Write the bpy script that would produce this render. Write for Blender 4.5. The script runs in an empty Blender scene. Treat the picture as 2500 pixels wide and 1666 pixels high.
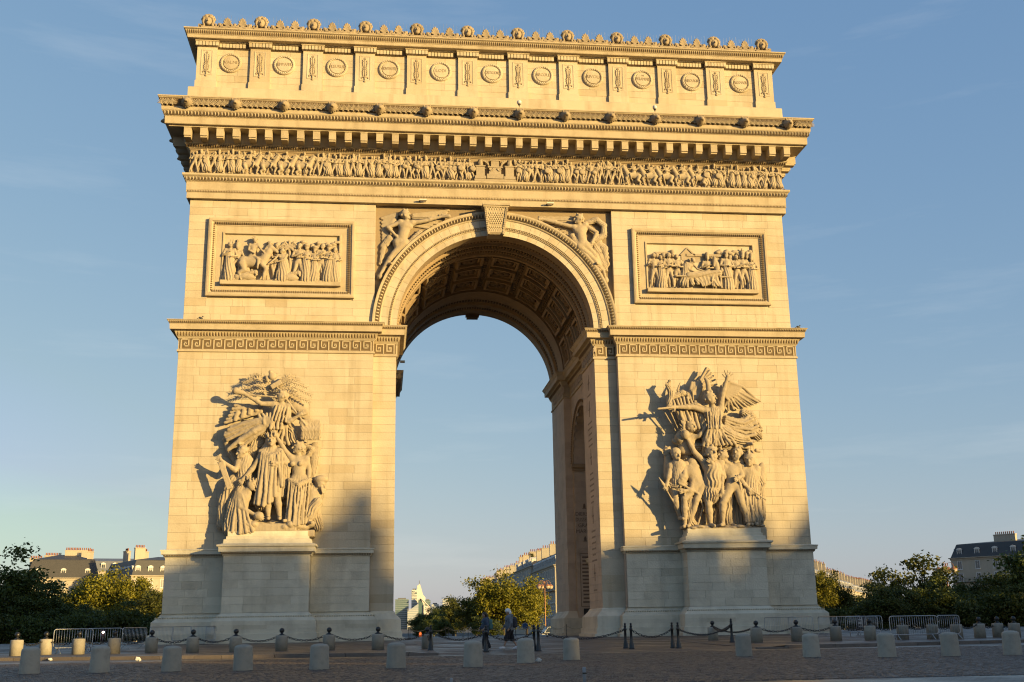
import bpy, math, random
import numpy as np
from mathutils import Vector, Matrix, Euler

SC = bpy.context.scene
COL = SC.collection
R = math.radians
rnd = random.Random(7)

# ------------------------------------------------------------------ camera
cam_d = bpy.data.cameras.new('camera')
cam = bpy.data.objects.new('camera', cam_d); COL.objects.link(cam)
YAW, PITCH, ROLL = -0.1165, 0.2509, -0.0162
CAM = Vector((-8.007, -77.941, 1.5225))
cam.location = CAM
fwd = Vector((-math.sin(YAW)*math.cos(PITCH), math.cos(YAW)*math.cos(PITCH), math.sin(PITCH)))
right0 = Vector((math.cos(YAW), math.sin(YAW), 0))
up0 = right0.cross(fwd)
rt = (math.cos(ROLL)*right0 + math.sin(ROLL)*up0)
up = (-math.sin(ROLL)*right0 + math.cos(ROLL)*up0)
cam.matrix_world = Matrix((
    (rt.x, up.x, -fwd.x, CAM.x), (rt.y, up.y, -fwd.y, CAM.y), (rt.z, up.z, -fwd.z, CAM.z), (0, 0, 0, 1)))
cam_d.sensor_width = 36.0
cam_d.lens = 36.0*2725.06/2500.0
cam_d.clip_start = 0.3
cam_d.clip_end = 30000
SC.camera = cam

# ------------------------------------------------------------------ sky, sun, exposure
SUN_AZ, SUN_EL = 48.0, 9.2          # degrees to the right of the viewer's back, and above the horizon
SUN_DIR = Vector((math.sin(R(SUN_AZ))*math.cos(R(SUN_EL)), -math.cos(R(SUN_AZ))*math.cos(R(SUN_EL)), math.sin(R(SUN_EL))))
W = bpy.data.worlds.new('World'); SC.world = W; W.use_nodes = True
nt = W.node_tree; nt.nodes.clear()
wo = nt.nodes.new('ShaderNodeOutputWorld'); bg = nt.nodes.new('ShaderNodeBackground')
sky = nt.nodes.new('ShaderNodeTexSky'); sky.sky_type = 'NISHITA'
sky.sun_disc = False
sky.sun_elevation = R(SUN_EL)
sky.sun_rotation = math.atan2(SUN_DIR.x, SUN_DIR.y)
sky.altitude = 60; sky.air_density = 1.0; sky.dust_density = 0.9; sky.ozone_density = 2.0
bg.inputs['Strength'].default_value = 0.110
# thin cirrus: streaks low in the sky
tc = nt.nodes.new('ShaderNodeTexCoord'); mp = nt.nodes.new('ShaderNodeMapping'); mp.inputs['Scale'].default_value = (1.2, 1.2, 9.0)
nz = nt.nodes.new('ShaderNodeTexNoise'); nz.inputs['Scale'].default_value = 2.6; nz.inputs['Detail'].default_value = 7; nz.inputs['Roughness'].default_value = 0.62
cr = nt.nodes.new('ShaderNodeMapRange'); cr.inputs['From Min'].default_value = 0.55; cr.inputs['From Max'].default_value = 0.85; cr.inputs['To Max'].default_value = 0.10
mixc = nt.nodes.new('ShaderNodeMixRGB'); mixc.inputs['Color2'].default_value = (5.6, 5.4, 5.0, 1)
nt.links.new(tc.outputs['Generated'], mp.inputs['Vector']); nt.links.new(mp.outputs[0], nz.inputs['Vector'])
nt.links.new(nz.outputs[0], cr.inputs['Value']); nt.links.new(cr.outputs[0], mixc.inputs['Fac'])
# soften the contrast between zenith and horizon, channel by channel
sp_ = nt.nodes.new('ShaderNodeSeparateColor'); cb_ = nt.nodes.new('ShaderNodeCombineColor'); nt.links.new(sky.outputs[0], sp_.inputs[0])
for i, (e_, a_) in enumerate(((0.70, 1.04), (0.51, 1.29), (0.26, 1.95))):
    pw = nt.nodes.new('ShaderNodeMath'); pw.operation = 'POWER'; nt.links.new(sp_.outputs[i], pw.inputs[0]); pw.inputs[1].default_value = e_
    ml = nt.nodes.new('ShaderNodeMath'); ml.operation = 'MULTIPLY'; nt.links.new(pw.outputs[0], ml.inputs[0]); ml.inputs[1].default_value = a_
    r8 = nt.nodes.new('ShaderNodeMath'); r8.operation = 'SUBTRACT'; nt.links.new(sp_.outputs[i], r8.inputs[0]); r8.inputs[1].default_value = 1.5
    mx_ = nt.nodes.new('ShaderNodeMath'); mx_.operation = 'MAXIMUM'; nt.links.new(ml.outputs[0], mx_.inputs[0]); nt.links.new(r8.outputs[0], mx_.inputs[1])
    nt.links.new(mx_.outputs[0], cb_.inputs[i])
nt.links.new(cb_.outputs[0], mixc.inputs['Color1']); nt.links.new(mixc.outputs[0], bg.inputs['Color'])
nt.links.new(bg.outputs[0], wo.inputs['Surface'])

sun_d = bpy.data.lights.new('sun', 'SUN'); sun_d.energy = 4.8; sun_d.angle = R(0.9); sun_d.color = (1.0, 0.685, 0.25)
sun = bpy.data.objects.new('sun', sun_d); COL.objects.link(sun)
sun.rotation_euler = SUN_DIR.to_track_quat('Z', 'Y').to_euler()

SC.view_settings.view_transform = 'Standard'; SC.view_settings.look = 'None'
SC.view_settings.exposure = 1.0; SC.view_settings.gamma = 1.0; SC.view_settings.use_curve_mapping = False
SC.render.engine = 'CYCLES'
SC.cycles.use_denoising = True; SC.cycles.filter_width = 1.15
SC.cycles.max_bounces = 6; SC.cycles.diffuse_bounces = 3; SC.cycles.glossy_bounces = 2; SC.cycles.transparent_max_bounces = 6
SC.cycles.caustics_reflective = False; SC.cycles.caustics_refractive = False

# ------------------------------------------------------------------ materials
def mat(name, col, rough=0.8, col2=None, vary=0.0, noise=0.0, nscale=1.0, bump=0.0, bscale=20.0, metal=0.0, streak=0.0, spec=None, emit=None, stain=None, coat=0.0):
    """Principled material; vary = spread of tone between objects and between loose pieces, noise = blotches, streak = rain streaks, stain = colour of the patches"""
    K_ = 0.76; col = tuple(x*K_ for x in col); col2 = tuple(x*K_ for x in col2) if col2 else None; stain = tuple(x*K_ for x in stain) if stain else None
    m = bpy.data.materials.new(name); m.use_nodes = True
    n = m.node_tree.nodes; L = m.node_tree.links
    b = n['Principled BSDF']; b.inputs['Roughness'].default_value = rough; b.inputs['Metallic'].default_value = metal
    if spec is not None: b.inputs['Specular IOR Level'].default_value = spec
    if coat: b.inputs['Coat Weight'].default_value = coat; b.inputs['Coat Roughness'].default_value = 0.1
    c = n.new('ShaderNodeRGB'); c.outputs[0].default_value = (*col, 1); out = c.outputs[0]
    geo = n.new('ShaderNodeNewGeometry')
    def mix(a, bb, fac, mode='MIX'):
        x = n.new('ShaderNodeMixRGB'); x.blend_type = mode
        for s, v in ((x.inputs['Fac'], fac), (x.inputs['Color1'], a), (x.inputs['Color2'], bb)):
            if hasattr(v, 'default_value') and not isinstance(v, (int, float)): L.new(v, s)
            elif isinstance(v, (int, float)): s.default_value = v
            else: s.default_value = (*v, 1)
        return x.outputs[0]
    def rng(v, a, bb, c0, c1):
        x = n.new('ShaderNodeMapRange'); L.new(v, x.inputs['Value'])
        for k, q in zip(('From Min', 'From Max', 'To Min', 'To Max'), (a, bb, c0, c1)): x.inputs[k].default_value = q
        return x.outputs[0]
    if vary or col2:
        oi = n.new('ShaderNodeObjectInfo')
        ad = n.new('ShaderNodeMath'); ad.operation = 'ADD'; L.new(oi.outputs['Random'], ad.inputs[0]); L.new(geo.outputs['Random Per Island'], ad.inputs[1])
        fr = n.new('ShaderNodeMath'); fr.operation = 'FRACT'; L.new(ad.outputs[0], fr.inputs[0])
        rv = fr.outputs[0]
        if col2: out = mix(out, col2, rng(rv, 0.70, 0.98, 0, 1))
        if vary:
            m2 = n.new('ShaderNodeMath'); m2.operation = 'MULTIPLY'; L.new(rv, m2.inputs[0]); m2.inputs[1].default_value = 7.31
            f2 = n.new('ShaderNodeMath'); f2.operation = 'FRACT'; L.new(m2.outputs[0], f2.inputs[0])
            g = n.new('ShaderNodeCombineColor')
            s = rng(f2.outputs[0], 0, 1, 1-vary, 1+vary*0.6)
            for i in range(3): L.new(s, g.inputs[i])
            out = mix(out, g.outputs[0], 1.0, 'MULTIPLY')
    if noise:
        nz = n.new('ShaderNodeTexNoise'); nz.inputs['Scale'].default_value = nscale; nz.inputs['Detail'].default_value = 8; nz.inputs['Roughness'].default_value = 0.62
        L.new(geo.outputs['Position'], nz.inputs['Vector'])
        st = stain if stain else tuple(x*0.55 for x in col)
        out = mix(out, st, rng(nz.outputs[0], 0.46, 0.74, 0, noise))
    if streak:
        mp = n.new('ShaderNodeMapping'); mp.inputs['Scale'].default_value = (1.6, 1.6, 0.09); L.new(geo.outputs['Position'], mp.inputs['Vector'])
        n2 = n.new('ShaderNodeTexNoise'); n2.inputs['Scale'].default_value = 1.0; n2.inputs['Detail'].default_value = 6; L.new(mp.outputs[0], n2.inputs['Vector'])
        st = stain if stain else tuple(x*0.5 for x in col)
        out = mix(out, st, rng(n2.outputs[0], 0.52, 0.8, 0, streak))
    L.new(out, b.inputs['Base Color'])
    if bump:
        nb = n.new('ShaderNodeTexNoise'); nb.inputs['Scale'].default_value = bscale; nb.inputs['Detail'].default_value = 6
        L.new(geo.outputs['Position'], nb.inputs['Vector'])
        bp = n.new('ShaderNodeBump'); bp.inputs['Strength'].default_value = bump; bp.inputs['Distance'].default_value = 0.05
        L.new(nb.outputs[0], bp.inputs['Height']); L.new(bp.outputs[0], b.inputs['Normal'])
    if emit:
        b.inputs['Emission Color'].default_value = (*emit[0], 1); b.inputs['Emission Strength'].default_value = emit[1]
    return m

M = {}
M['stone'] = mat('pale_limestone', (0.625, 0.545, 0.41), 0.85, col2=(0.565, 0.47, 0.325), vary=0.06, noise=0.5, nscale=0.4, streak=0.62, stain=(0.36, 0.285, 0.18), bump=0.22, bscale=9)
M['base'] = mat('weathered_limestone', (0.80, 0.735, 0.58), 0.85, col2=(0.71, 0.64, 0.49), vary=0.08, noise=0.5, nscale=0.7, streak=0.4, stain=(0.34, 0.30, 0.225), bump=0.3, bscale=9)
M['ground'] = mat('tan_shadowed_relief_ground', (0.34, 0.26, 0.165), 0.9, noise=0.4, nscale=2, stain=(0.26, 0.19, 0.11))  # tan patina plus the dark of the creases behind figures put into colour
M['crest'] = mat('tan_cresting_stone', (0.40, 0.32, 0.215), 0.9, vary=0.15, noise=0.5, nscale=2, stain=(0.24, 0.18, 0.11), bump=0.2, bscale=12)
M['carve'] = mat('carved_limestone', (0.45, 0.37, 0.26), 0.85, vary=0.06, noise=0.5, nscale=2.2, stain=(0.31, 0.24, 0.15), bump=0.25, bscale=14)
M['mould'] = mat('moulded_limestone', (0.55, 0.455, 0.31), 0.85, noise=0.55, nscale=0.8, streak=0.6, stain=(0.33, 0.255, 0.155), bump=0.2, bscale=12)
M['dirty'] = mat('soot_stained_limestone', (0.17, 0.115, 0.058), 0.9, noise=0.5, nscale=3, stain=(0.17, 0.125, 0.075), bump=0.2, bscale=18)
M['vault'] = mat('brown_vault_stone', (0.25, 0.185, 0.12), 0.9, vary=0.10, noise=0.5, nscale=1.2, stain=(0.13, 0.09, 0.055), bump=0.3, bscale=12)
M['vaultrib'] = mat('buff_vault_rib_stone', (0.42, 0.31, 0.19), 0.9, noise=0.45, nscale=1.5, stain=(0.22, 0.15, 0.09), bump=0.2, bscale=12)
M['inner'] = mat('passage_wall_stone', (0.64, 0.52, 0.40), 0.85, vary=0.07, noise=0.45, nscale=0.8, stain=(0.26, 0.20, 0.15), bump=0.2, bscale=9)
M['engrave'] = mat('engraved_shadow_stone', (0.20, 0.155, 0.12), 0.9)
M['iron'] = mat('black_cast_iron', (0.010, 0.010, 0.010), 0.45, metal=0.0, spec=0.6)
M['steel'] = mat('galvanised_steel', (0.52, 0.53, 0.54), 0.42, metal=0.75, noise=0.3, nscale=6)
M['granite'] = mat('grey_granite', (0.44, 0.40, 0.325), 0.8, vary=0.16, noise=0.55, nscale=5, stain=(0.24, 0.225, 0.19), bump=0.35, bscale=60)
M['kerb'] = mat('granite_kerb', (0.20, 0.165, 0.14), 0.7, vary=0.22, noise=0.5, nscale=4, bump=0.3, bscale=30)

# ------------------------------------------------------------------ mesh helpers
class MB:
    def __init__(s): s.v = []; s.f = []; s.n = 0
    def add(s, v, f):
        s.v.extend([tuple(map(float, p)) for p in v]); s.f.extend([tuple(i+s.n for i in q) for q in f]); s.n += len(v); return s
    def box(s, x0, x1, y0, y1, z0, z1, skip=''):
        v = [(x, y, z) for x in (x0, x1) for y in (y0, y1) for z in (z0, z1)]
        F = {'-x': (0, 1, 3, 2), '+x': (4, 6, 7, 5), '-y': (0, 4, 5, 1), '+y': (2, 3, 7, 6), '-z': (0, 2, 6, 4), '+z': (1, 5, 7, 3)}
        return s.add(v, [q for k, q in F.items() if k not in skip.split(',')])
    def ring(s, prof, x0, x1, y0, y1, cap=True):
        """moulding swept round the four sides of a rectangle with mitred corners: prof = [(outward, z), ...]"""
        v = []; f = []
        for p, z in prof: v += [(x0-p, y0-p, z), (x1+p, y0-p, z), (x1+p, y1+p, z), (x0-p, y1+p, z)]
        for i in range(len(prof)-1):
            for k in range(4):
                a = i*4+k; b = i*4+(k+1) % 4
                f.append((a, b, b+4, a+4))
        if cap:
            m = (len(prof)-1)*4
            f += [(3, 2, 1, 0), (m, m+1, m+2, m+3)]
        return s.add(v, f)
    def prism(s, poly, d0, d1, plane='xz'):
        """polygon extruded along the third axis; wound so the d0 side faces -axis"""
        n = len(poly)
        def P(a, b, d): return {'xz': (a, d, b), 'yz': (d, a, b), 'xy': (a, b, d)}[plane]
        v = [P(a, b, d0) for a, b in poly] + [P(a, b, d1) for a, b in poly]
        f = [tuple(range(n)), tuple(range(2*n-1, n-1, -1))]
        for i in range(n): f.append((i, n+i, n+(i+1) % n, (i+1) % n))
        return s.add(v, f)
    def tube(s, pts, r, n=6, closed=False, caps=True):
        pts = [Vector(p) for p in pts]; N = len(pts)
        rr = r if hasattr(r, '__len__') else [r]*N
        v = []; f = []; pe = None
        for i, p in enumerate(pts):
            a = pts[(i-1) % N] if (closed or i > 0) else p
            b = pts[(i+1) % N] if (closed or i < N-1) else p
            t = (b-a); t = t.normalized() if t.length > 1e-9 else Vector((0, 0, 1))
            if pe is None: e = t.orthogonal().normalized()
            else:
                e = pe - t*pe.dot(t); e = e.normalized() if e.length > 1e-6 else t.orthogonal().normalized()
            pe = e; q = t.cross(e)
            for k in range(n):
                w = 2*math.pi*k/n; v.append(p + (e*math.cos(w)+q*math.sin(w))*rr[i])
        for i in range(N if closed else N-1):
            for k in range(n):
                a = i*n+k; b = i*n+(k+1) % n; c = ((i+1) % N)*n
                f.append((a, b, c+(k+1) % n, c+k))
        if caps and not closed: f += [tuple(range(n-1, -1, -1)), tuple(range((N-1)*n, N*n))]
        return s.add(v, f)
    def lathe(s, prof, n=16, c=(0, 0, 0), axis='z'):
        v = []; f = []
        for r, z in prof:
            for k in range(n):
                w = 2*math.pi*k/n; a, b = r*math.cos(w), r*math.sin(w)
                q = {'z': (a, b, z), 'y': (a, z, -b), 'x': (z, a, b)}[axis]
                v.append((c[0]+q[0], c[1]+q[1], c[2]+q[2]))
        for i in range(len(prof)-1):
            for k in range(n):
                a = i*n+k; b = i*n+(k+1) % n; f.append((a, b, b+n, a+n))
        f += [tuple(range(n-1, -1, -1)), tuple(range((len(prof)-1)*n, len(prof)*n))]
        return s.add(v, f)
    def ell(s, c, r, n=8, m=5, rot=None):
        v = []; f = []
        for i in range(m+1):
            t = math.pi*i/m
            for k in range(n):
                w = 2*math.pi*k/n
                p = Vector((r[0]*math.sin(t)*math.cos(w), r[1]*math.sin(t)*math.sin(w), r[2]*math.cos(t)))
                if rot is not None: p = rot @ p
                v.append((c[0]+p.x, c[1]+p.y, c[2]+p.z))
        for i in range(m):
            for k in range(n):
                a = i*n+k; b = i*n+(k+1) % n; f.append((a, a+n, b+n, b))
        return s.add(v, f)
    def tile(s, unit, places):
        """copies of another builder's shape; places = list of 4x4 matrices"""
        V = np.array(unit.v); V4 = np.c_[V, np.ones(len(V))]
        for m in places:
            q = V4 @ np.array(m).T
            s.add(q[:, :3], unit.f)
        return s
    def mesh(s, name, m=None, smooth=False):
        me = bpy.data.meshes.new(name); me.from_pydata(s.v, [], s.f)
        if smooth: me.polygons.foreach_set('use_smooth', [True]*len(me.polygons))
        if m is not None: me.materials.append(m)
        me.update(); return me
    def obj(s, name, m, parent=None, smooth=False, kind=None, at=None):
        return link(name, s.mesh(name, m, smooth), parent, kind, at)

def link(name, me, parent=None, kind=None, at=None):
    o = bpy.data.objects.new(name, me); COL.objects.link(o)
    if parent is not None: o.parent = parent
    if kind: o['kind'] = kind
    if at is not None: o.location = at
    return o

def tag(o, label, cat, group=None):
    o['label'] = label; o['category'] = cat
    if group: o['group'] = group
    return o

def thing(name, label, cat, loc=(0, 0, 0), rz=0.0, group=None):
    o = bpy.data.objects.new(name, None); COL.objects.link(o)
    o.empty_display_size = 0.2; o.location = loc; o.rotation_euler = (0, 0, rz)
    return tag(o, label, cat, group)

def dup(root, loc, rz=0.0, label=None, scale=None):
    r = root.copy(); COL.objects.link(r); r.location = loc; r.rotation_euler = (0, 0, rz)
    if label: r['label'] = label
    if scale: r.scale = scale
    for ch in list(root.children):
        c = ch.copy(); COL.objects.link(c); c.parent = r
        for g in list(ch.children):
            d = g.copy(); COL.objects.link(d); d.parent = c
    return r

def piece(name, me, parent, loc=(0, 0, 0), rot=(0, 0, 0), scale=(1, 1, 1)):
    o = bpy.data.objects.new(name, me); COL.objects.link(o); o.parent = parent
    o.location = loc; o.rotation_euler = rot; o.scale = scale
    return o

def MX(loc=(0, 0, 0), rot=(0, 0, 0), scale=(1, 1, 1)):
    return Matrix.LocRotScale(Vector(loc), Euler(rot), Vector(scale))

def text_mesh(word, size, depth, m, width=None, squeeze=None):
    c = bpy.data.curves.new('lettering', 'FONT'); c.body = word; c.size = size; c.extrude = depth
    c.align_x = 'CENTER'; c.align_y = 'CENTER'; c.resolution_u = 2
    o = bpy.data.objects.new('lettering', c); COL.objects.link(o)
    dg = bpy.context.evaluated_depsgraph_get()
    me = bpy.data.meshes.new_from_object(o.evaluated_get(dg)); bpy.data.objects.remove(o); bpy.data.curves.remove(c)
    V = np.zeros(len(me.vertices)*3); me.vertices.foreach_get('co', V); V = V.reshape(-1, 3)
    if width and len(V):
        w = V[:, 0].max()-V[:, 0].min()
        if w > width: V[:, 0] *= width/w
    out = np.stack([V[:, 0], -V[:, 2], V[:, 1]], 1)          # stand it up, facing -y
    me.vertices.foreach_set('co', out.ravel()); me.materials.clear(); me.materials.append(m); me.update()
    return me
# ------------------------------------------------------------------ carving: distance fields turned into one closed surface each
def surface_nets(d, lo, h):
    nx, ny, nz = d.shape
    s = d < 0
    idx = np.zeros((nx-1, ny-1, nz-1), np.int8)
    offs = [(i, j, k) for i in (0, 1) for j in (0, 1) for k in (0, 1)]
    cnt = sum(s[i:nx-1+i, j:ny-1+j, k:nz-1+k].astype(np.int8) for i, j, k in offs)
    act = (cnt > 0) & (cnt < 8)
    cells = np.argwhere(act)
    if len(cells) == 0: return np.zeros((0, 3)), np.zeros((0, 4), int)
    num = -np.ones(act.shape, np.int64); num[act] = np.arange(len(cells))
    acc = np.zeros((len(cells), 3)); w = np.zeros(len(cells))
    for a in offs:
        for ax in range(3):
            if a[ax]: continue
            b = list(a); b[ax] = 1
            da = d[cells[:, 0]+a[0], cells[:, 1]+a[1], cells[:, 2]+a[2]]; db = d[cells[:, 0]+b[0], cells[:, 1]+b[1], cells[:, 2]+b[2]]
            cr = (da < 0) != (db < 0)
            t = np.where(cr, da/np.where(cr, da-db, 1), 0)
            for q in range(3):
                acc[:, q] += np.where(cr, a[q] + (t if q == ax else 0), 0)
            w += cr
    V = (cells + acc/w[:, None])*h + np.array(lo)
    F = []
    for ax in range(3):
        u, v = (ax+1) % 3, (ax+2) % 3
        sl0 = [slice(None)]*3; sl1 = [slice(None)]*3; sl0[ax] = slice(0, -1); sl1[ax] = slice(1, None)
        ch = s[tuple(sl0)] != s[tuple(sl1)]
        e = np.argwhere(ch)
        e = e[(e[:, u] > 0) & (e[:, v] > 0) & (e[:, u] < d.shape[u]-1) & (e[:, v] < d.shape[v]-1)]
        if not len(e): continue
        inside = s[tuple(e.T)]
        def c(du, dv):
            q = e.copy(); q[:, u] -= du; q[:, v] -= dv
            return num[tuple(q.T)]
        quad = np.stack([c(1, 1), c(0, 1), c(0, 0), c(1, 0)], 1)
        quad[~inside] = quad[~inside][:, ::-1]
        F.append(quad)
    return V, np.concatenate(F)

class Carve:
    def __init__(s, lo, hi, h):
        s.lo = np.array(lo, float); s.h = h
        n = np.ceil((np.array(hi, float)-s.lo)/h).astype(int)+1
        s.ax = [s.lo[i]+h*np.arange(n[i]) for i in range(3)]
        s.d = np.full(n, 9.0, np.float32)
    def _sl(s, a, b):
        i0 = np.clip(np.floor((np.array(a)-s.lo)/s.h).astype(int), 0, s.d.shape)
        i1 = np.clip(np.ceil((np.array(b)-s.lo)/s.h).astype(int)+1, 0, s.d.shape)
        if (i1-i0 <= 0).any(): return None, None
        sl = tuple(slice(i0[k], i1[k]) for k in range(3))
        X = s.ax[0][sl[0]][:, None, None]; Y = s.ax[1][sl[1]][None, :, None]; Z = s.ax[2][sl[2]][None, None, :]
        return sl, (X, Y, Z)
    def _put(s, sl, v, k, sub=False):
        a = s.d[sl]
        if sub:
            a[...] = np.maximum(a, -v); return
        if k > 0:
            hh = np.maximum(k-np.abs(a-v), 0)/k
            a[...] = np.minimum(a, v)-hh*hh*k*0.25
        else: a[...] = np.minimum(a, v)
    def cap(s, a, b, ra, rb=None, k=0.06, flat=1.0, fold=None, sub=False):
        """tapered limb from a to b; flat squeezes it front to back; fold=(count, depth, phase) flutes it like cloth"""
        a = np.array(a, float); b = np.array(b, float); rb = ra if rb is None else rb
        r = max(ra, rb)+k+(fold[1] if fold else 0)+s.h*2
        sl, G = s._sl(np.minimum(a, b)-r, np.maximum(a, b)+r)
        if sl is None: return s
        px, py, pz = G[0]-a[0], G[1]-a[1], G[2]-a[2]; ba = b-a; L2 = max(ba@ba, 1e-9)
        t = np.clip((px*ba[0]+py*ba[1]+pz*ba[2])/L2, 0, 1)
        dx, dy, dz = px-ba[0]*t, (py-ba[1]*t)/flat, pz-ba[2]*t
        rad = ra+(rb-ra)*t
        if fold:
            e = ba/np.sqrt(L2); u = np.cross(e, (0, 1, 0)); u = u/(np.linalg.norm(u)+1e-9); w = np.cross(u, e)
            th = np.arctan2(dx*w[0]+dy*w[1]+dz*w[2], dx*u[0]+dy*u[1]+dz*u[2])
            q = np.sin(fold[0]*th+fold[2]+2.2*np.sin(3*t+fold[2]))
            rad = rad+fold[1]*(1-2*np.abs(q)**1.4)*(0.35+0.65*t)
        s._put(sl, np.sqrt(dx*dx+dy*dy+dz*dz)-rad, k, sub)
        return s
    def ell(s, c, r, k=0.05, sub=False, rz=0.0):
        c = np.array(c, float); r = np.array(r, float); m = r.max()+k+s.h*2
        sl, G = s._sl(c-m, c+m)
        if sl is None: return s
        x, y, z = G[0]-c[0], G[1]-c[1], G[2]-c[2]
        if rz:
            ca, sa = math.cos(rz), math.sin(rz); x, z = x*ca+z*sa, -x*sa+z*ca
        k0 = np.sqrt((x/r[0])**2+(y/r[1])**2+(z/r[2])**2)+1e-6
        k1 = np.sqrt((x/r[0]**2)**2+(y/r[1]**2)**2+(z/r[2]**2)**2)+1e-6
        s._put(sl, k0*(k0-1)/k1, k, sub)
        return s
    def box(s, c, r, k=0.02, rz=0.0, rnd_=0.02, sub=False):
        c = np.array(c, float); r = np.array(r, float); m = np.linalg.norm(r)+k+s.h*2
        sl, G = s._sl(c-m, c+m)
        if sl is None: return s
        x, y, z = G[0]-c[0], G[1]-c[1], G[2]-c[2]
        if rz:
            ca, sa = math.cos(rz), math.sin(rz); x, z = x*ca+z*sa, -x*sa+z*ca
        qx, qy, qz = np.abs(x)-r[0]+rnd_, np.abs(y)-r[1]+rnd_, np.abs(z)-r[2]+rnd_
        d = np.sqrt(np.maximum(qx, 0)**2+np.maximum(qy, 0)**2+np.maximum(qz, 0)**2)+np.minimum(np.maximum(np.maximum(qx, qy), qz), 0)-rnd_
        s._put(sl, d+0*(x+y+z), k, sub)
        return s
    def path(s, pts, r0, r1, k=0.05, flat=1.0, fold=None):
        n = len(pts)-1
        for i in range(n):
            s.cap(pts[i], pts[i+1], r0+(r1-r0)*i/n, r0+(r1-r0)*(i+1)/n, k, flat, fold)
        return s
    def rough(s, amp, f=9.0):
        X = s.ax[0][:, None, None]; Y = s.ax[1][None, :, None]; Z = s.ax[2][None, None, :]
        s.d += (amp*np.sin(f*X+1.3*np.sin(f*0.7*Z))*np.sin(f*Z+np.sin(f*0.9*X))*np.sin(f*Y+0.6)).astype(np.float32)
        return s
    def mesh(s, name, m, origin=(0, 0, 0)):
        d = s.d.copy()
        for ax in range(3):
            i0 = [slice(None)]*3; i0[ax] = 0; i1 = [slice(None)]*3; i1[ax] = -1
            d[tuple(i0)] = np.maximum(d[tuple(i0)], s.h*0.5); d[tuple(i1)] = np.maximum(d[tuple(i1)], s.h*0.5)
        V, F = surface_nets(d, s.lo-np.array(origin), s.h)
        me = bpy.data.meshes.new(name)
        me.vertices.add(len(V)); me.vertices.foreach_set('co', V.astype(np.float32).ravel())
        me.loops.add(len(F)*4); me.loops.foreach_set('vertex_index', F.astype(np.int32).ravel())
        me.polygons.add(len(F)); me.polygons.foreach_set('loop_start', np.arange(0, len(F)*4, 4, dtype=np.int32))
        me.polygons.foreach_set('use_smooth', np.ones(len(F), bool))
        me.materials.append(m); me.update(calc_edges=True); me.validate()
        return me

def lerp(a, b, t): return tuple(a[i]+(b[i]-a[i])*t for i in range(3))

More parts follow.
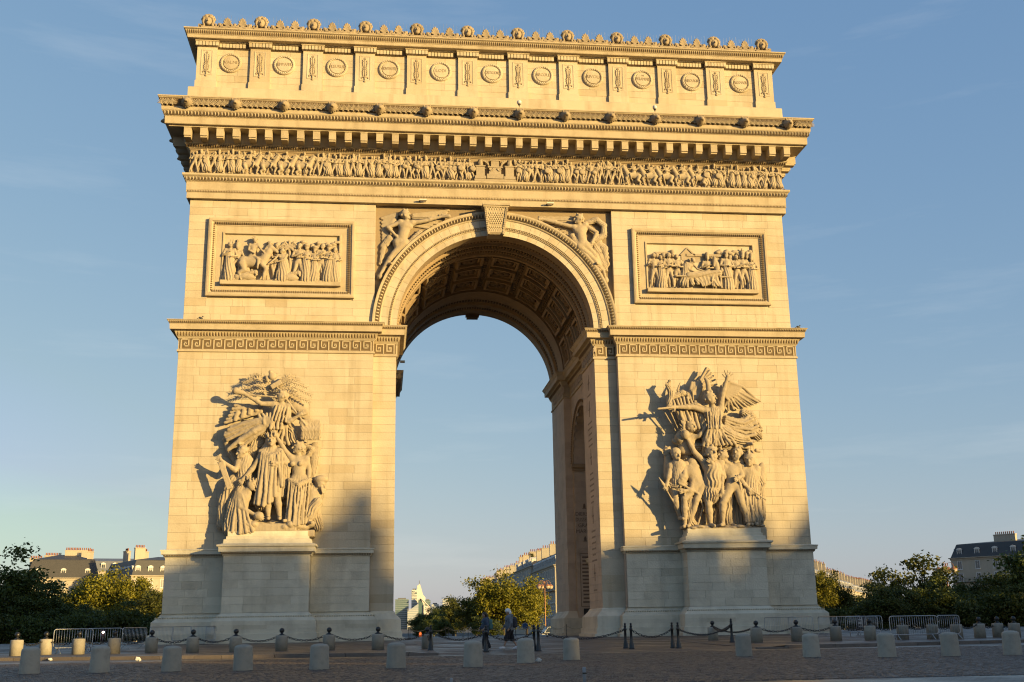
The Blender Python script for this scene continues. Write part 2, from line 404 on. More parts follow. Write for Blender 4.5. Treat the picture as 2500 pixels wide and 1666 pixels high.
def head(S, c, hh, look=(0, -1, 0), hair='short', k=None):
    """a head with brow, nose, mouth, chin, ears and hair; hh = its height"""
    lx, ly, lz = look; n = math.sqrt(lx*lx+ly*ly+lz*lz); f = (lx/n, ly/n, lz/n)
    sx, sy = -f[1], f[0]                                  # sideways
    q = hh*0.04 if k is None else k
    def P(a, b, z): return (c[0]+f[0]*a*hh+sx*b*hh, c[1]+f[1]*a*hh+sy*b*hh, c[2]+f[2]*a*hh+z*hh)
    S.ell(c, (0.37*hh, 0.40*hh, 0.47*hh), q)
    S.ell(P(0.12, 0, -0.26), (0.24*hh, 0.25*hh, 0.24*hh), q*2)         # jaw
    if hh > 0.35:
        for e in (-1, 1): S.ell(P(0.40, e*0.15, 0.03), (0.085*hh,)*3, 0, sub=True)
        S.cap(P(0.37, 0, 0.10), P(0.50, 0, -0.10), 0.035*hh, 0.075*hh, q)
        S.cap(P(0.37, -0.18, 0.13), P(0.37, 0.18, 0.13), 0.05*hh, 0.05*hh, q)
        S.cap(P(0.38, -0.09, -0.22), P(0.38, 0.09, -0.22), 0.04*hh, 0.04*hh, q*0.4)
        S.ell(P(0.36, 0, -0.38), (0.09*hh,)*3, q)
        for e in (-1, 1): S.ell(P(-0.02, e*0.38, -0.02), (0.06*hh, 0.06*hh, 0.11*hh), q)
    else:
        S.ell(P(0.38, 0, -0.02), (0.08*hh,)*3, q)
    if hair in ('short', 'curly', 'long', 'bun', 'beard'):
        S.ell(P(-0.10, 0, 0.10), (0.42*hh, 0.43*hh, 0.43*hh), q)
        if hh > 0.35 or hair == 'curly':
            for i in range(14):
                a = i*2.4; zz = 0.10+0.42*math.cos(i*0.35)*0.8
                rr = 0.40*math.sqrt(max(0.05, 1-(zz/0.55)**2))
                S.ell(P(-0.10+rr*math.cos(a)*0.9 if math.cos(a) < 0.6 else 0.12, rr*math.sin(a), zz+0.05), (0.12*hh,)*3, 0.02*hh)
    if hair in ('long',):
        for e in (-1, 1): S.cap(P(-0.1, e*0.30, 0), P(-0.1, e*0.34, -0.75), 0.15*hh, 0.09*hh, q, fold=(4, 0.03*hh, 0))
    if hair == 'bun': S.ell(P(-0.46, 0, 0.12), (0.20*hh,)*3, q)
    if hair == 'beard':
        for i in range(5): S.cap(P(0.30, (i-2)*0.11, -0.30), P(0.34, (i-2)*0.08, -0.68+0.04*abs(i-2)), 0.10*hh, 0.05*hh, q)
    if hair == 'helmet':
        S.ell(P(-0.04, 0, 0.20), (0.46*hh, 0.46*hh, 0.44*hh), q)
        S.path([P(0.30, 0, 0.62), P(0.0, 0, 0.82), P(-0.4, 0, 0.66), P(-0.62, 0, 0.2)], 0.09*hh, 0.10*hh, q)
        S.cap(P(0.36, -0.3, 0.2), P(0.36, 0.3, 0.2), 0.05*hh, 0.05*hh, q)
    if hair == 'shako':
        S.cap(P(-0.02, 0, 0.30), P(-0.02, 0, 0.85), 0.40*hh, 0.46*hh, q)
    if hair == 'bicorne':
        S.cap(P(0.0, -0.62, 0.34), P(0.0, 0.62, 0.34), 0.14*hh, 0.14*hh, q); S.ell(P(0, 0, 0.48), (0.42*hh, 0.42*hh, 0.30*hh), q)
    if hair == 'bear':
        S.ell(P(-0.02, 0, 0.55), (0.46*hh, 0.46*hh, 0.56*hh), q)
    if hair == 'cap':
        S.ell(P(-0.05, 0, 0.2), (0.42*hh, 0.42*hh, 0.38*hh), q)
    if hair == 'plume':
        S.cap(P(-0.02, 0, 0.30), P(-0.02, 0, 0.7), 0.40*hh, 0.40*hh, q); S.cap(P(0, 0, 0.8), P(-0.1, 0, 1.5), 0.12*hh, 0.16*hh, q)
    if hair == 'crown':
        for i in range(9):
            a = i*0.7; S.cap(P(0.40*math.cos(a), 0.40*math.sin(a), 0.30), P(0.44*math.cos(a), 0.44*math.sin(a), 0.58), 0.09*hh, 0.05*hh, q)

def hand(S, el, w, hh, spread=0.35, palm=(0, -1, 0)):
    """palm, four unequal bent fingers and a thumb beyond the wrist w"""
    d = np.array(w, float)-np.array(el, float); d /= np.linalg.norm(d)+1e-9
    u = np.cross(d, palm); u = u/(np.linalg.norm(u)+1e-9); p = np.cross(u, d)
    w = np.array(w, float); m = w+d*0.28*hh
    S.cap(w, m, 0.13*hh, 0.15*hh, 0.05*hh)
    for i, ln in enumerate((0.30, 0.36, 0.34, 0.26)):
        o = (i-1.5)
        a = m+u*o*0.085*hh+d*0.05*hh; b = a+(d+u*o*spread*0.55)*ln*0.55*hh; c = b+(d+u*o*spread*0.55-p*0.55*(0.6 if spread < 0.5 else 0.1))*ln*0.5*hh
        S.cap(a, b, 0.062*hh, 0.055*hh, 0.015*hh); S.cap(b, c, 0.055*hh, 0.042*hh, 0.015*hh)
    a = w+d*0.12*hh-u*0.12*hh; S.cap(a, a+(d*0.5-u*(0.5+spread*0.4))*0.36*hh, 0.065*hh, 0.05*hh, 0.02*hh)

def figure(S, J, hh, look=(0, -1, 0), hair='short', fine=True, bulk=1.0, shoes=True):
    """a carved human body, one continuous surface; J = joints in metres: head, sL sR (shoulders), eL hL eR hR, pel, kL aL kR aR (any limb may be missing)"""
    k = 0.13*hh; g = lambda n: J.get(n)
    sL, sR, pel = np.array(J['sL']), np.array(J['sR']), np.array(J['pel'])
    ch = (sL+sR)/2; up_ = ch-pel; L = np.linalg.norm(up_)+1e-9; e = up_/L
    wd = (sR-sL)/(np.linalg.norm(sR-sL)+1e-9)
    b = bulk
    S.cap(pel+e*0.1*hh, ch-e*0.45*hh, 0.50*hh*b, 0.56*hh*b, k, flat=0.78)
    S.cap(sL*0.8+sR*0.2-e*0.35*hh, sR*0.8+sL*0.2-e*0.35*hh, 0.40*hh*b, 0.40*hh*b, k, flat=0.85)
    S.cap(sL, sR, 0.25*hh*b, 0.25*hh*b, k)
    S.cap(pel-wd*0.30*hh, pel+wd*0.30*hh, 0.44*hh*b, 0.44*hh*b, k, flat=0.9)
    h = np.array(J['head'])
    S.cap(ch+e*0.05*hh, h-np.array((0, 0, 0.25*hh)), 0.24*hh, 0.20*hh, k*0.6)
    head(S, h, hh, look, hair)
    for s_, ee, hd in (('sL', 'eL', 'hL'), ('sR', 'eR', 'hR')):
        if g(ee) is None: continue
        S.ell(J[s_], (0.29*hh*b,)*3, k)
        S.cap(J[s_], J[ee], 0.25*hh*b, 0.19*hh*b, k*0.6)
        if g(hd) is not None:
            mid = lerp(J[ee], J[hd], 0.3); S.cap(J[ee], mid, 0.18*hh*b, 0.19*hh*b, k*0.5); S.cap(mid, J[hd], 0.19*hh*b, 0.12*hh, k*0.5)
            if fine: hand(S, J[ee], J[hd], hh, J.get('spread', 0.3) if hd == 'hR' else 0.3)
            else: S.ell(lerp(J[ee], J[hd], 1.15), (0.15*hh,)*3, k*0.3)
    for sg, kk, aa, tt in ((-1, 'kL', 'aL', 'tL'), (1, 'kR', 'aR', 'tR')):
        if g(kk) is None: continue
        hp = tuple(pel+wd*0.30*hh*sg-e*0.1*hh)
        S.cap(hp, J[kk], 0.40*hh*b, 0.26*hh*b, k*0.7)
        if g(aa) is None: continue
        mid = lerp(J[kk], J[aa], 0.35); S.cap(J[kk], mid, 0.24*hh*b, 0.27*hh*b, k*0.5); S.cap(mid, J[aa], 0.27*hh*b, 0.15*hh, k*0.5)
        t = J.get(tt) or (J[aa][0]+look[0]*0.4*hh, J[aa][1]-0.55*hh, J[aa][2]-0.18*hh)
        if shoes: S.cap((J[aa][0], J[aa][1], J[aa][2]-0.1*hh), t, 0.17*hh, 0.12*hh, k*0.4)

def horse(S, c, L, dirx=1, rear=0.0, k=0.05):
    """a carved horse in profile; c = point under the girth on the ground, L = body length, dirx = which way it faces"""
    def P(a, y, z): return (c[0]+dirx*a*L, c[1]+y*L, c[2]+(z+rear*max(a, -0.3))*L)
    S.cap(P(-0.38, 0, 0.80), P(0.30, 0, 0.80), 0.23*L, 0.24*L, k, flat=0.8)
    S.ell(P(-0.42, 0, 0.80), (0.25*L, 0.20*L, 0.26*L), k); S.ell(P(0.36, 0, 0.82), (0.21*L, 0.19*L, 0.26*L), k)
    S.path([P(0.42, 0, 0.95), P(0.58, -0.02, 1.22), P(0.66, -0.03, 1.42)], 0.20*L, 0.11*L, k)
    S.cap(P(0.66, -0.03, 1.42), P(0.93, -0.04, 1.22), 0.12*L, 0.07*L, k)
    S.cap(P(0.62, -0.08, 1.50), P(0.62, -0.08, 1.62), 0.03*L, 0.02*L, k*0.3)
    S.path([P(0.36, -0.04, 1.12), P(0.48, -0.06, 1.36), P(0.60, -0.05, 1.54)], 0.09*L, 0.05*L, k*0.4, fold=(5, 0.02*L, 0))
    S.path([P(-0.62, 0, 0.92), P(-0.80, -0.02, 0.75), P(-0.82, -0.02, 0.35)], 0.08*L, 0.05*L, k*0.4, fold=(4, 0.02*L, 1))
    for y, q in ((-0.12, 0.0), (0.1, 0.18)):
        S.path([P(-0.46+q*0.4, y, 0.70), P(-0.36+q*0.6, y, 0.44), P(-0.56+q*0.5, y, 0.30), P(-0.48+q*0.6, y, 0.02)], 0.15*L, 0.05*L, k*0.6)
        S.path([P(0.34, y, 0.66), P(0.52-q, y, 0.48), P(0.44+q*0.6, y, 0.24), P(0.40+q*0.8, y, 0.02)], 0.12*L, 0.045*L, k*0.6)

def feathers(S, roots, tips, r0, r1, k=0.02, flat=0.5, y_back=0.0):
    """a fan of long feathers from the line of roots to the line of tips"""
    n = len(tips)
    for i in range(n):
        S.cap(roots[i], tips[i], r0, r1, k, flat)

def frond(S, pts, n, ln, r, k=0.015):
    """a palm frond: a curved rib with pairs of leaflets"""
    P = [np.array(p, float) for p in pts]
    S.path(P, r*0.9, r*0.5, k)
    m = len(P)-1
    for i in range(n):
        t = (i+0.6)/n*m; j = min(int(t), m-1); a = P[j]+(P[j+1]-P[j])*(t-j); d = P[j+1]-P[j]; d = d/np.linalg.norm(d)
        u = np.array((-d[2], 0, d[0]))
        for e in (-1, 1):
            w = ln*(1-0.45*abs(i/n-0.35))
            S.cap(a, a+(d*0.75+u*e*0.6)*w+np.array((0, -0.04, 0)), r*0.8, r*0.45, k)
# ================================================================== THE ARCH
arch = thing('triumphal_arch', 'huge pale limestone triumphal arch with carved reliefs, sunlit gold above a shaded base', 'monument')
WP, XI, XJ, YJ, YB = 22.4, 7.24, 8.86, 0.58, 22.2      # half width, passage wall, pier edge, jamb set-back, back face
ZF, ZI, ZS = 20.6, 22.73, 22.57                         # fret base, impost top, springing

_unit = {}
def unit_block(m):
    if m.name not in _unit:
        _unit[m.name] = MB().box(0, 1, 0, 1, 0, 1, skip='+y').mesh('stone_block', m)
    return _unit[m.name]

def courses(z0, z1, h):
    n = max(1, round((z1-z0)/h)); return [(z0+(z1-z0)*i/n, z0+(z1-z0)*(i+1)/n) for i in range(n)]
def cuts(a, b, avg, r):
    n = max(1, round((b-a)/avg)); xs = [a+(b-a)*i/n for i in range(n+1)]
    for i in range(1, n): xs[i] += r.uniform(-0.28, 0.28)*(b-a)/n
    return [(xs[i], xs[i+1]) for i in range(n)]
def face_blocks(parent, x0, x1, z0, z1, y, m, h=0.56, avg=1.55, holes=(), thick=0.09, seed=1, gap=0.011):
    """front-facing ashlar: every block an object of its own"""
    r = random.Random(seed); me = unit_block(m)
    for a, b in courses(z0, z1, h):
        mid = (a+b)/2; spans = [(x0, x1)]
        for hx0, hx1, hz0, hz1 in holes:
            if hz0 < mid < hz1:
                spans = [q for s in spans for q in ((s[0], min(s[1], hx0)), (max(s[0], hx1), s[1])) if q[1]-q[0] > 0.06]
        for s in spans:
            for c, d in cuts(s[0], s[1], avg, r):
                p = r.uniform(0, 0.007)
                piece('stone_block', me, parent, (c+gap/2, y-p, a+gap/2), (0, 0, 0), (d-c-gap, thick, b-a-gap))
def mass_blocks(parent, name, spans_of, z0, z1, fixed, m, axis, out, h=0.56, avg=1.55, seed=1, gap=0.011, thick=0.09):
    """ashlar of a flank or passage wall, joined: axis 'x' = plane of constant x; out = which way it faces"""
    r = random.Random(seed); mb = MB()
    for a, b in courses(z0, z1, h):
        for s in spans_of((a+b)/2):
            for c, d in cuts(s[0], s[1], avg, r):
                p = fixed+out*r.uniform(0, 0.007); q = fixed-out*thick
                lo, hi = min(p, q), max(p, q)
                if axis == 'x': mb.box(lo, hi, c+gap/2, d-gap/2, a+gap/2, b-gap/2)
                else: mb.box(c+gap/2, d-gap/2, lo, hi, a+gap/2, b-gap/2)
    return mb.obj(name, m, parent, kind='stuff')

# ---- repeated ornament units (built once, tiled)
def egg_unit(w, h):
    """egg between a cupped border and a dart, on its own little cell: w wide, h high, front at y=0"""
    e = MB().ell((0, 0.0, h*0.02), (w*0.25, w*0.20, h*0.40), 7, 5)
    s = MB()
    for q in (-1, 1):
        s.box(q*w*0.36-w*0.05, q*w*0.36+w*0.05, -w*0.10, w*0.05, -h*0.42, h*0.42)
    s.box(w*0.46, w*0.54, -w*0.16, 0.02, -h*0.45, h*0.1); s.box(-w*0.30, w*0.30, -w*0.10, w*0.05, -h*0.5, -h*0.40)
    return e, s
def eggs(parent, name, places, w, h):
    e, s = egg_unit(w, h)
    MB().tile(e, places).obj(name, M['mould'], parent, smooth=True, kind='stuff')
    MB().tile(s, places).obj('dart_band', M['dirty'], parent, kind='stuff')
def leaf_unit(w, h):
    u = MB()
    u.add([(-w*0.42, 0, -h/2), (w*0.42, 0, -h/2), (0, -w*0.30, 0), (-w*0.42, 0, h*0.1), (w*0.42, 0, h*0.1), (0, -w*0.16, h*0.5)],
          [(0, 1, 2), (0, 2, 3), (1, 4, 2), (3, 2, 5), (2, 4, 5)])
    return u
def run(x0, x1, step, y, z, tilt=0.0):
    n = max(1, round((x1-x0)/step)); s = (x1-x0)/n
    return [MX((x0+s*(i+0.5), y, z), (tilt, 0, 0)) for i in range(n)]

def rect_frame(mb, prof, x0, x1, z0, z1):
    v = []; f = []
    for i, y in prof: v += [(x0+i, y, z0+i), (x1-i, y, z0+i), (x1-i, y, z1-i), (x0+i, y, z1-i)]
    for i in range(len(prof)-1):
        for k in range(4):
            a = i*4+k; b = i*4+(k+1) % 4; f.append((a, b, b+4, a+4))
    return mb.add(v, f)

# ---- piers, pedestals, socles
def arc_pts(cy, cz, rad, n=18, a0=180, a1=0):
    return [(cy+rad*math.cos(R(a0+(a1-a0)*i/n)), cz+rad*math.sin(R(a0+(a1-a0)*i/n))) for i in range(n+1)]
BY_0, BY_1, XC = 5.6, 15.0, 7.85      # recessed middle bay of the passage wall
TY0, TY1, TZ = 6.1, 14.5, 14.7
TC, TR = (TY0+TY1)/2, (TY1-TY0)/2
for sd in (-1, 1):
    s = 3 if sd < 0 else 40
    X = lambda a, b: (a, b) if sd > 0 else (-b, -a)
    # core with the lateral passage cut through it
    core = MB()
    poly = [(0.06, 0.6), (TY0, 0.6)] + arc_pts(TC, TZ, TR) + [(TY1, 0.6), (YB-0.06, 0.6), (YB-0.06, ZI), (0.06, ZI)]
    a, b = X(XJ+0.0, WP-0.06); core.prism(poly, a, b, 'yz')
    poly2 = [(BY_0-0.05, 0.6), (TY0, 0.6)] + arc_pts(TC, TZ, TR) + [(TY1, 0.6), (BY_1+0.05, 0.6), (BY_1+0.05, ZI), (BY_0-0.05, ZI)]
    a, b = X(XC+0.06, XJ+0.03); core.prism(poly2, a, b, 'yz')
    a, b = X(XI+0.06, XJ+0.02); core.box(a, b, YJ+0.06, BY_0-0.005, 0.6, ZI).box(a, b, BY_1+0.005, YB-YJ-0.06, 0.6, ZI)
    pier = core.obj('pier', M['inner'], arch)
    a, b = X(XJ, WP)
    face_blocks(pier, a, b, 6.9, ZF, 0.0, M['stone'], seed=s)
    xi = sd*XI; xc = sd*XC
    def bay_spans(z):
        if z < TZ: return [(BY_0, TY0), (TY1, BY_1)]
        q = TR*TR-(z-TZ)**2
        if q <= 0: return [(BY_0, BY_1)]
        q = math.sqrt(q); return [(BY_0, TC-q), (TC+q, BY_1)]
    mass_blocks(pier, 'passage_wall_block', lambda z: [(YJ, BY_0), (BY_1, YB-YJ)], 2.7, ZF, xi, M['inner'], 'x', -sd, seed=s+1)
    mass_blocks(pier, 'bay_wall_block', bay_spans, 2.7, ZF, xc, M['inner'], 'x', -sd, seed=s+21)
    mass_blocks(pier, 'pilaster_return_block', lambda z: [tuple(X(XI+0.02, XC+0.02))], 2.7, ZF, BY_1, M['inner'], 'y', -1, seed=s+22)
    mass_blocks(pier, 'flank_block', lambda z: [(0.0, YB)], 6.9, ZF, sd*WP, M['stone'], 'x', sd, seed=s+2)
    a, b = X(XC+0.08, WP-0.2)
    mass_blocks(pier, 'tunnel_wall_block', lambda z: [(a, b)], 2.7, TZ-0.3, TY1-0.05, M['inner'], 'y', -1, seed=s+3)
    # moulded arch and imposts of the lateral passage
    ring_ = MB()
    for r0, r1, d in ((TR-0.02, TR+0.28, 0.05), (TR+0.28, TR+0.50, 0.12)):
        P = [(TC+r0*math.cos(t), TZ+r0*math.sin(t)) for t in np.linspace(0, math.pi, 25)] + [(TC+r1*math.cos(t), TZ+r1*math.sin(t)) for t in np.linspace(math.pi, 0, 25)]
        x0, x1 = sorted((xc+sd*0.02, xc-sd*d)); 
        for i in range(24):
            ring_.prism([P[i], P[49-i], P[48-i], P[i+1]], x0, x1, 'yz')
    ring_.obj('lateral_archivolt', M['vaultrib'], pier)
    lu = MB().tile(leaf_unit(0.2, 0.24), [Matrix.Translation((xc-sd*0.12, TC+(TR+0.4)*math.cos(t), TZ+(TR+0.4)*math.sin(t))) @ Euler((0, 0, -sd*math.pi/2)).to_matrix().to_4x4() @ Euler((0, sd*(t-math.pi/2), 0)).to_matrix().to_4x4() for t in np.linspace(0.03, math.pi-0.03, 70)])
    lu.obj('archivolt_leaves', M['dirty'], pier, kind='stuff')
    im = MB(); a, b = X(XC-0.12, XC+9)
    im.box(a, b, TY1-0.22, TY1+0.05, TZ-0.55, TZ-0.30); im.box(*X(XC-0.2, XC+9), TY1-0.40, TY1+0.05, TZ-0.30, TZ+0.02)
    im.box(a, b, TY0-0.05, TY0+0.22, TZ-0.55, TZ-0.30); im.box(*X(XC-0.2, XC+9), TY0-0.05, TY0+0.40, TZ-0.30, TZ+0.02)
    im.obj('lateral_impost', M['vaultrib'], pier)
    # jamb pilaster
    jamb = MB().box(*X(XI+0.02, XJ), YJ+0.05, YJ+0.3, 2.7, ZF).obj('jamb_pilaster', M['stone'], arch)
    a, b = X(XI, XJ)
    face_blocks(jamb, a, b, 2.7, ZF, YJ, M['stone'], h=0.56, avg=1.25, seed=s+5)
    # pedestal
    ped = MB(); a, b = X(XJ+0.02, WP+0.02)
    ped.ring([(0.12, 2.72), (-0.05, 2.74), (-0.05, 6.42)], a, b, -0.2, YB+0.2, cap=False)
    ped.ring([(-0.04, 6.36), (0.05, 6.38), (0.07, 6.42), (0.10, 6.44), (0.13, 6.54), (0.24, 6.56), (0.26, 6.78), (0.30, 6.80), (0.30, 6.86), (-0.2, 6.93)], a, b, -0.2, YB+0.2)
    ped.ring([(0.85, 0.5), (0.85, 0.98), (0.70, 1.0), (0.70, 1.36), (0.58, 1.38), (0.56, 2.16), (0.50, 2.22), (0.46, 2.26), (0.34, 2.36), (0.14, 2.54), (0.10, 2.58), (0.10, 2.64), (0.04, 2.66), (0.03, 2.72), (-0.1, 2.73)], a, b, -0.2, YB+0.2)
    ped = ped.obj('pedestal', M['base'], arch)
    sx0, sx1 = X(12.80, 18.40)
    face_blocks(ped, a, b, 2.72, 6.37, -0.2, M['base'], h=0.52, avg=1.5, seed=s+6, holes=[(sx0, sx1, 0, 9)], thick=0.07)
    mass_blocks(ped, 'pedestal_plinth_block', lambda z: [(a-0.57, sx0-0.6), (sx1+0.6, b+0.57)], 1.38, 2.16, -0.2-0.58, M['base'], 'y', -1, h=0.26, avg=1.9, seed=s+7)
    mass_blocks(ped, 'pedestal_flank_block', lambda z: [(-0.2, YB+0.2)], 2.72, 6.37, sd*(WP+0.02), M['base'], 'x', sd, h=0.52, seed=s+9)
    du = MB().box(-0.045, 0.045, -0.05, 0.06, -0.045, 0.045)
    pl = [m_ for m_ in run(a-0.1, b+0.1, 0.17, -0.32, 6.48) if not (sx0-0.1 < m_.translation.x < sx1+0.1)]
    MB().tile(du, pl).obj('dentil_band', M['dirty'], ped, kind='stuff')
    lu = leaf_unit(0.16, 0.24); pl = [m_ for m_ in run(a-0.4, b+0.4, 0.16, -0.50, 2.43, 0.75) if not (sx0-0.4 < m_.translation.x < sx1+0.4)]
    MB().tile(lu, pl).obj('leaf_band', M['base'], ped, kind='stuff')
    # plinth of the jamb
    jp = MB(); a, b = X(XI, XJ+0.4)
    jp.ring([(0.75, 0.5), (0.75, 0.98), (0.60, 1.0), (0.60, 1.36), (0.52, 1.38), (0.50, 2.16), (0.44, 2.22), (0.30, 2.36), (0.12, 2.54), (0.08, 2.64), (0.02, 2.72), (-0.1, 2.74)], a, b, YJ, BY_0)
    jq = MB(); jq.ring([(0.75, 0.5), (0.75, 0.98), (0.60, 1.0), (0.60, 1.36), (0.52, 1.38), (0.50, 2.16), (0.44, 2.22), (0.30, 2.36), (0.12, 2.54), (0.08, 2.64), (0.02, 2.72), (-0.1, 2.74)], a, b, BY_1, YB-YJ)
    jq.obj('jamb_plinth', M['base'], jamb)
    jp.obj('jamb_plinth', M['base'], jamb)
    # socle under the sculpture
    so = MB()
    so.ring([(-0.05, 2.70), (-0.05, 6.45)], sx0, sx1, -1.75, -0.1, cap=False)
    so.ring([(-0.04, 6.36), (0.06, 6.38), (0.10, 6.46), (0.16, 6.56), (0.30, 6.60), (0.32, 6.90), (0.42, 6.94), (0.44, 7.05), (0.2, 7.12), (0.06, 7.16), (0.04, 7.42), (-0.10, 7.45), (-0.10, 7.62), (-0.18, 7.64), (-0.18, 7.95), (-0.3, 7.97)], sx0, sx1, -1.75, -0.1)
    so.ring([(0.80, 0.5), (0.80, 0.98), (0.66, 1.0), (0.66, 1.36), (0.54, 1.38), (0.52, 2.18), (0.46, 2.24), (0.32, 2.38), (0.14, 2.56), (0.10, 2.60), (0.04, 2.68), (-0.1, 2.70)], sx0, sx1, -1.75, -0.1)
    so = so.obj('socle', M['base'], arch)
    face_blocks(so, sx0, sx1, 2.70, 6.37, -1.75, M['base'], h=0.52, avg=1.35, seed=s+8, thick=0.07)
    mass_blocks(so, 'socle_plinth_block', lambda z: [(sx0-0.53, sx1+0.53)], 1.38, 2.18, -1.75-0.54, M['base'], 'y', -1, h=0.27, avg=1.7, seed=s+10)
    mass_blocks(so, 'socle_return_block', lambda z: [(-1.75, -0.2)], 2.70, 6.37, sx0, M['base'], 'x', -1, h=0.52, avg=1.5, seed=s+11)
    MB().tile(du, run(sx0-0.2, sx1+0.2, 0.17, -1.90, 6.50)).obj('dentil_band', M['dirty'], so, kind='stuff')
    MB().tile(leaf_unit(0.16, 0.26), run(sx0-0.3, sx1+0.3, 0.16, -2.04, 2.43, 0.75)).obj('leaf_band', M['base'], so, kind='stuff')
    # impost
    prof = [(0.03, 20.54), (0.10, 20.57), (0.10, 20.68), (0.06, 20.72), (0.03, 20.76), (0.03, 21.50), (0.07, 21.52), (0.09, 21.58), (0.16, 21.66), (0.27, 21.94), (0.30, 22.02), (0.58, 22.06), (0.60, 22.44), (0.64, 22.47), (0.74, 22.66), (0.78, 22.68), (0.78, 22.73), (-0.3, 22.80)]
    ip = MB(); a, b = X(XJ, WP); ip.ring(prof, a, b, 0.0, YB)
    a2, b2 = X(XI, XJ+0.2)
    ip.ring([(p, z-0.07) for p, z in prof], a2, b2, YJ, BY_0)
    ip.ring([(p, z-0.07) for p, z in prof], a2, b2, BY_1, YB-YJ)
    ip.ring([(p, z-0.085) for p, z in prof], X(XC, XJ+0.2)[0], X(XC, XJ+0.2)[1], BY_0-0.5, BY_1+0.5)
    ip = ip.obj('impost', M['mould'], arch)
    k = 0.09
    cells = [(0, 0, k, 0.74), (0, 0.74-k, 0.60, 0.74), (0.60-k, 0.16, 0.60, 0.74), (0.22, 0.16, 0.60, 0.16+k), (0.22, 0.16, 0.22+k, 0.50), (0.22, 0.50-k, 0.43, 0.50), (0.36, 0.33, 0.36+k*0.8, 0.50)]
    gk = MB()
    for q in cells: gk.box(q[0], q[2], -0.035, 0.02, q[1], q[3], skip='+y')
    key = gk.mesh('greek_key', M['mould'])
    n = 18; st = (WP-XJ-0.1)/n
    for i in range(n):
        first = (i < n//2); x = a+0.05+st*(i+(0.1 if first else 0.9))
        piece('greek_key', key, ip, (x, -0.03, 20.76), (0, 0, 0), (1 if first else -1, 1, 1))
    for i in range(2):
        aj = min(abs(XI), abs(XJ)); x0 = X(XI, XJ)[0]+0.06
        piece('greek_key', key, ip, (x0+0.76*i+(0.03 if sd > 0 else 0.70), YJ-0.03, 20.69), (0, 0, 0), (1 if sd > 0 else -1, 1, 1))
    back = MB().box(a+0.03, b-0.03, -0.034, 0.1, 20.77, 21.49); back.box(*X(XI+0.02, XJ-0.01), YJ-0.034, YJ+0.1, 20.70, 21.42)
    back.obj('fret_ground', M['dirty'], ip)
    lu = leaf_unit(0.20, 0.34)
    MB().tile(lu, run(a-0.18, b+0.18, 0.20, -0.20, 21.80, 0.35)+run(X(XI, XJ)[0]-(0.18 if sd > 0 else 0), X(XI, XJ)[1]+(0 if sd > 0 else 0.18), 0.20, YJ-0.20, 21.73, 0.35)).obj('leaf_band', M['dirty'], ip, kind='stuff')
    MB().tile(leaf_unit(0.13, 0.16), run(a-0.66, b+0.66, 0.13, -0.69, 22.56, 0.3)+run(X(XI, XJ)[0]-(0.66 if sd > 0 else 0), X(XI, XJ)[1]+(0 if sd > 0 else 0.66), 0.13, YJ-0.69, 22.49, 0.3)).obj('bead_band', M['dirty'], ip, kind='stuff')
    inn = [Matrix.Translation(((xc if BY_0 < y < BY_1 else xi)-sd*0.20, y, 21.73)) @ Euler((0, 0, -sd*math.pi/2)).to_matrix().to_4x4() @ Euler((0.35, 0, 0)).to_matrix().to_4x4() for y in np.arange(0.7, 21.5, 0.22)]
    MB().tile(leaf_unit(0.22, 0.34), inn).obj('passage_leaf_band', M['dirty'], ip, kind='stuff')
    inn = []
    for y in np.arange(0.65, 21.0, 0.76): inn.append(Matrix.Translation(((xc if BY_0-0.3 < y < BY_1 else xi)-sd*0.03, y, 20.69)) @ Euler((0, 0, -sd*math.pi/2)).to_matrix().to_4x4())
    MB().tile(gk, inn).obj('passage_key_band', M['inner'], ip, kind='stuff')
    # upper wall with its relief panel
    uw = MB(); a, b = X(XJ-0.02, 22.16); uw.box(a, b, 0.18, YB-0.15, ZI-0.2, 31.99)
    uw = uw.obj('upper_wall', M['stone'], arch)
    a, b = X(XJ-0.02, 22.22); px0, px1 = X(10.30, 20.78); 
    face_blocks(uw, a, b, 22.80, 31.97, 0.12, M['stone'], seed=s+12, holes=[(px0+0.1, px1-0.1, 24.76, 30.43)])
    mass_blocks(uw, 'upper_flank_block', lambda z: [(0.12, YB-0.1)], 22.80, 31.97, sd*22.22, M['stone'], 'x', sd, seed=s+13)
    fr = MB()
    rect_frame(fr, [(0, 0.16), (0, -0.14), (0.10, -0.17), (0.22, -0.17), (0.26, -0.12), (0.48, 0.02), (0.54, 0.02), (0.56, 0.06), (1.00, 0.06), (1.03, -0.01), (1.13, -0.01), (1.17, 0.12), (1.17, 0.30)], px0, px1, 24.66, 30.53)
    fr.box(px0+1.02, px1-0.98, -0.30, 0.2, 25.50, 25.80)
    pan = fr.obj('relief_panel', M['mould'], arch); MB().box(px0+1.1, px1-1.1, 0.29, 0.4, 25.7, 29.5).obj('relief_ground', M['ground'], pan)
    pl = run(px0+0.4, px1-0.4, 0.16, -0.06, 30.15, 0.5)+[MX((q.translation.x, -0.06, 25.04), (-0.5, 0, 0)) for q in run(px0+0.4, px1-0.4, 0.16, 0, 0)]
    for zz in np.arange(25.1, 30.15, 0.16):
        pl += [MX((px0+0.38, -0.06, zz), (0, math.pi/2, 0)), MX((px1-0.38, -0.06, zz), (0, math.pi/2, 0))]
    MB().tile(leaf_unit(0.15, 0.22), pl).obj('frame_leaves', M['dirty'], pan, kind='stuff')
    if sd < 0: panL, panLx = pan, (px0, px1)
    else: panR, panRx = pan, (px0, px1)

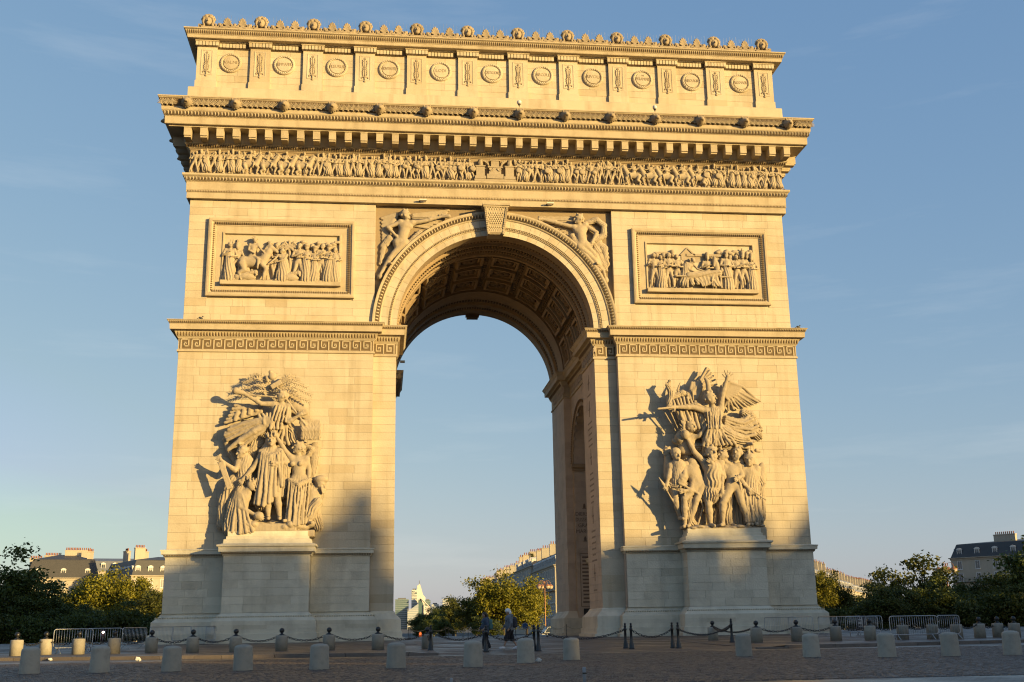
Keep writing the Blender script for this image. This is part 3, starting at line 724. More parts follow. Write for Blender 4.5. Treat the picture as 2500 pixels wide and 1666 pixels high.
# names cut in the passage wall
insc = None
pr = [o for o in arch.children if o.name.startswith('pier')][1]
for i, (wd, z) in enumerate((('DIERSHEIM', 10.55), ('DUSSELDORF', 10.08), ('GRAND', 9.61), ('MAROSLA', 9.12))):
    piece('inscription', text_mesh(wd, 0.44, 0.006, M['engrave'], 1.9), pr, (8.85, TY1-0.062, z))
tr = MB()
for z in (11.2, 8.5): tr.box(-0.10, 0.10, 0, 0.02, z-0.13, z+0.08).box(-0.16, 0.16, 0.002, 0.02, z-0.20, z-0.14).ell((0, 0.01, z+0.14), (0.08, 0.02, 0.08), 8, 4)
for k_ in range(13): tr.box(-0.34+rnd.uniform(0, .06), 0.34-rnd.uniform(0, .06), 0.001, 0.02, 6.95-0.30*k_, 7.08-0.30*k_)
tr.box(-0.45, 0.6, 0, 0.02, 7.3, 7.34).box(-0.45, 0.6, 0, 0.02, 3.05, 3.09).box(-0.5, -0.46, 0, 0.02, 3.05, 7.34)
tr.obj('engraved_panel', M['engrave'], pr, at=(8.65, TY1-0.07, 0))
tr = MB()
for z in (19.2, 17.2, 13.6, 9.3, 5.2):
    for yy in (3.1,):
        tr.box(-0.02, 0.01, yy-0.10, yy+0.10, z-0.55, z+0.35).box(-0.02, 0.01, yy-0.35, yy+0.35, z-0.05, z+0.05).ell((0, yy, z+0.5), (0.02, 0.16, 0.2), 8, 4)
for z in np.arange(4.0, 19.5, 0.42):
    if min(abs(z-q) for q in (19.2, 17.2, 13.6, 9.3, 5.2)) > 0.8:
        L_ = rnd.uniform(0.5, 1.0); tr.box(-0.012, 0.01, 3.1-L_, 3.1+L_, z-0.06, z+0.06)
tr.obj('engraved_trophies', mat('worn_engraving', (0.30, 0.235, 0.18), 0.9), pr, at=(XI, 0, 0))
MB().box(8.35, 8.9, TY1-0.09, TY1, 0.7, 2.9).obj('service_door', M['iron'], pr)

# ---- arch ring, spandrels, vault
spn = MB()
def arch_wall(mb, r, y0, y1, x1=8.86, z1=31.99):
    n = 40
    for i in range(n):
        t0, t1 = math.pi*i/n, math.pi*(i+1)/n
        def outp(t):
            c_, s_ = math.cos(t), math.sin(t)
            k_ = min(x1/abs(c_) if abs(c_) > 1e-6 else 1e9, (z1-ZS)/s_ if s_ > 1e-6 else 1e9)
            return (c_*k_, ZS+s_*k_)
        q = [(r*math.cos(t0), ZS+r*math.sin(t0)), outp(t0), outp(t1), (r*math.cos(t1), ZS+r*math.sin(t1))]
        mb.prism(q, y0, y1, 'xz')
        if (outp(t0)[0] == x1) != (abs(outp(t1)[0]) == x1 and outp(t1)[0] > 0) or abs(abs(outp(t0)[0])-x1) < 1e-6 and abs(outp(t1)[1]-z1) < 1e-6 and abs(abs(outp(t1)[0])-x1) > 1e-3 or abs(outp(t0)[1]-z1) < 1e-6 and abs(abs(outp(t1)[0])-x1) < 1e-6 and abs(outp(t1)[1]-z1) > 1e-3:
            sx = 1 if math.cos((t0+t1)/2) > 0 else -1
            mb.prism([outp(t0), (sx*x1, z1), outp(t1)], y0, y1, 'xz')
arch_wall(spn, 8.3, 0.46, 1.3); sp2 = MB(); arch_wall(sp2, 8.3, 21.0, 21.8); sp2.obj('spandrel_wall', M['ground'], arch)
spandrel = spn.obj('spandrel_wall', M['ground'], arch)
av = MB().obj('archivolt', M['stone'], arch)
def sector(r0, r1, t0, t1, y0, y1, n=2):
    mb = MB()
    for i in range(n):
        a, b = t0+(t1-t0)*i/n, t0+(t1-t0)*(i+1)/n
        mb.prism([(r0*math.cos(a), r0*math.sin(a)), (r1*math.cos(a), r1*math.sin(a)), (r1*math.cos(b), r1*math.sin(b)), (r0*math.cos(b), r0*math.sin(b))], y0, y1, 'xz')
    return mb
nv = 33; dt = math.pi/nv
me1 = sector(7.86, 8.42, -dt/2+0.0009, dt/2-0.0009, 0.13, 0.6).mesh('voussoir', M['stone'])
me2 = sector(7.22, 7.66, -dt/2+0.0009, dt/2-0.0009, 0.24, 0.9).mesh('voussoir', M['stone'])
for i in range(nv):
    t = dt*(i+0.5)
    piece('voussoir', me1, av, (0, rnd.uniform(-.004, .004), ZS), (0, -t, 0)); piece('voussoir', me2, av, (0, rnd.uniform(-.004, .004), ZS), (0, -t, 0))
def half_sweep(mb, prof, n=56, ends=True):
    """(radius, y) profile swept through the half circle"""
    v = []; f = []; m_ = len(prof)
    for i in range(n+1):
        t = math.pi*i/n
        v += [(r*math.cos(t), y, ZS+r*math.sin(t)) for r, y in prof]
    for i in range(n):
        for k_ in range(m_-1): f.append((i*m_+k_, i*m_+k_+1, (i+1)*m_+k_+1, (i+1)*m_+k_))
    return mb.add(v, f)
half_sweep(MB(), [(7.60, 0.5), (7.64, 0.19), (7.72, 0.16), (7.80, 0.16), (7.88, 0.22)]).obj('bead_moulding', M['mould'], av, smooth=False)
half_sweep(MB(), [(8.40, 0.3), (8.40, 0.08), (8.46, 0.04), (8.60, 0.06), (8.84, -0.08), (8.90, -0.10), (9.00, -0.10), (9.02, 0.5)]).obj('outer_moulding', M['mould'], av)
pl = []
n = 118
for i in range(n):
    t = math.pi*(i+0.5)/n
    if abs(t-math.pi/2) < 0.085: continue
    pl.append(Matrix.Translation((8.66*math.cos(t), -0.03, ZS+8.66*math.sin(t))) @ Euler((0, math.pi/2-t, 0)).to_matrix().to_4x4() @ Euler((0.5, 0, 0)).to_matrix().to_4x4())
eggs(av, 'egg_band', pl, 0.225, 0.36)
pl = [Matrix.Translation((7.76*math.cos(t), 0.15, ZS+7.76*math.sin(t))) @ Euler((0, math.pi/2-t, 0)).to_matrix().to_4x4() for t in np.linspace(0.01, math.pi-0.01, 190)]
MB().tile(leaf_unit(0.10, 0.12), pl).obj('bead_leaves', M['dirty'], av, kind='stuff')
# vault
vt = MB(); vt2 = MB()
half_sweep(vt, [(7.22, 0.24), (7.20, 1.35), (7.42, 1.40), (7.48, 1.5), (7.40, 2.3), (7.22, 2.45), (7.20, 2.55)])
half_sweep(vt2, [(7.20, 14.55), (7.20, 16.9), (7.42, 17.0), (7.42, 18.4), (7.20, 18.5), (7.20, 19.4), (7.35, 19.5), (7.35, 20.4), (7.2, 20.5), (7.20, 22.0), (9.0, 22.0)])
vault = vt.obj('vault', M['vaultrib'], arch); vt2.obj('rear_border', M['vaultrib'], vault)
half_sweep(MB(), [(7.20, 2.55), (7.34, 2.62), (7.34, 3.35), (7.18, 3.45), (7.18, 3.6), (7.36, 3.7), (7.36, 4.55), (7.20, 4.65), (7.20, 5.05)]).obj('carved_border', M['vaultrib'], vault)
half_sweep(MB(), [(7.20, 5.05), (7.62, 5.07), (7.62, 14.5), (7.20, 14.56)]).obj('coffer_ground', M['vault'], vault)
def arc_places(y, rad, n, flip=0):
    return [Matrix.Translation((rad*math.cos(t), y, ZS+rad*math.sin(t))) @ Euler((0, -t-math.pi/2, 0)).to_matrix().to_4x4() for t in np.linspace(0.02, math.pi-0.02, n)]
wave = MB().ell((0, 0, 0), (0.10, 0.26, 0.10), 6, 4)
MB().tile(wave, arc_places(1.9, 7.40, 90)).obj('guilloche_band', M['dirty'], vault, smooth=True, kind='stuff')
MB().tile(MB().ell((0, 0, 0), (0.09, 0.30, 0.16), 6, 4), arc_places(3.0, 7.32, 100)).obj('egg_band', M['dirty'], vault, smooth=True, kind='stuff')
MB().tile(MB().ell((0, 0, 0), (0.08, 0.34, 0.12), 6, 4), arc_places(4.12, 7.34, 110)).obj('leaf_band', M['dirty'], vault, smooth=True, kind='stuff')
MB().tile(MB().ell((0, 0, 0), (0.09, 0.55, 0.12), 6, 4), arc_places(17.7, 7.40, 90)+arc_places(19.95, 7.35, 100)).obj('rear_leaf_band', M['dirty'], vault, smooth=True, kind='stuff')
def coffer(y0, y1, ha=8.6):
    """one sunk coffer with stepped frame and a rosette, at the top of the circle"""
    fr, inn = MB(), MB(); n = 6; a0 = R(ha)
    def strip(mb, r0, r1, ya, yb, ta, tb):
        for i in range(n):
            t0, t1 = ta+(tb-ta)*i/n, ta+(tb-ta)*(i+1)/n
            P = lambda r, t, y: (r*math.sin(t), y, r*math.cos(t))
            v = [P(r, t, y) for r in (r0, r1) for t in (t0, t1) for y in (ya, yb)]
            mb.add(v, [(0, 1, 3, 2), (4, 6, 7, 5), (0, 4, 5, 1), (2, 3, 7, 6), (0, 2, 6, 4), (1, 5, 7, 3)])
    w = 0.20
    strip(fr, 7.20, 7.66, y0, y0+w, -a0, a0); strip(fr, 7.20, 7.66, y1-w, y1, -a0, a0)
    strip(fr, 7.20, 7.66, y0+w, y1-w, -a0, -a0+w/7.3); strip(fr, 7.20, 7.66, y0+w, y1-w, a0-w/7.3, a0)
    k_ = 0.36
    strip(fr, 7.40, 7.66, y0+w+0.06, y0+k_, -a0+0.04, a0-0.04); strip(fr, 7.40, 7.66, y1-k_, y1-w-0.06, -a0+0.04, a0-0.04)
    strip(fr, 7.40, 7.66, y0+k_, y1-k_, -a0+0.035, -a0+0.055); strip(fr, 7.40, 7.66, y0+k_, y1-k_, a0-0.055, a0-0.035)
    yc = (y0+y1)/2
    for i in range(8):
        q = i*math.pi/4; inn.ell((0.42*math.cos(q), yc+0.36*math.sin(q), 7.42), (0.28, 0.28, 0.14), 6, 4)
    inn.ell((0, yc, 7.36), (0.2, 0.2, 0.16), 8, 4)
    return fr.mesh('coffer', M['vaultrib']), inn.mesh('rosette', M['vault'], True)
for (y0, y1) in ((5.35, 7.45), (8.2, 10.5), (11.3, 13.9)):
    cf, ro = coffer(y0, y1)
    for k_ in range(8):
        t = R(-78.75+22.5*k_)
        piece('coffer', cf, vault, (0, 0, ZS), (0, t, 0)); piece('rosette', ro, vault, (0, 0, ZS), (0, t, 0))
fl = MB().ell((0, 0, 0), (0.16, 0.22, 0.07), 6, 4)
pl = []
for t in [R(-90+22.5*k_) for k_ in range(9)]:
    for y in np.arange(5.3, 14.3, 0.55): pl.append(Matrix.Translation((7.58*math.sin(t), y, ZS+7.58*math.cos(t))) @ Euler((0, t, 0)).to_matrix().to_4x4())
for y in (7.82, 10.9):
    for t in np.arange(-1.5, 1.5, 0.075): pl.append(Matrix.Translation((7.58*math.sin(t), y, ZS+7.58*math.cos(t))) @ Euler((0, t, 0)).to_matrix().to_4x4())
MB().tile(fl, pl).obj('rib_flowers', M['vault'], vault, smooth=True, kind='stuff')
# keystones
def keystone(y, f):
    kb = MB(); N = 14; prof = []
    for i in range(N+1):
        t = i/N; z = 31.62-1.95*t
        prof.append((0.30+0.60*math.cos(t*math.pi*0.5)**0.8*(1-0.35*t)+0.16*math.exp(-((t-0.93)/0.10)**2), z, 0.86-0.28*t))
    for i in range(N):
        (d0, z0, w0), (d1, z1, w1) = prof[i], prof[i+1]
        kb.add([(-w0, f*-d0, z0), (w0, f*-d0, z0), (w1, f*-d1, z1), (-w1, f*-d1, z1), (-w0, 0.6, z0), (w0, 0.6, z0), (w1, 0.6, z1), (-w1, 0.6, z1)],
               [(0, 3, 2, 1), (0, 4, 7, 3), (1, 2, 6, 5)] + ([(3, 7, 6, 2)] if i == N-1 else []))
        for e in (-1, 1):
            for wq in (0.86, 0.97): kb.box(e*w0*wq-0.03, e*w0*wq+0.03, f*-d0-0.05, f*-d0+0.1, z1-0.02, z0)
    kb.box(-0.96, 0.96, f*-0.98, 0.7, 31.62, 31.74); kb.box(-1.02, 1.02, f*-1.06, 0.7, 31.742, 31.90)
    ko = kb.obj('keystone', M['mould'], arch, at=(0, y, 0))
    sc = MB()
    for r_ in range(11):
        t = (r_+0.6)/12; j = min(int(t*N), N-1); d0, z0, w0 = prof[j]
        nn = 7 - r_ % 2
        for c_ in range(nn): sc.ell(((c_-(nn-1)/2)*w0*0.22, f*-(d0+0.005), z0), (0.08, 0.018, 0.09), 6, 4)
    sc.obj('scale_pattern', M['mould'], ko, smooth=True, kind='stuff')
keystone(0.05, 1)
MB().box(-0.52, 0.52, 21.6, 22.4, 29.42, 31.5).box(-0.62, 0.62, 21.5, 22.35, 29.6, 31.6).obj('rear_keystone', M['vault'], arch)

# ---- architrave, frieze, cornice
AX, AY0, AY1 = 22.45, -0.2, 22.4
ac = MB().ring([(0, 31.98), (0, 32.41), (0.03, 32.43), (0.05, 32.50), (0.03, 32.60), (0.05, 32.62), (0.05, 33.22), (0.10, 33.25), (0.12, 33.30), (0.22, 33.56), (0.28, 33.60), (0.34, 33.66), (0.34, 33.80), (-0.1, 33.87)], -AX, AX, AY0, AY1)
archi = ac.obj('architrave', M['mould'], arch)
eggs(archi, 'egg_band', run(-AX-0.15, AX+0.15, 0.236, AY0-0.17, 33.43, 0.35), 0.236, 0.30)
MB().tile(leaf_unit(0.11, 0.13), run(-AX, AX, 0.115, AY0-0.045, 32.51)).obj('bead_band', M['dirty'], archi, kind='stuff')
fz = MB().ring([(-0.08, 33.8), (-0.08, 35.74), (-0.02, 35.75), (-0.02, 35.86)], -AX, AX, AY0, AY1)
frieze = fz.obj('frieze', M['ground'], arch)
co = MB().ring([(-0.1, 35.83), (0.04, 35.85), (0.10, 35.92), (0.28, 36.10), (0.33, 36.12), (0.33, 36.18), (0.36, 36.19), (0.36, 36.92), (0.42, 36.95), (1.30, 36.96), (1.30, 37.04), (1.52, 37.06), (1.55, 37.10), (1.56, 37.60), (1.60, 37.64), (1.64, 37.70), (1.74, 37.98), (1.78, 38.02), (1.80, 38.10), (1.80, 38.24), (1.80, 38.28), (1.84, 38.50), (1.92, 38.78), (2.02, 38.94), (2.06, 38.96), (2.06, 39.05), (0.4, 39.30)], -AX, AX, AY0, AY1)
corn = co.obj('cornice', M['mould'], arch)
MB().tile(leaf_unit(0.17, 0.26), run(-AX-0.25, AX+0.25, 0.175, AY0-0.20, 36.00, 0.6)).obj('leaf_band', M['dirty'], corn, kind='stuff')
eggs(corn, 'egg_band', run(-AX-1.68, AX+1.68, 0.236, AY0-1.70, 37.84, 0.3), 0.236, 0.34)
md = MB(); md.box(-0.25, 0.25, -0.95, 0.1, 0.12, 0.72); md.box(-0.235, 0.235, -0.86, 0.1, 0.0, 0.118); md.box(-0.28, 0.28, -0.99, 0.1, 0.722, 0.775)
mdm = md.mesh('modillion', M['mould'])
for i in range(40): piece('modillion', mdm, corn, (-22.42+1.15*i, AY0-0.34, 36.19))
for e in (-1, 1):
    for i in range(20): piece('modillion', mdm, corn, (e*(AX+0.34), 0.5+1.15*i, 36.19), (0, 0, e*math.pi/2))
pm = MB()
for i in range(9):
    a = R(-80+20*i); ln = 0.46-0.07*abs(i-4)/4
    pm.ell((0.5*ln*math.sin(a)*0.8, -0.05-0.02*math.cos(a), 0.06+0.55*ln*math.cos(a)), (0.035, 0.05, ln*0.5), 5, 4, Euler((0.15, a, 0)).to_matrix())
pm.ell((0, -0.06, 0.04), (0.07, 0.06, 0.07), 6, 4)
pmm = pm.mesh('palmette', M['carve'], True)
ls = 3.452
for i in range(13):
    for k_ in range(8):
        if len([1]) and True:
            x = -22.47+ls*i+0.42+0.373*(k_)
            if i < 13: piece('palmette', pmm, corn, (x, AY0-1.86, 38.34), (0.2, 0, 0))
for x in (-24.2, -23.85, -23.47, 23.2, 23.5, 23.85, 24.2): piece('palmette', pmm, corn, (x, AY0-1.86, 38.34), (0.2, 0, 0))
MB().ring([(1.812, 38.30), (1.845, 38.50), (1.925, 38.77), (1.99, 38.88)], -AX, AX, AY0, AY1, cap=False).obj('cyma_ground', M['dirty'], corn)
S = Carve((-0.42, -0.62, -0.42), (0.42, 0.15, 0.45), 0.03)
S.ell((0, -0.12, 0), (0.30, 0.26, 0.32)).ell((0, -0.34, -0.06), (0.17, 0.20, 0.16)).ell((0, -0.48, -0.08), (0.10, 0.08, 0.08))
S.ell((0, -0.46, -0.20), (0.10, 0.09, 0.06), 0, sub=True)
for i in range(15):
    a = i*2*math.pi/15; S.cap((0.22*math.sin(a), -0.14, 0.22*math.cos(a)), (0.34*math.sin(a), -0.06, 0.34*math.cos(a)), 0.08, 0.05, 0.02)
for e in (-1, 1): S.ell((e*0.10, -0.40, 0.03), (0.04, 0.06, 0.04), 0, sub=True).ell((e*0.2, -0.26, 0.22), (0.07, 0.06, 0.08), 0.02)
lionm = S.mesh('lion_head', M['crest'])
for i in range(14): piece('lion_head', lionm, corn, (-22.45+ls*i, AY0-1.90, 38.54), (0, 0, 0), (1.12, 1.25, 1.15))
for e in (-1, 1):
    for i in range(6): piece('lion_head', lionm, corn, (e*(AX+1.86), 1.0+ls*i, 38.54), (0, 0, e*math.pi/2))

# ---- attic
BX, BY0, BY1 = 22.52, 0.1, 22.1
at = MB().ring([(0.42, 39.0), (0.42, 39.9), (0.34, 39.95), (0.30, 40.1), (0.30, 40.78), (0.20, 40.86), (0.06, 40.92), (-0.14, 40.93), (-0.14, 41.42), (-0.2, 41.48), (-0.2, 44.9)], -BX, BX, BY0, BY1)
attic = at.obj('attic', M['stone'], arch)
pil = MB(); pil.box(-0.74, 0.74, 0, 0.3, 0.57, 3.32); pil.box(-0.80, 0.80, -0.05, 0.3, 0, 0.53).add([(-0.80, -0.05, 0.53), (0.80, -0.05, 0.53), (0.74, 0, 0.57), (-0.74, 0, 0.57)], [(0, 1, 2, 3)])
# recessed field on the pilaster: a sunk frame
rect_frame(pil, [(0, 0.001), (0, -0.025), (0.05, -0.03), (0.09, -0.012), (0.13, 0.05)], -0.43, 0.43, 1.02, 3.10)
pilm = pil.mesh('pilaster', M['stone'])
fieldm = MB().box(-0.31, 0.31, 0.012, 0.2, 1.14, 2.98).mesh('pilaster_field', M['stone'])
sw = MB()
sw.add([(-0.055, 0, 1.35), (0.055, 0, 1.35), (0.045, 0, 2.80), (0, 0, 2.92), (-0.045, 0, 2.80), (0, -0.07, 1.35), (0, -0.06, 2.84)], [(0, 5, 6, 4), (5, 1, 2, 6), (4, 6, 3), (6, 2, 3), (0, 1, 5)])
sw.box(-0.22, 0.22, -0.06, 0.02, 1.27, 1.35).ell((-0.24, -0.03, 1.26), (0.05, 0.05, 0.07)).ell((0.24, -0.03, 1.26), (0.05, 0.05, 0.07)).box(-0.05, 0.05, -0.07, 0.02, 1.03, 1.27).ell((0, -0.03, 0.98), (0.10, 0.07, 0.10))
for i in range(10):
    for e in (-1, 1):
        sw.ell((e*(0.14+0.03*math.sin(i)), -0.02, 1.48+0.135*i), (0.035, 0.05, 0.10), 6, 4, Euler((0, e*0.55, 0)).to_matrix())
for i in range(5): sw.ell((0.03*(i-2), -0.03, 2.86+0.02*(2-abs(i-2))), (0.03, 0.04, 0.08), 5, 4)
swm = sw.mesh('sword_relief', M['carve'], True)
ps = 3.93
for i in range(12):
    x = -21.615+ps*i
    piece('pilaster', pilm, attic, (x, BY0, 40.93)); piece('sword_relief', swm, attic, (x, BY0+0.01, 40.93))
sh = MB().lathe([(0.02, 0.0), (0.80, 0.0), (0.80, -0.10), (0.76, -0.15), (0.66, -0.16), (0.60, -0.10), (0.56, -0.075), (0.54, -0.15), (0.30, -0.17), (0.0, -0.175)], 40, axis='y')
for i in range(26):
    a = 2*math.pi*i/26; sh.ell((0.68*math.cos(a), -0.15, 0.68*math.sin(a)), (0.055, 0.05, 0.10), 5, 4, Euler((0, -a+0.6, 0)).to_matrix())
shm = sh.mesh('shield', M['stone'])
names_ = ['VALMI', 'JEMMAPES', 'FLEURUS', 'MONTENOTTE', 'LODI', 'CASTIGLIONE', 'ARCOLE', 'RIVOLI', 'PYRAMIDES', 'ABOUKIR', 'ALKMAER']
letm = mat('lettering_stone', (0.36, 0.275, 0.17), 0.9)
for i, wd in enumerate(names_):
    x = -19.85+3.957*i
    piece('shield', shm, attic, (x, 0.29, 43.06))
    piece('inscription', text_mesh(wd, 0.36, 0.004, letm, 1.08), attic, (x, 0.108, 43.06 if i != 8 else 43.03))
    if i == 8: piece('inscription', text_mesh('LES', 0.16, 0.004, letm), attic, (x, 0.108, 43.33))
bk = random.Random(5); me = unit_block(M['stone'])
for i in range(11):
    x0 = -21.615+ps*i+0.74; x1 = x0+ps-1.48
    for j, (a, b) in enumerate(courses(41.5, 44.2, 0.54)):
        for c, d in cuts(x0, x1, 1.2, bk): piece('stone_block', me, attic, (c+0.008, 0.285-bk.uniform(0, .006), a+0.008), (0, 0, 0), (d-c-0.016, 0.08, b-a-0.016))
ct = MB().ring([(-0.19, 44.18), (-0.15, 44.24), (-0.15, 44.62), (0.08, 44.63), (0.08, 44.70), (0.10, 44.72), (0.50, 44.74), (0.52, 44.78), (0.54, 44.96), (0.58, 45.0), (0.68, 45.32), (0.76, 45.36), (0.79, 45.38), (0.79, 45.46), (0.30, 45.52)], -BX, BX, BY0, BY1)
acor = ct.obj('attic_cornice', M['mould'], arch)
MB().tile(leaf_unit(0.15, 0.30), run(-BX-0.6, BX+0.6, 0.16, BY0-0.64, 45.17, 0.3)).obj('leaf_band', M['dirty'], acor, kind='stuff')
dm = MB().box(-0.10, 0.10, 0, 0.3, 0, 0.31).mesh('dentil', M['stone'])
for i in range(12):
    x = -21.615+ps*i
    for k_ in range(7): piece('dentil', dm, acor, (x-0.74+0.247*k_, BY0-0.24, 44.29))
    if i < 11:
        for k_ in range(8): piece('dentil', dm, acor, (x+0.74+0.245*(k_+1), BY0-0.05, 44.25))
MB().box(-BX, BX, 0.20, 0.5, 44.19, 44.60).obj('dentil_gap_shade', M['dirty'], acor)  # dark backing stands in for shade deep between the dentils
cpm = MB().box(-0.80, 0.80, BY0-0.10, 0.35, 44.26, 44.606).box(-0.88, 0.88, BY0-0.28, 0.35, 44.607, 44.72).mesh('pilaster_cap', M['mould'])
for i in range(12): piece('pilaster_cap', cpm, acor, (-21.615+ps*i, 0, 0))
# cresting
cr_ = MB().ring([(0.38, 45.44), (0.38, 45.60), (0.32, 45.66), (0.20, 45.68), (0.20, 46.06), (0.14, 46.10), (-0.2, 46.11)], -BX+0.35, BX-0.35, BY0, BY1).obj('cresting', M['crest'], arch)
S = Carve((-0.72, -0.5, -0.1), (0.72, 0.25, 1.42), 0.035)
S.ell((0, -0.05, 0.62), (0.30, 0.24, 0.38), 0.03).cap((0, -0.30, 0.66), (0, -0.36, 0.54), 0.03, 0.06, 0.02).ell((0, -0.16, 0.36), (0.18, 0.14, 0.15), 0.05)
for e in (-1, 1):
    S.ell((e*0.11, -0.29, 0.68), (0.06, 0.06, 0.05), 0, sub=True)
    S.path([(e*0.16, -0.12, 1.0), (e*0.36, -0.08, 0.86), (e*0.42, -0.05, 0.55), (e*0.34, -0.06, 0.25), (e*0.5, -0.03, 0.10)], 0.15, 0.08, 0.04, fold=(5, 0.03, 1))
    S.path([(e*0.40, 0, 0.10), (e*0.58, 0, 0.14), (e*0.64, 0, 0.30)], 0.07, 0.05, 0.03)
S.cap((-0.07, -0.28, 0.45), (0.07, -0.28, 0.45), 0.03, 0.03, 0.01)
for i in range(7):
    a = R(-78+26*i); S.ell((0.46*math.sin(a), 0.02, 0.72+0.48*math.cos(a)), (0.17, 0.12, 0.17), 0.02)
    S.ell((0.46*math.sin(a), -0.10, 0.72+0.48*math.cos(a)), (0.07, 0.05, 0.07), 0, sub=True)
S.box((0, 0.02, 0.02), (0.6, 0.16, 0.12))
maskm = S.mesh('carved_mask', M['crest'])
S = Carve((-0.6, -0.3, -0.1), (0.6, 0.2, 0.75), 0.035)
for i in range(7):
    a = R(-72+24*i); ln = 0.52-0.10*abs(i-3)/3
    S.cap((0.05*math.sin(a), -0.02, 0.20), (0.6*ln*math.sin(a), -0.05, 0.18+ln*math.cos(a)), 0.035, 0.065, 0.01)
for e in (-1, 1):
    S.path([(e*0.04, -0.02, 0.10), (e*0.22, -0.04, 0.05), (e*0.42, -0.04, 0.12), (e*0.50, -0.04, 0.26), (e*0.42, -0.04, 0.30)], 0.09, 0.06, 0.02)
S.box((0, 0.02, 0.0), (0.56, 0.10, 0.07))
palm_ = S.mesh('crest_palmette', M['crest'])
S = Carve((-0.3, -0.2, -0.1), (0.3, 0.2, 0.4), 0.035)
for e in (-1, 1): S.path([(e*0.02, 0, 0.0), (e*0.14, -0.02, 0.08), (e*0.16, -0.02, 0.22)], 0.06, 0.05, 0.02)
S.ell((0, -0.02, 0.2), (0.06, 0.06, 0.12))
budm = S.mesh('crest_bud', M['crest'])
for i in range(12):
    x = -21.615+3.927*i
    piece('carved_mask', maskm, cr_, (x, BY0-0.24, 45.70), (0, 0, 0), (0.9, 1, 0.88))
    if i < 11:
        for q in (1.40, 2.52): piece('crest_palmette', palm_, cr_, (x+q, BY0-0.24, 45.72), (0, 0, 0), (1.15, 1, 1.2))
        for q in (0.78, 1.96, 3.15): piece('crest_bud', budm, cr_, (x+q, BY0-0.24, 45.72), (0, 0, 0), (1.5, 1, 1.5))
for e in (-1, 1):
    for i in range(1, 6): piece('carved_mask', maskm, cr_, (e*(BX+0.0), 0.2+3.9*i, 45.72), (0, 0, e*math.pi/2))
sp = MB(); q = random.Random(3)
for x in np.arange(-21.0, 21.4, 0.26):
    h_ = 1.25+q.uniform(-0.15, 0.12); sp.box(x-0.006, x+0.006, BY0-0.05, BY0-0.038, 45.7, 45.7+h_)
sp.obj('bird_spikes', M['steel'], cr_, kind='stuff')
MB().box(-BX, BX, BY0+0.2, BY1-0.2, 44.9, 45.5).obj('attic_roof', M['base'], arch)
# ================================================================== SCULPTURE
def A3(*p): return tuple(p)
# ---- frieze figures: one carving per pose, then copies along the band
def relief_person(seed, hat='cap', stance=0.18, arms=(0.2, 0.5), coat=False, dirx=1, prop=None):
    r = random.Random(seed); H = 1.72; hh = 0.235
    S = Carve((-0.62, -0.42, -0.02), (0.62, 0.10, 1.92), 0.032)
    lean = r.uniform(-0.13, 0.13); y = -0.10
    pel = (lean*0.3, y, 0.86); sh = 1.40
    J = dict(head=(lean+0.03*dirx, y-0.04, 1.60), sL=(lean-0.19, y, sh), sR=(lean+0.19, y-0.02, sh), pel=pel,
             kL=(-0.10-stance*0.5, y-0.06, 0.46), aL=(-0.10-stance, y, 0.10), kR=(0.10+stance*0.5, y-0.10, 0.46), aR=(0.10+stance*0.9, y-0.03, 0.10),
             eL=(lean-0.30, y-0.05, 1.12), hL=(lean-0.30+arms[0], y-0.16, 1.12+arms[1]*0.4),
             eR=(lean+0.32, y-0.05, 1.14), hR=(lean+0.30-arms[1]*0.6, y-0.2, 1.02+arms[0]*0.5))
    if r.random() < 0.3: J['eR'] = (lean+0.36, y-0.05, 1.46); J['hR'] = (lean+0.52, y-0.08, 1.62)
    figure(S, J, hh, (dirx*0.8, -0.6, 0), hat, fine=False, bulk=1.05)
    if coat:
        S.cap((lean, y, 1.05), (lean*0.2, y-0.02, 0.40), 0.17, 0.27, 0.04, flat=0.8, fold=(5, 0.035, seed))
    if r.random() < 0.6: S.box((lean-0.12*dirx, -0.02, 1.25), (0.13, 0.14, 0.17))
    if prop == 'musket': S.cap((0.30, -0.24, 0.75), (0.10, -0.16, 1.86), 0.03, 0.025, 0.01)
    if prop == 'flag':
        S.cap((0.22, -0.2, 0.5), (0.42, -0.16, 1.88), 0.03, 0.03, 0.01); S.cap((0.40, -0.08, 1.75), (0.10, -0.06, 1.45), 0.12, 0.2, 0.03, flat=0.4, fold=(3, 0.04, 1))
    if prop == 'drum': S.cap((0.20, -0.30, 0.92), (0.20, -0.16, 0.92), 0.22, 0.22, 0.02)
    if prop == 'basket': S.ell((0.2, -0.22, 0.95), (0.2, 0.14, 0.16))
    S.rough(0.006, 21)
    return S.mesh('relief_figure', M['carve'])
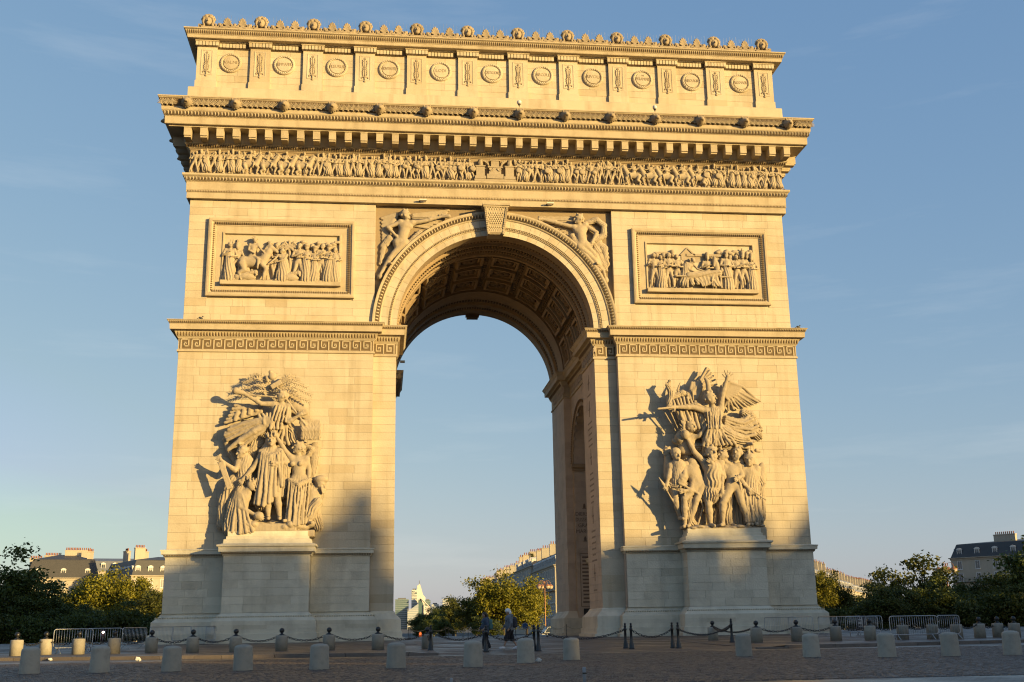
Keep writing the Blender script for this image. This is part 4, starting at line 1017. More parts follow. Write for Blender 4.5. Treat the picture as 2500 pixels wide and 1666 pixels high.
def relief_rider(seed, dirx=1):
    S = Carve((-1.15, -0.5, -0.02), (1.25, 0.12, 1.95), 0.036)
    horse(S, (0, -0.10, 0), 1.02, dirx, rear=0.12)
    x = -0.08*dirx
    J = dict(head=(x+0.06*dirx, -0.16, 1.72), sL=(x-0.17, -0.14, 1.52), sR=(x+0.17, -0.16, 1.52), pel=(x-0.04*dirx, -0.12, 1.06), eR=(x+0.3*dirx, -0.22, 1.30), hR=(x+0.48*dirx, -0.22, 1.36), eL=(x-0.26*dirx, -0.18, 1.30), hL=(x-0.02, -0.3, 1.20), kR=(x+0.30*dirx, -0.34, 0.86), aR=(x+0.22*dirx, -0.36, 0.46))
    figure(S, J, 0.235, (dirx*0.8, -0.6, 0), ('bicorne', 'helmet', 'plume')[seed % 3], fine=False, bulk=1.05)
    if seed % 2: S.cap((x-0.1*dirx, -0.1, 1.5), (x-0.38*dirx, -0.06, 1.0), 0.12, 0.22, 0.04, flat=0.6, fold=(4, 0.03, 1))
    for a in np.linspace(-0.7, 0.8, 5): S.ell((a, -0.05, 0.10), (0.16, 0.12, 0.10), 0.05)
    S.rough(0.006, 19)
    return S.mesh('relief_rider', M['carve'])
hats = ['cap', 'bear', 'bicorne', 'shako', 'helmet', 'short', 'plume', 'cap', 'long', 'beard']
variants = []
for i in range(20):
    r = random.Random(100+i)
    variants.append(relief_person(i, hats[i % 10], r.choice((0.05, 0.12, 0.22, 0.28)), (r.uniform(-0.2, 0.3), r.uniform(-0.1, 0.7)), coat=(i % 3 == 1), dirx=(1 if i % 2 else -1), prop=(None, 'musket', None, 'flag', 'drum', None, 'basket', None)[i % 8]))
riders = [relief_rider(i, 1) for i in range(2)]+[relief_rider(i, -1) for i in range(2)]
q = random.Random(12); x = -22.25
def put(me, x, sc=1.0, flip=False): return piece(me.name.split('.')[0], me, frieze, (x, AY0+0.055-q.uniform(0, 0.04), 33.86), (0, 0, 0), (sc*(-1 if flip else 1), 1, sc*q.uniform(0.98, 1.03)))
seq = ['p']*8+['R0', 'R1', 'R0', 'R1']+['p']*29
last = -1
for t in seq:
    if t == 'p':
        i = q.randrange(20)
        if i == last: i = (i+5) % 20
        last = i; put(variants[i], x+0.22, q.uniform(1.0, 1.05)); x += q.uniform(0.40, 0.52)
    else: put(riders[int(t[1])], x+0.62); x += 1.28
    if x > -1.9: break
x = 22.25; seq = ['p']*13+['R2', 'R3', 'R2', 'R3', 'R2']+['p']*30
for t in seq:
    if t == 'p':
        i = q.randrange(20)
        if i == last: i = (i+5) % 20
        last = i; put(variants[i], x-0.22, q.uniform(1.0, 1.05), True); x -= q.uniform(0.40, 0.52)
    else: put(riders[int(t[1])], x-0.62); x -= 1.28
    if x < 1.9: break
for e in (-1, 1):
    x = e*22.05
    while abs(x) > 1.9:
        piece('relief_figure', variants[q.randrange(20)], frieze, (x, AY0+0.16, 33.86+q.uniform(0, 0.05)), (0, 0, 0), (-e*q.uniform(0.95, 1.1), 1, q.uniform(0.96, 1.04))); x -= e*q.uniform(0.5, 0.72)
al = MB()
al.box(-1.55, 1.55, -0.22, 0.1, 0.0, 0.18).box(-0.62, 0.62, -0.30, 0.1, 0.181, 0.55).box(-0.45, 0.45, -0.26, 0.1, 0.551, 1.05).box(-0.55, 0.55, -0.32, 0.1, 1.051, 1.15).box(-0.30, 0.30, -0.22, 0.1, 1.151, 1.62).box(-0.4, 0.4, -0.28, 0.1, 1.621, 1.72)
for e in (-1, 1):
    al.box(e*1.1-0.42, e*1.1+0.42, -0.26, 0.1, 0.181, 0.40).box(e*1.1-0.32, e*1.1+0.32, -0.24, 0.1, 0.401, 1.15).box(e*1.1-0.38, e*1.1+0.38, -0.30, 0.1, 1.151, 1.22)
    for i in range(6): al.ell((e*(0.16+0.05*i), -0.28, 0.95-0.12*math.sin(i*0.55)), (0.06, 0.06, 0.07), 6, 4)
    for i in range(4): al.ell((e*(0.52+0.1*i), -0.12, 1.45+0.06*i), (0.06, 0.08, 0.28), 6, 4, Euler((0, e*(0.3+0.25*i), 0)).to_matrix())
    al.lathe([(0.14, 1.23), (0.2, 1.4), (0.16, 1.62), (0.2, 1.7)], 8, (e*1.1, -0.12, 0))
al.obj('altar', M['carve'], frieze, at=(0, AY0, 33.86))

# ---- relief panels
def panel(parent, px0, kind):
    """figures of a relief panel, each its own carving; px = position inside the sunk field (8.3 x 3.4 m)"""
    ox, oz, oy = px0+1.2, 25.80, 0.27
    def build(fn, w, nm, x, vox=0.045, hgt=3.42, lo=-0.1, back=0.0):
        S = Carve((-w, -0.72, lo), (w, 0.06, hgt), vox); fn(S); S.rough(0.008, 13)
        piece(nm, S.mesh(nm, M['carve']), parent, (ox+x, oy+back, oz))
    def stand(seed, look, hat, robe=False, armsx=0.3, h=2.9, turban=False):
        r = random.Random(seed)
        def f(S):
            s = h/1.72; y = -0.22; l = r.uniform(-0.06, 0.06)
            J = dict(head=(l, y-0.10, 1.60*s), sL=(l-0.19*s, y, 1.40*s), sR=(l+0.19*s, y, 1.40*s), pel=(0, y, 0.86*s),
                     kL=(-0.16*s, y-0.10, 0.46*s), aL=(-0.18*s, y-0.02, 0.09*s), kR=(0.16*s, y-0.14, 0.46*s), aR=(0.2*s, y-0.05, 0.09*s),
                     eL=(l-0.30*s, y-0.1, 1.12*s), hL=(l-0.30*s+armsx*s, y-0.32, (1.0+r.uniform(0, 0.3))*s), eR=(l+0.31*s, y-0.1, 1.12*s), hR=(l+0.25*s-armsx*0.5*s, y-0.34, 1.05*s))
            figure(S, J, 0.24*s, look, hat, fine=False, bulk=1.05)
            if turban: S.ell((l, y-0.10, 1.70*s), (0.15*s, 0.15*s, 0.09*s))
            if robe:
                S.cap((l, y, 1.2*s), (0, y-0.04, 0.12*s), 0.20*s, 0.29*s, 0.05, flat=0.75, fold=(7, 0.05, seed))
        return f
    if kind == 0:
        def mounted(S):
            horse(S, (0, -0.28, 0.05), 1.75, 1, rear=0.02, k=0.08)
            J = dict(head=(0.02, -0.42, 3.05), sL=(-0.32, -0.36, 2.72), sR=(0.24, -0.38, 2.72), pel=(-0.14, -0.34, 1.85), eL=(-0.40, -0.46, 2.30), hL=(-0.02, -0.58, 2.05), eR=(0.48, -0.48, 2.34), hR=(0.72, -0.55, 2.1), kR=(0.36, -0.66, 1.55), aR=(0.30, -0.66, 0.92))
            figure(S, J, 0.40, (0.7, -0.7, 0), 'bicorne', fine=False)
        build(mounted, 1.75, 'mounted_officer', 2.1, 0.048, 3.42)
        build(stand(1, (0.5, -0.8, 0), 'short', True), 0.62, 'relief_figure', 0.42)
        build(stand(2, (0.6, -0.8, 0), 'beard', False), 0.62, 'relief_figure', 0.95, h_ := 0.045) if False else None
        def fallen(S):
            S.ell((0, -0.3, 0.30), (0.75, 0.30, 0.30), 0.1); S.cap((-0.6, -0.35, 0.25), (0.5, -0.4, 0.62), 0.24, 0.16, 0.08, fold=(5, 0.05, 0)); head(S, (0.72, -0.42, 0.62), 0.38, (0.6, -0.7, -0.2), 'beard')
        build(fallen, 1.15, 'fallen_figure', 1.55, 0.045, 1.1)
        build(fallen, 1.15, 'fallen_figure', 4.6, 0.045, 1.1)
        def puller(S):
            J = dict(head=(-0.08, -0.40, 2.30), sL=(-0.36, -0.34, 1.98), sR=(0.26, -0.30, 2.02), pel=(0.12, -0.30, 1.22), eL=(-0.62, -0.42, 1.62), hL=(-0.95, -0.50, 1.30), eR=(0.1, -0.5, 1.62), hR=(-0.45, -0.55, 1.40), kL=(-0.35, -0.42, 0.70), aL=(-0.40, -0.35, 0.16), kR=(0.42, -0.35, 0.65), aR=(0.62, -0.3, 0.15))
            figure(S, J, 0.38, (-0.7, -0.6, -0.2), 'short', fine=False)
            S.cap((0.05, -0.3, 1.5), (0.05, -0.34, 0.30), 0.34, 0.52, 0.06, flat=0.6, fold=(7, 0.06, 2))
        build(puller, 1.2, 'relief_figure', 4.15)
        def palm(S):
            S.path([(0, -0.12, 0.2), (0.06, -0.14, 1.4), (-0.05, -0.16, 2.6)], 0.13, 0.10, 0.04)
            for i in range(9):
                a = R(-150+300*i/8); S.path([(-0.05, -0.2, 2.65), (-0.05+0.5*math.sin(a), -0.26, 2.75+0.35*math.cos(a)), (-0.05+0.95*math.sin(a), -0.22, 2.6+0.25*math.cos(a)-0.2)], 0.09, 0.06, 0.03, fold=(3, 0.03, i))
        build(palm, 1.1, 'relief_palm_tree', 4.6)
        for i, (x, hat, tb, rb, ar) in enumerate(((5.25, 'beard', False, False, 0.4), (5.85, 'short', True, True, 0.25), (6.35, 'beard', True, True, 0.5), (6.9, 'short', False, False, 0.3), (7.4, 'beard', True, True, 0.45), (7.85, 'short', False, True, 0.1))):
            build(stand(20+i, (-0.6, -0.8, 0), hat, rb, ar, 2.95-0.14*(i % 3), tb), 0.72, 'relief_figure', x)
        for i, x in enumerate((3.2, 3.75, 5.55, 6.15, 6.65, 7.2, 7.7)): build(stand(90+i, (-0.5, -0.8, 0), ('cap', 'beard', 'short')[i % 3], False, 0.2, 2.95+0.06*(i % 3), i % 2 == 0), 0.72, 'background_figure', x, 0.045, 3.42, -0.1, 0.12)
        build(stand(99, (0.5, -0.8, 0), 'plume', False, 0.3, 2.75), 0.7, 'background_figure', 0.9, 0.045, 3.42, -0.1, 0.10)
        def ground(S):
            for i in range(14): S.ell((-3.9+0.6*i, -0.2, 0.0), (0.42, 0.32, 0.16), 0.08)
        build(ground, 4.1, 'relief_ground', 4.15, 0.07, 0.5, -0.2)
        def hammer(S): S.cap((-0.35, -0.3, 1.2), (0.30, -0.25, 3.1), 0.05, 0.05, 0.02).box((0.32, -0.25, 3.08), (0.20, 0.12, 0.10))
        build(hammer, 0.7, 'raised_hammer', 7.65)
        def spears(S):
            for i in range(4): S.cap((-0.3+0.2*i, -0.12, 1.0), (-0.2+0.2*i, -0.10, 3.2), 0.035, 0.03, 0.01)
        build(spears, 0.6, 'relief_spears', 0.55)
    else:
        for i, (x, hat, lk, rb, ar, h) in enumerate(((0.45, 'short', 0.6, False, 0.1, 2.6), (0.95, 'short', 0.5, True, 0.2, 2.45), (1.55, 'long', 0.6, False, 0.35, 2.65), (2.2, 'curly', 0.7, False, 0.3, 2.55), (4.55, 'shako', -0.3, False, 0.35, 2.5), (6.05, 'bicorne', -0.6, True, 0.3, 2.75), (6.85, 'short', 0.5, False, 0.5, 2.6), (7.35, 'plume', -0.6, False, 0.5, 2.7), (7.95, 'shako', -0.6, True, 0.35, 2.5))):
            build(stand(60+i, (lk, -0.8, 0), hat, rb, ar, h*1.07), 0.70, 'relief_figure', x)
        for i, x in enumerate((0.7, 1.25, 1.9, 6.4, 7.1, 7.65)): build(stand(120+i, (0.5 if x < 4 else -0.5, -0.8, 0), ('cap', 'short', 'bear')[i % 3], False, 0.2, 2.8+0.05*(i % 3)), 0.72, 'background_figure', x, 0.045, 3.42, -0.1, 0.12)
        def doctor(S):
            J = dict(head=(0.42, -0.45, 2.25), sL=(-0.10, -0.38, 2.02), sR=(0.42, -0.36, 1.95), pel=(-0.28, -0.30, 1.10), eL=(0.05, -0.50, 1.50), hL=(0.55, -0.55, 1.25), eR=(0.70, -0.46, 1.55), hR=(1.15, -0.52, 1.40))
            figure(S, J, 0.38, (0.7, -0.5, -0.4), 'short', fine=False)
            S.cap((-0.1, -0.3, 1.8), (-0.35, -0.3, 0.5), 0.32, 0.42, 0.06, flat=0.7, fold=(6, 0.05, 3))
        build(doctor, 1.3, 'relief_figure', 3.0)
        def bed(S):
            S.cap((-1.0, -0.40, 1.02), (1.35, -0.40, 1.28), 0.30, 0.24, 0.10, fold=(4, 0.04, 2))
            for i in range(7): S.cap((-0.9+0.32*i, -0.50, 1.1), (-0.75+0.34*i+0.1*math.sin(i), -0.52, 0.35+0.1*math.sin(2*i)), 0.17, 0.15, 0.05, flat=0.5, fold=(3, 0.05, i))
            head(S, (1.55, -0.45, 1.50), 0.36, (-0.2, -0.5, 0.8), 'short'); S.cap((0.95, -0.5, 1.25), (0.72, -0.60, 0.65), 0.11, 0.08, 0.03)
            S.cap((0.55, -0.5, 1.2), (1.1, -0.55, 0.30), 0.10, 0.10, 0.03).box((1.8, -0.42, 0.95), (0.5, 0.20, 0.07)).box((1.45, -0.5, 0.55), (0.08, 0.08, 0.5)).box((2.1, -0.5, 0.5), (0.08, 0.08, 0.45)).box((-1.15, -0.5, 0.55), (0.09, 0.09, 0.5)).box((-1.5, -0.42, 0.95), (0.55, 0.2, 0.07))
        build(bed, 2.4, 'relief_bed', 4.0, 0.045, 2.0)
        def hd(S):
            S.path([(0.1, -0.25, 1.3), (0.0, -0.3, 2.0), (-0.1, -0.32, 2.35)], 0.28, 0.18, 0.06); S.cap((-0.1, -0.34, 2.4), (-0.22, -0.45, 1.85), 0.18, 0.10, 0.04); S.cap((-0.12, -0.3, 2.5), (-0.14, -0.3, 2.7), 0.05, 0.03, 0.02)
        build(hd, 0.6, 'relief_horse', 5.2)
        def trees(S):
            for i in range(16): S.ell((-1.35+0.18*i, -0.14, 3.0+0.12*math.sin(i*1.9)), (0.20, 0.16, 0.16), 0.03)
            S.cap((0.5, -0.1, 0.3), (0.4, -0.1, 2.9), 0.12, 0.10)
        build(trees, 1.7, 'relief_tree', 6.8, 0.05, 3.4)
        hs = MB()
        for x, w, z in ((1.2, 0.5, 2.95), (4.4, 1.3, 2.85)): hs.box(x-w, x+w, -0.10, 0.05, 2.2, z-0.2).box(x-w-0.1, x+w+0.1, -0.2, 0.05, z-0.199, z)
        hs.prism([(2.6, 2.3), (3.6, 2.3), (3.6, 2.75), (3.1, 3.3), (2.6, 2.75)], -0.14, 0.05); hs.prism([(2.5, 2.75), (2.6, 2.70), (3.1, 3.22), (3.6, 2.70), (3.7, 2.75), (3.1, 3.36)], -0.2, 0.05)
        hs.obj('relief_houses', M['carve'], parent, at=(ox, oy, oz))
panel(panL, panLx[0], 0); panel(panR, panRx[0], 1)

# ---- winged figures of the spandrels (drawing units of the carver's cartoon -> metres)
def cart(ax, az, px, y0):
    def P(x, z, d=0.0):
        X_ = ax[0]+ax[1]*x+ax[2]*z; Z_ = az[0]+az[1]*x+az[2]*z
        return (X_+px[0]*d, y0-d, Z_+px[1]*d)
    return P
SPL = cart((-10.563, 0.009569, 0.000066), (33.136, 0.000232, -0.010148), (-0.02, -0.35), 0.46)
SPR = cart((-10.747, 0.009887, -0.000306), (33.204, 0.000233, -0.010309), (-0.17, -0.35), 0.46)
def jt(P, d): return {k_: (P(*v) if not isinstance(v, float) else v) for k_, v in d.items()}
S = Carve((-8.85, -0.5, 24.6), (-3.3, 0.52, 31.9), 0.05)
P = SPL
figure(S, jt(P, dict(head=(410, 188, .38), sL=(370, 245, .30), sR=(462, 250, .32), pel=(372, 400, .30), eL=(272, 285, .35), hL=(330, 345, .42), eR=(560, 235, .36), hR=(680, 203, .36), kR=(316, 485, .36), aR=(240, 600, .28), tR=(218, 640, .36), kL=(352, 480, .24), aL=(268, 560, .18))), 0.82, (0.9, -0.4, 0), 'bun', bulk=0.92)
S.cap(P(452, 206, .42), P(690, 204, .42), 0.045, 0.07, 0.02).cap(P(690, 204, .42), P(742, 198, .42), 0.07, 0.16, 0.02)
for i in range(9):
    t = i/8; S.cap(P(335-30*t, 190+60*t, .10), P(225+12*t, 215+250*t-40*t*t, .06), 0.22, 0.12, 0.03, flat=0.5)
for i in range(8):
    t = i/7; S.cap(P(470+6*t, 190+75*t, .08), P(745-110*t, 150+130*t+20*t*t, .05), 0.16, 0.09, 0.02, flat=0.45)
S.path([P(372, 360, .34), P(430, 420, .36), P(475, 370, .30), P(520, 320, .2)], 0.26, 0.20, 0.05, flat=0.6, fold=(5, .05, 1))
S.path([P(345, 410, .22), P(395, 440, .3), P(350, 520, .2), P(270, 590, .16)], 0.34, 0.18, 0.06, flat=0.5, fold=(6, .06, 2))
S.path([P(290, 370, .2), P(240, 430, .16), P(215, 560, .10)], 0.30, 0.14, 0.05, flat=0.5, fold=(6, .06, 0))
S.ell(P(215, 660, .20), (0.22, 0.22, 0.24)); S.rough(0.008, 11)
S.mesh('winged_figure', M['carve']); link('winged_figure', bpy.data.meshes[-1] if False else S.mesh('winged_figure', M['carve']), spandrel)
S = Carve((3.2, -0.5, 24.3), (8.85, 0.52, 31.9), 0.05)
P = SPR
figure(S, jt(P, dict(head=(1738, 222, .40), sL=(1705, 285, .32), sR=(1790, 270, .30), pel=(1770, 425, .32), eL=(1600, 258, .36), hL=(1475, 226, .38), eR=(1880, 325, .34), hR=(1850, 385, .42), kL=(1835, 510, .38), aL=(1930, 615, .30), tL=(1940, 660, .36), kR=(1850, 480, .30), aR=(1900, 560, .22))), 0.82, (-0.9, -0.4, 0), 'bun', bulk=0.92)
S.cap(P(1708, 236, .42), P(1470, 220, .42), 0.045, 0.07, 0.02).cap(P(1470, 220, .42), P(1405, 225, .44), 0.07, 0.18, 0.02)
for i in range(8):
    t = i/7; S.cap(P(1690+10*t, 215+100*t, .08), P(1440+190*t, 205+165*t, .05), 0.16, 0.09, 0.02, flat=0.45)
S.path([P(1800, 250, .2), P(1880, 225, .28), P(1935, 270, .26), P(1935, 345, .26), P(1870, 385, .3)], 0.20, 0.24, 0.05, flat=0.7, fold=(6, .06, 0))
S.path([P(1890, 400, .2), P(1940, 450, .2), P(1955, 560, .12)], 0.28, 0.24, 0.05, flat=0.5, fold=(7, .07, 2))
S.path([P(1860, 400, .15), P(1900, 500, .18), P(1950, 610, .1)], 0.34, 0.2, 0.05, flat=0.5, fold=(6, .06, 1))
S.path([P(1690, 350, .3), P(1730, 420, .36), P(1810, 520, .34), P(1900, 600, .3)], 0.22, 0.26, 0.06, flat=0.7, fold=(6, .05, 1))
S.ell(P(1945, 690, .20), (0.24, 0.24, 0.28)); S.rough(0.008, 11)
link('winged_figure', S.mesh('winged_figure', M['carve']), spandrel)

def drape(S, P, tops, bots, n, r0=0.075, r1=0.11, k=0.018, sag=0.0, wob=6):
    """cloth falling in separate deep folds from one edge to another; edges are polylines of (x, z, depth)"""
    def on(pl, t):
        m = len(pl)-1; j = min(int(t*m), m-1); f = t*m-j; return [pl[j][i]+(pl[j+1][i]-pl[j][i])*f for i in range(3)]
    for i in range(n):
        t = i/(n-1); a = on(tops, t); b = on(bots, t); d_ = 0.10*(i % 2)
        m1 = [a[q]+(b[q]-a[q])*0.35 for q in range(3)]; m2 = [a[q]+(b[q]-a[q])*0.7 for q in range(3)]
        m1[0] += wob*math.sin(i*1.7); m2[0] += wob*math.sin(i*2.3+1); m1[1] += sag*0.8; m2[1] += sag; m1[2] += d_*0.7; m2[2] += d_
        S.path([P(*a), P(*m1), P(*m2), P(b[0], b[1], b[2]+d_)], r0, r1, k)

# ---- the two high-relief groups on the socles
GL = cart((-21.038, 0.007796, 0.000293), (19.928, 0.000013, -0.007993), (0.0976, -0.1535), 0.0)
GR = cart((9.974, 0.009691, -0.000595), (20.878, 0.000013, -0.009485), (-0.305, -0.150), 0.0)
def group_part(root, nm, fn, P, pts, pad=0.7, vox=0.045, rough=0.011, label=None):
    xs = np.array([P(*p) for p in pts]); lo = xs.min(0)-pad; hi = xs.max(0)+pad; lo[1] = -2.45; hi[1] = 0.16
    S = Carve(lo, hi, vox); fn(S, P)
    if rough: S.rough(rough, 8).rough(rough, 17)
    o = link(nm, S.mesh(nm, M['carve'], root.location), root)
    if label: o['label'] = label
    return o
gl = thing('sculpture_group', 'carved stone group of a cloaked standing man below a trumpeter and palm fronds', 'sculpture', (-15.6, 0, 7.97), group='sculpture groups on the socles')
gr = thing('sculpture_group', 'carved stone group of warriors below a winged woman with raised arm', 'sculpture', (15.6, 0, 7.97), group='sculpture groups on the socles')
gl.scale = gr.scale = (1, 0.9, 1)
P = GL
def f(S, P):
    figure(S, jt(P, dict(head=(645, 705, 1.25), sL=(578, 808, 1.12), sR=(722, 800, 1.12), pel=(655, 1030, 1.10), eL=(500, 930, 1.2), hL=(425, 1015, 1.35), eR=(775, 890, 1.2), hR=(715, 895, 1.48), kL=(612, 1215, 1.25), aL=(622, 1350, 1.15), kR=(700, 1190, 1.35), aR=(718, 1350, 1.25))), 0.90, (0.1, -1, 0), 'crown')
    S.path([P(640, 790, 1.0), P(610, 980, 1.0), P(580, 1225, .95)], 0.52, 0.60, 0.12, flat=0.7, fold=(9, 0.11, 0.4))
    S.path([P(735, 800, 1.0), P(780, 920, 1.1), P(760, 1080, 1.1), P(740, 1180, 0.95)], 0.34, 0.22, 0.1, flat=0.7, fold=(6, 0.09, 1))
    S.path([P(555, 800, 1.2), P(640, 840, 1.5), P(740, 800, 1.2)], 0.16, 0.16, 0.05, fold=(5, 0.05, 0))
    drape(S, P, [(565, 805, 1.45), (640, 850, 1.6), (735, 800, 1.4)], [(510, 1235, 1.45), (580, 1255, 1.62), (650, 1215, 1.55), (735, 1090, 1.4)], 10, .08, .13, .02)
    drape(S, P, [(735, 800, 1.2), (770, 840, 1.1)], [(745, 1180, 1.2), (795, 960, 1.0)], 4, .09, .10, .02)
    S.cap(P(700, 830, 1.6), P(730, 1075, 1.5), 0.08, 0.10, 0.02)
group_part(gl, 'standing_man', f, P, [(420, 620, 1), (800, 1390, 1)])
def f(S, P):
    figure(S, jt(P, dict(head=(878, 768, 1.1), sL=(818, 855, 1.05), sR=(950, 865, 1.0), pel=(885, 1045, 1.05), eL=(765, 790, 1.15), hL=(690, 665, 1.25), eR=(975, 960, 0.95), hR=(965, 1045, 1.1), aL=(800, 1370, 1.3), kL=(830, 1200, 1.4), kR=(900, 1220, 1.3), aR=(880, 1400, 1.3))), 0.86, (-0.9, -0.4, 0.1), 'bun')
    S.path([P(890, 1050, 1.05), P(870, 1220, 1.15), P(850, 1400, 1.1)], 0.52, 0.68, 0.1, flat=0.75, fold=(10, 0.10, 0.8))
    S.path([P(800, 1040, 1.4), P(880, 1080, 1.6), P(970, 1040, 1.2)], 0.15, 0.18, 0.06, fold=(5, 0.05, 0))
    drape(S, P, [(800, 1050, 1.5), (880, 1090, 1.65), (970, 1045, 1.3)], [(770, 1400, 1.5), (850, 1415, 1.75), (935, 1400, 1.4)], 9, .07, .10, .02)
    for e in (-1, 1): S.ell(P(865+e*35-5, 905, 1.42), (0.16, 0.14, 0.17), 0.08)
group_part(gl, 'crowning_woman', f, P, [(660, 640, 1), (1000, 1430, 1)])
def f(S, P):
    figure(S, jt(P, dict(head=(478, 1075, 1.35), sL=(375, 1140, 1.2), sR=(455, 1150, 1.25), pel=(375, 1375, 1.15), eL=(385, 1265, 1.55), hL=(520, 1335, 1.65), kR=(480, 1440, 1.55), aR=(330, 1475, 1.2))), 0.84, (0.85, -0.4, -0.35), 'crown')
    S.path([P(395, 1120, 1.05), P(340, 1260, 1.0), P(320, 1450, 1.05)], 0.38, 0.60, 0.1, flat=0.8, fold=(8, 0.10, 0))
    S.path([P(400, 1380, 1.3), P(450, 1420, 1.4), P(480, 1460, 1.4)], 0.45, 0.40, 0.1, fold=(6, 0.06, 1)); S.ell(P(540, 1340, 1.6), (0.34, 0.32, 0.30))
    drape(S, P, [(345, 1140, 1.3), (400, 1160, 1.5)], [(290, 1470, 1.5), (400, 1480, 1.75), (490, 1460, 1.7)], 8, .07, .12, .02)
group_part(gl, 'kneeling_woman', f, P, [(290, 1010, 1), (590, 1490, 1)])
def f(S, P):
    figure(S, jt(P, dict(head=(395, 802, 1.05), sL=(370, 890, 0.95), sR=(475, 880, 0.9), pel=(420, 1060, 0.8), eL=(340, 960, 1.3), hL=(240, 885, 1.5))), 0.84, (-0.8, -0.5, -0.25), 'bun')
    S.path([P(430, 870, .9), P(420, 1000, .85), P(390, 1150, .7)], 0.42, 0.55, 0.1, flat=0.8, fold=(8, .08, 0))
    c = P(258, 1000, 1.55); S.box(c, (0.20, 0.10, 0.98), 0.02, rz=0.36)
    S.path([P(330, 1060, .7), P(260, 1220, .6), P(240, 1420, .5)], 0.5, 0.42, .1, flat=0.7, fold=(6, .08, 1))
group_part(gl, 'writing_woman', f, P, [(200, 740, 1), (520, 1450, 1)])
def f(S, P):
    figure(S, jt(P, dict(head=(1075, 1075, 0.95), sL=(985, 1120, 0.85), sR=(1055, 1150, 0.75), pel=(960, 1330, 0.9), eR=(1045, 1250, 1.0), hR=(1000, 1290, 1.15), kL=(1040, 1235, 1.25), aL=(965, 1390, 1.2))), 0.84, (0.7, -0.6, -0.5), 'beard')
    S.ell(P(1075, 1040, .95), (0.50, 0.40, 0.30), 0.06)
    S.path([P(1010, 1120, .7), P(1020, 1280, .7), P(1050, 1440, .6)], 0.36, 0.32, .1, flat=0.8, fold=(7, .09, 0)); S.path([P(1045, 1230, 1.2), P(980, 1330, 1.2), P(940, 1400, 1.1)], 0.32, 0.3, .1, fold=(5, .07, 0))
group_part(gl, 'crouching_captive', f, P, [(920, 1000, 1), (1120, 1450, 1)])
def f(S, P):
    figure(S, jt(P, dict(head=(735, 320, 1.25), sL=(675, 390, 1.15), sR=(800, 405, 1.05), pel=(680, 520, 1.0), eL=(560, 385, 1.35), hL=(440, 315, 1.5), eR=(795, 545, 1.25), hR=(880, 490, 1.35), kL=(500, 610, 1.1), aL=(320, 745, 0.9), tL=(275, 790, 0.95), kR=(560, 640, 0.8), aR=(420, 720, .7))), 0.84, (-0.9, -0.3, 0.1), 'bun')
    S.cap(P(695, 328, 1.5), P(430, 305, 1.55), 0.05, 0.07, 0.02).cap(P(430, 305, 1.55), P(342, 275, 1.55), 0.07, 0.26, 0.03)
    S.path([P(735, 440, 1.0), P(690, 520, 1.0), P(600, 560, .85)], 0.36, 0.26, .1, flat=0.8, fold=(7, .09, 0))
    drape(S, P, [(640, 505, 1.4), (660, 545, 1.45)], [(300, 590, .9), (245, 650, .8), (270, 700, .75)], 6, .10, .13, .025, sag=-14, wob=16)
    drape(S, P, [(640, 570, 1.25), (600, 610, 1.2)], [(400, 700, .8), (350, 760, .7)], 4, .09, .13, .03, sag=14, wob=12)
    S.path([P(660, 540, 1.15), P(500, 625, 1.25), P(380, 700, 1.1), P(285, 775, 1.0)], 0.27, 0.13, .08)
    drape(S, P, [(690, 400, 1.45), (790, 420, 1.3)], [(650, 525, 1.5), (770, 540, 1.35)], 5, .07, .08, .02, wob=3)
    drape(S, P, [(540, 480, 1.2), (640, 470, 1.3), (730, 490, 1.3)], [(560, 540, 1.3), (640, 600, 1.35), (730, 600, 1.2)], 7, .10, .12, .03, wob=10)
    drape(S, P, [(660, 600, 1.1), (780, 570, 1.0)], [(560, 790, .8), (690, 700, .8), (800, 740, .7)], 8, .08, .12, .02, wob=12)
    S.path([P(560, 640, .6), P(500, 740, .6), P(480, 830, .5)], 0.34, 0.30, .08, flat=.7, fold=(6, .09, 1))
group_part(gl, 'flying_trumpeter', f, P, [(240, 250, 1), (920, 820, 1)])
def f(S, P):
    for i in range(6):
        t = i/5; S.cap(P(560, 395+60*t, .6), P(330-85*t, 400+150*t, .5+.12*(i%2)), 0.13, 0.11, 0.01, flat=0.8)
        for j in range(4): S.ell(P(520-55*j-20*t*j/3, 405+40*t+18*j+20*t*j/2, .72), (.16, .08, .1), .02)
group_part(gl, 'wing', f, P, [(240, 380, .5), (560, 580, .5)])
def f(S, P):
    for i in range(10):
        t = i/9; S.cap(P(790, 300+120*t, .4), P(860+130*t, 285+240*t, .3), 0.16, 0.14, 0.03, flat=0.4)
    for i in range(6): S.ell(P(850+18*i, 400+10*i, .5), (0.26, 0.12, 0.26), 0.03)
group_part(gl, 'wing', f, P, [(780, 270, .4), (1010, 560, .4)])
def f(S, P):
    for (a, b, c) in (((650, 235), (520, 160), (400, 200)), ((650, 250), (520, 215), (370, 260)), ((640, 265), (500, 275), (340, 330)), ((650, 215), (560, 130), (470, 140)), ((690, 225), (790, 160), (900, 170)), ((700, 235), (830, 190), (960, 240)), ((700, 250), (860, 240), (1000, 310)), ((700, 265), (840, 290), (985, 375)), ((690, 215), (780, 140), (850, 140))):
        frond(S, [P(*a, .75), P(*b, .95), P(*c, .8)], 12, 0.34, 0.055)
group_part(gl, 'palm_fronds', f, P, [(330, 110, .8), (1030, 400, .8)], rough=0)
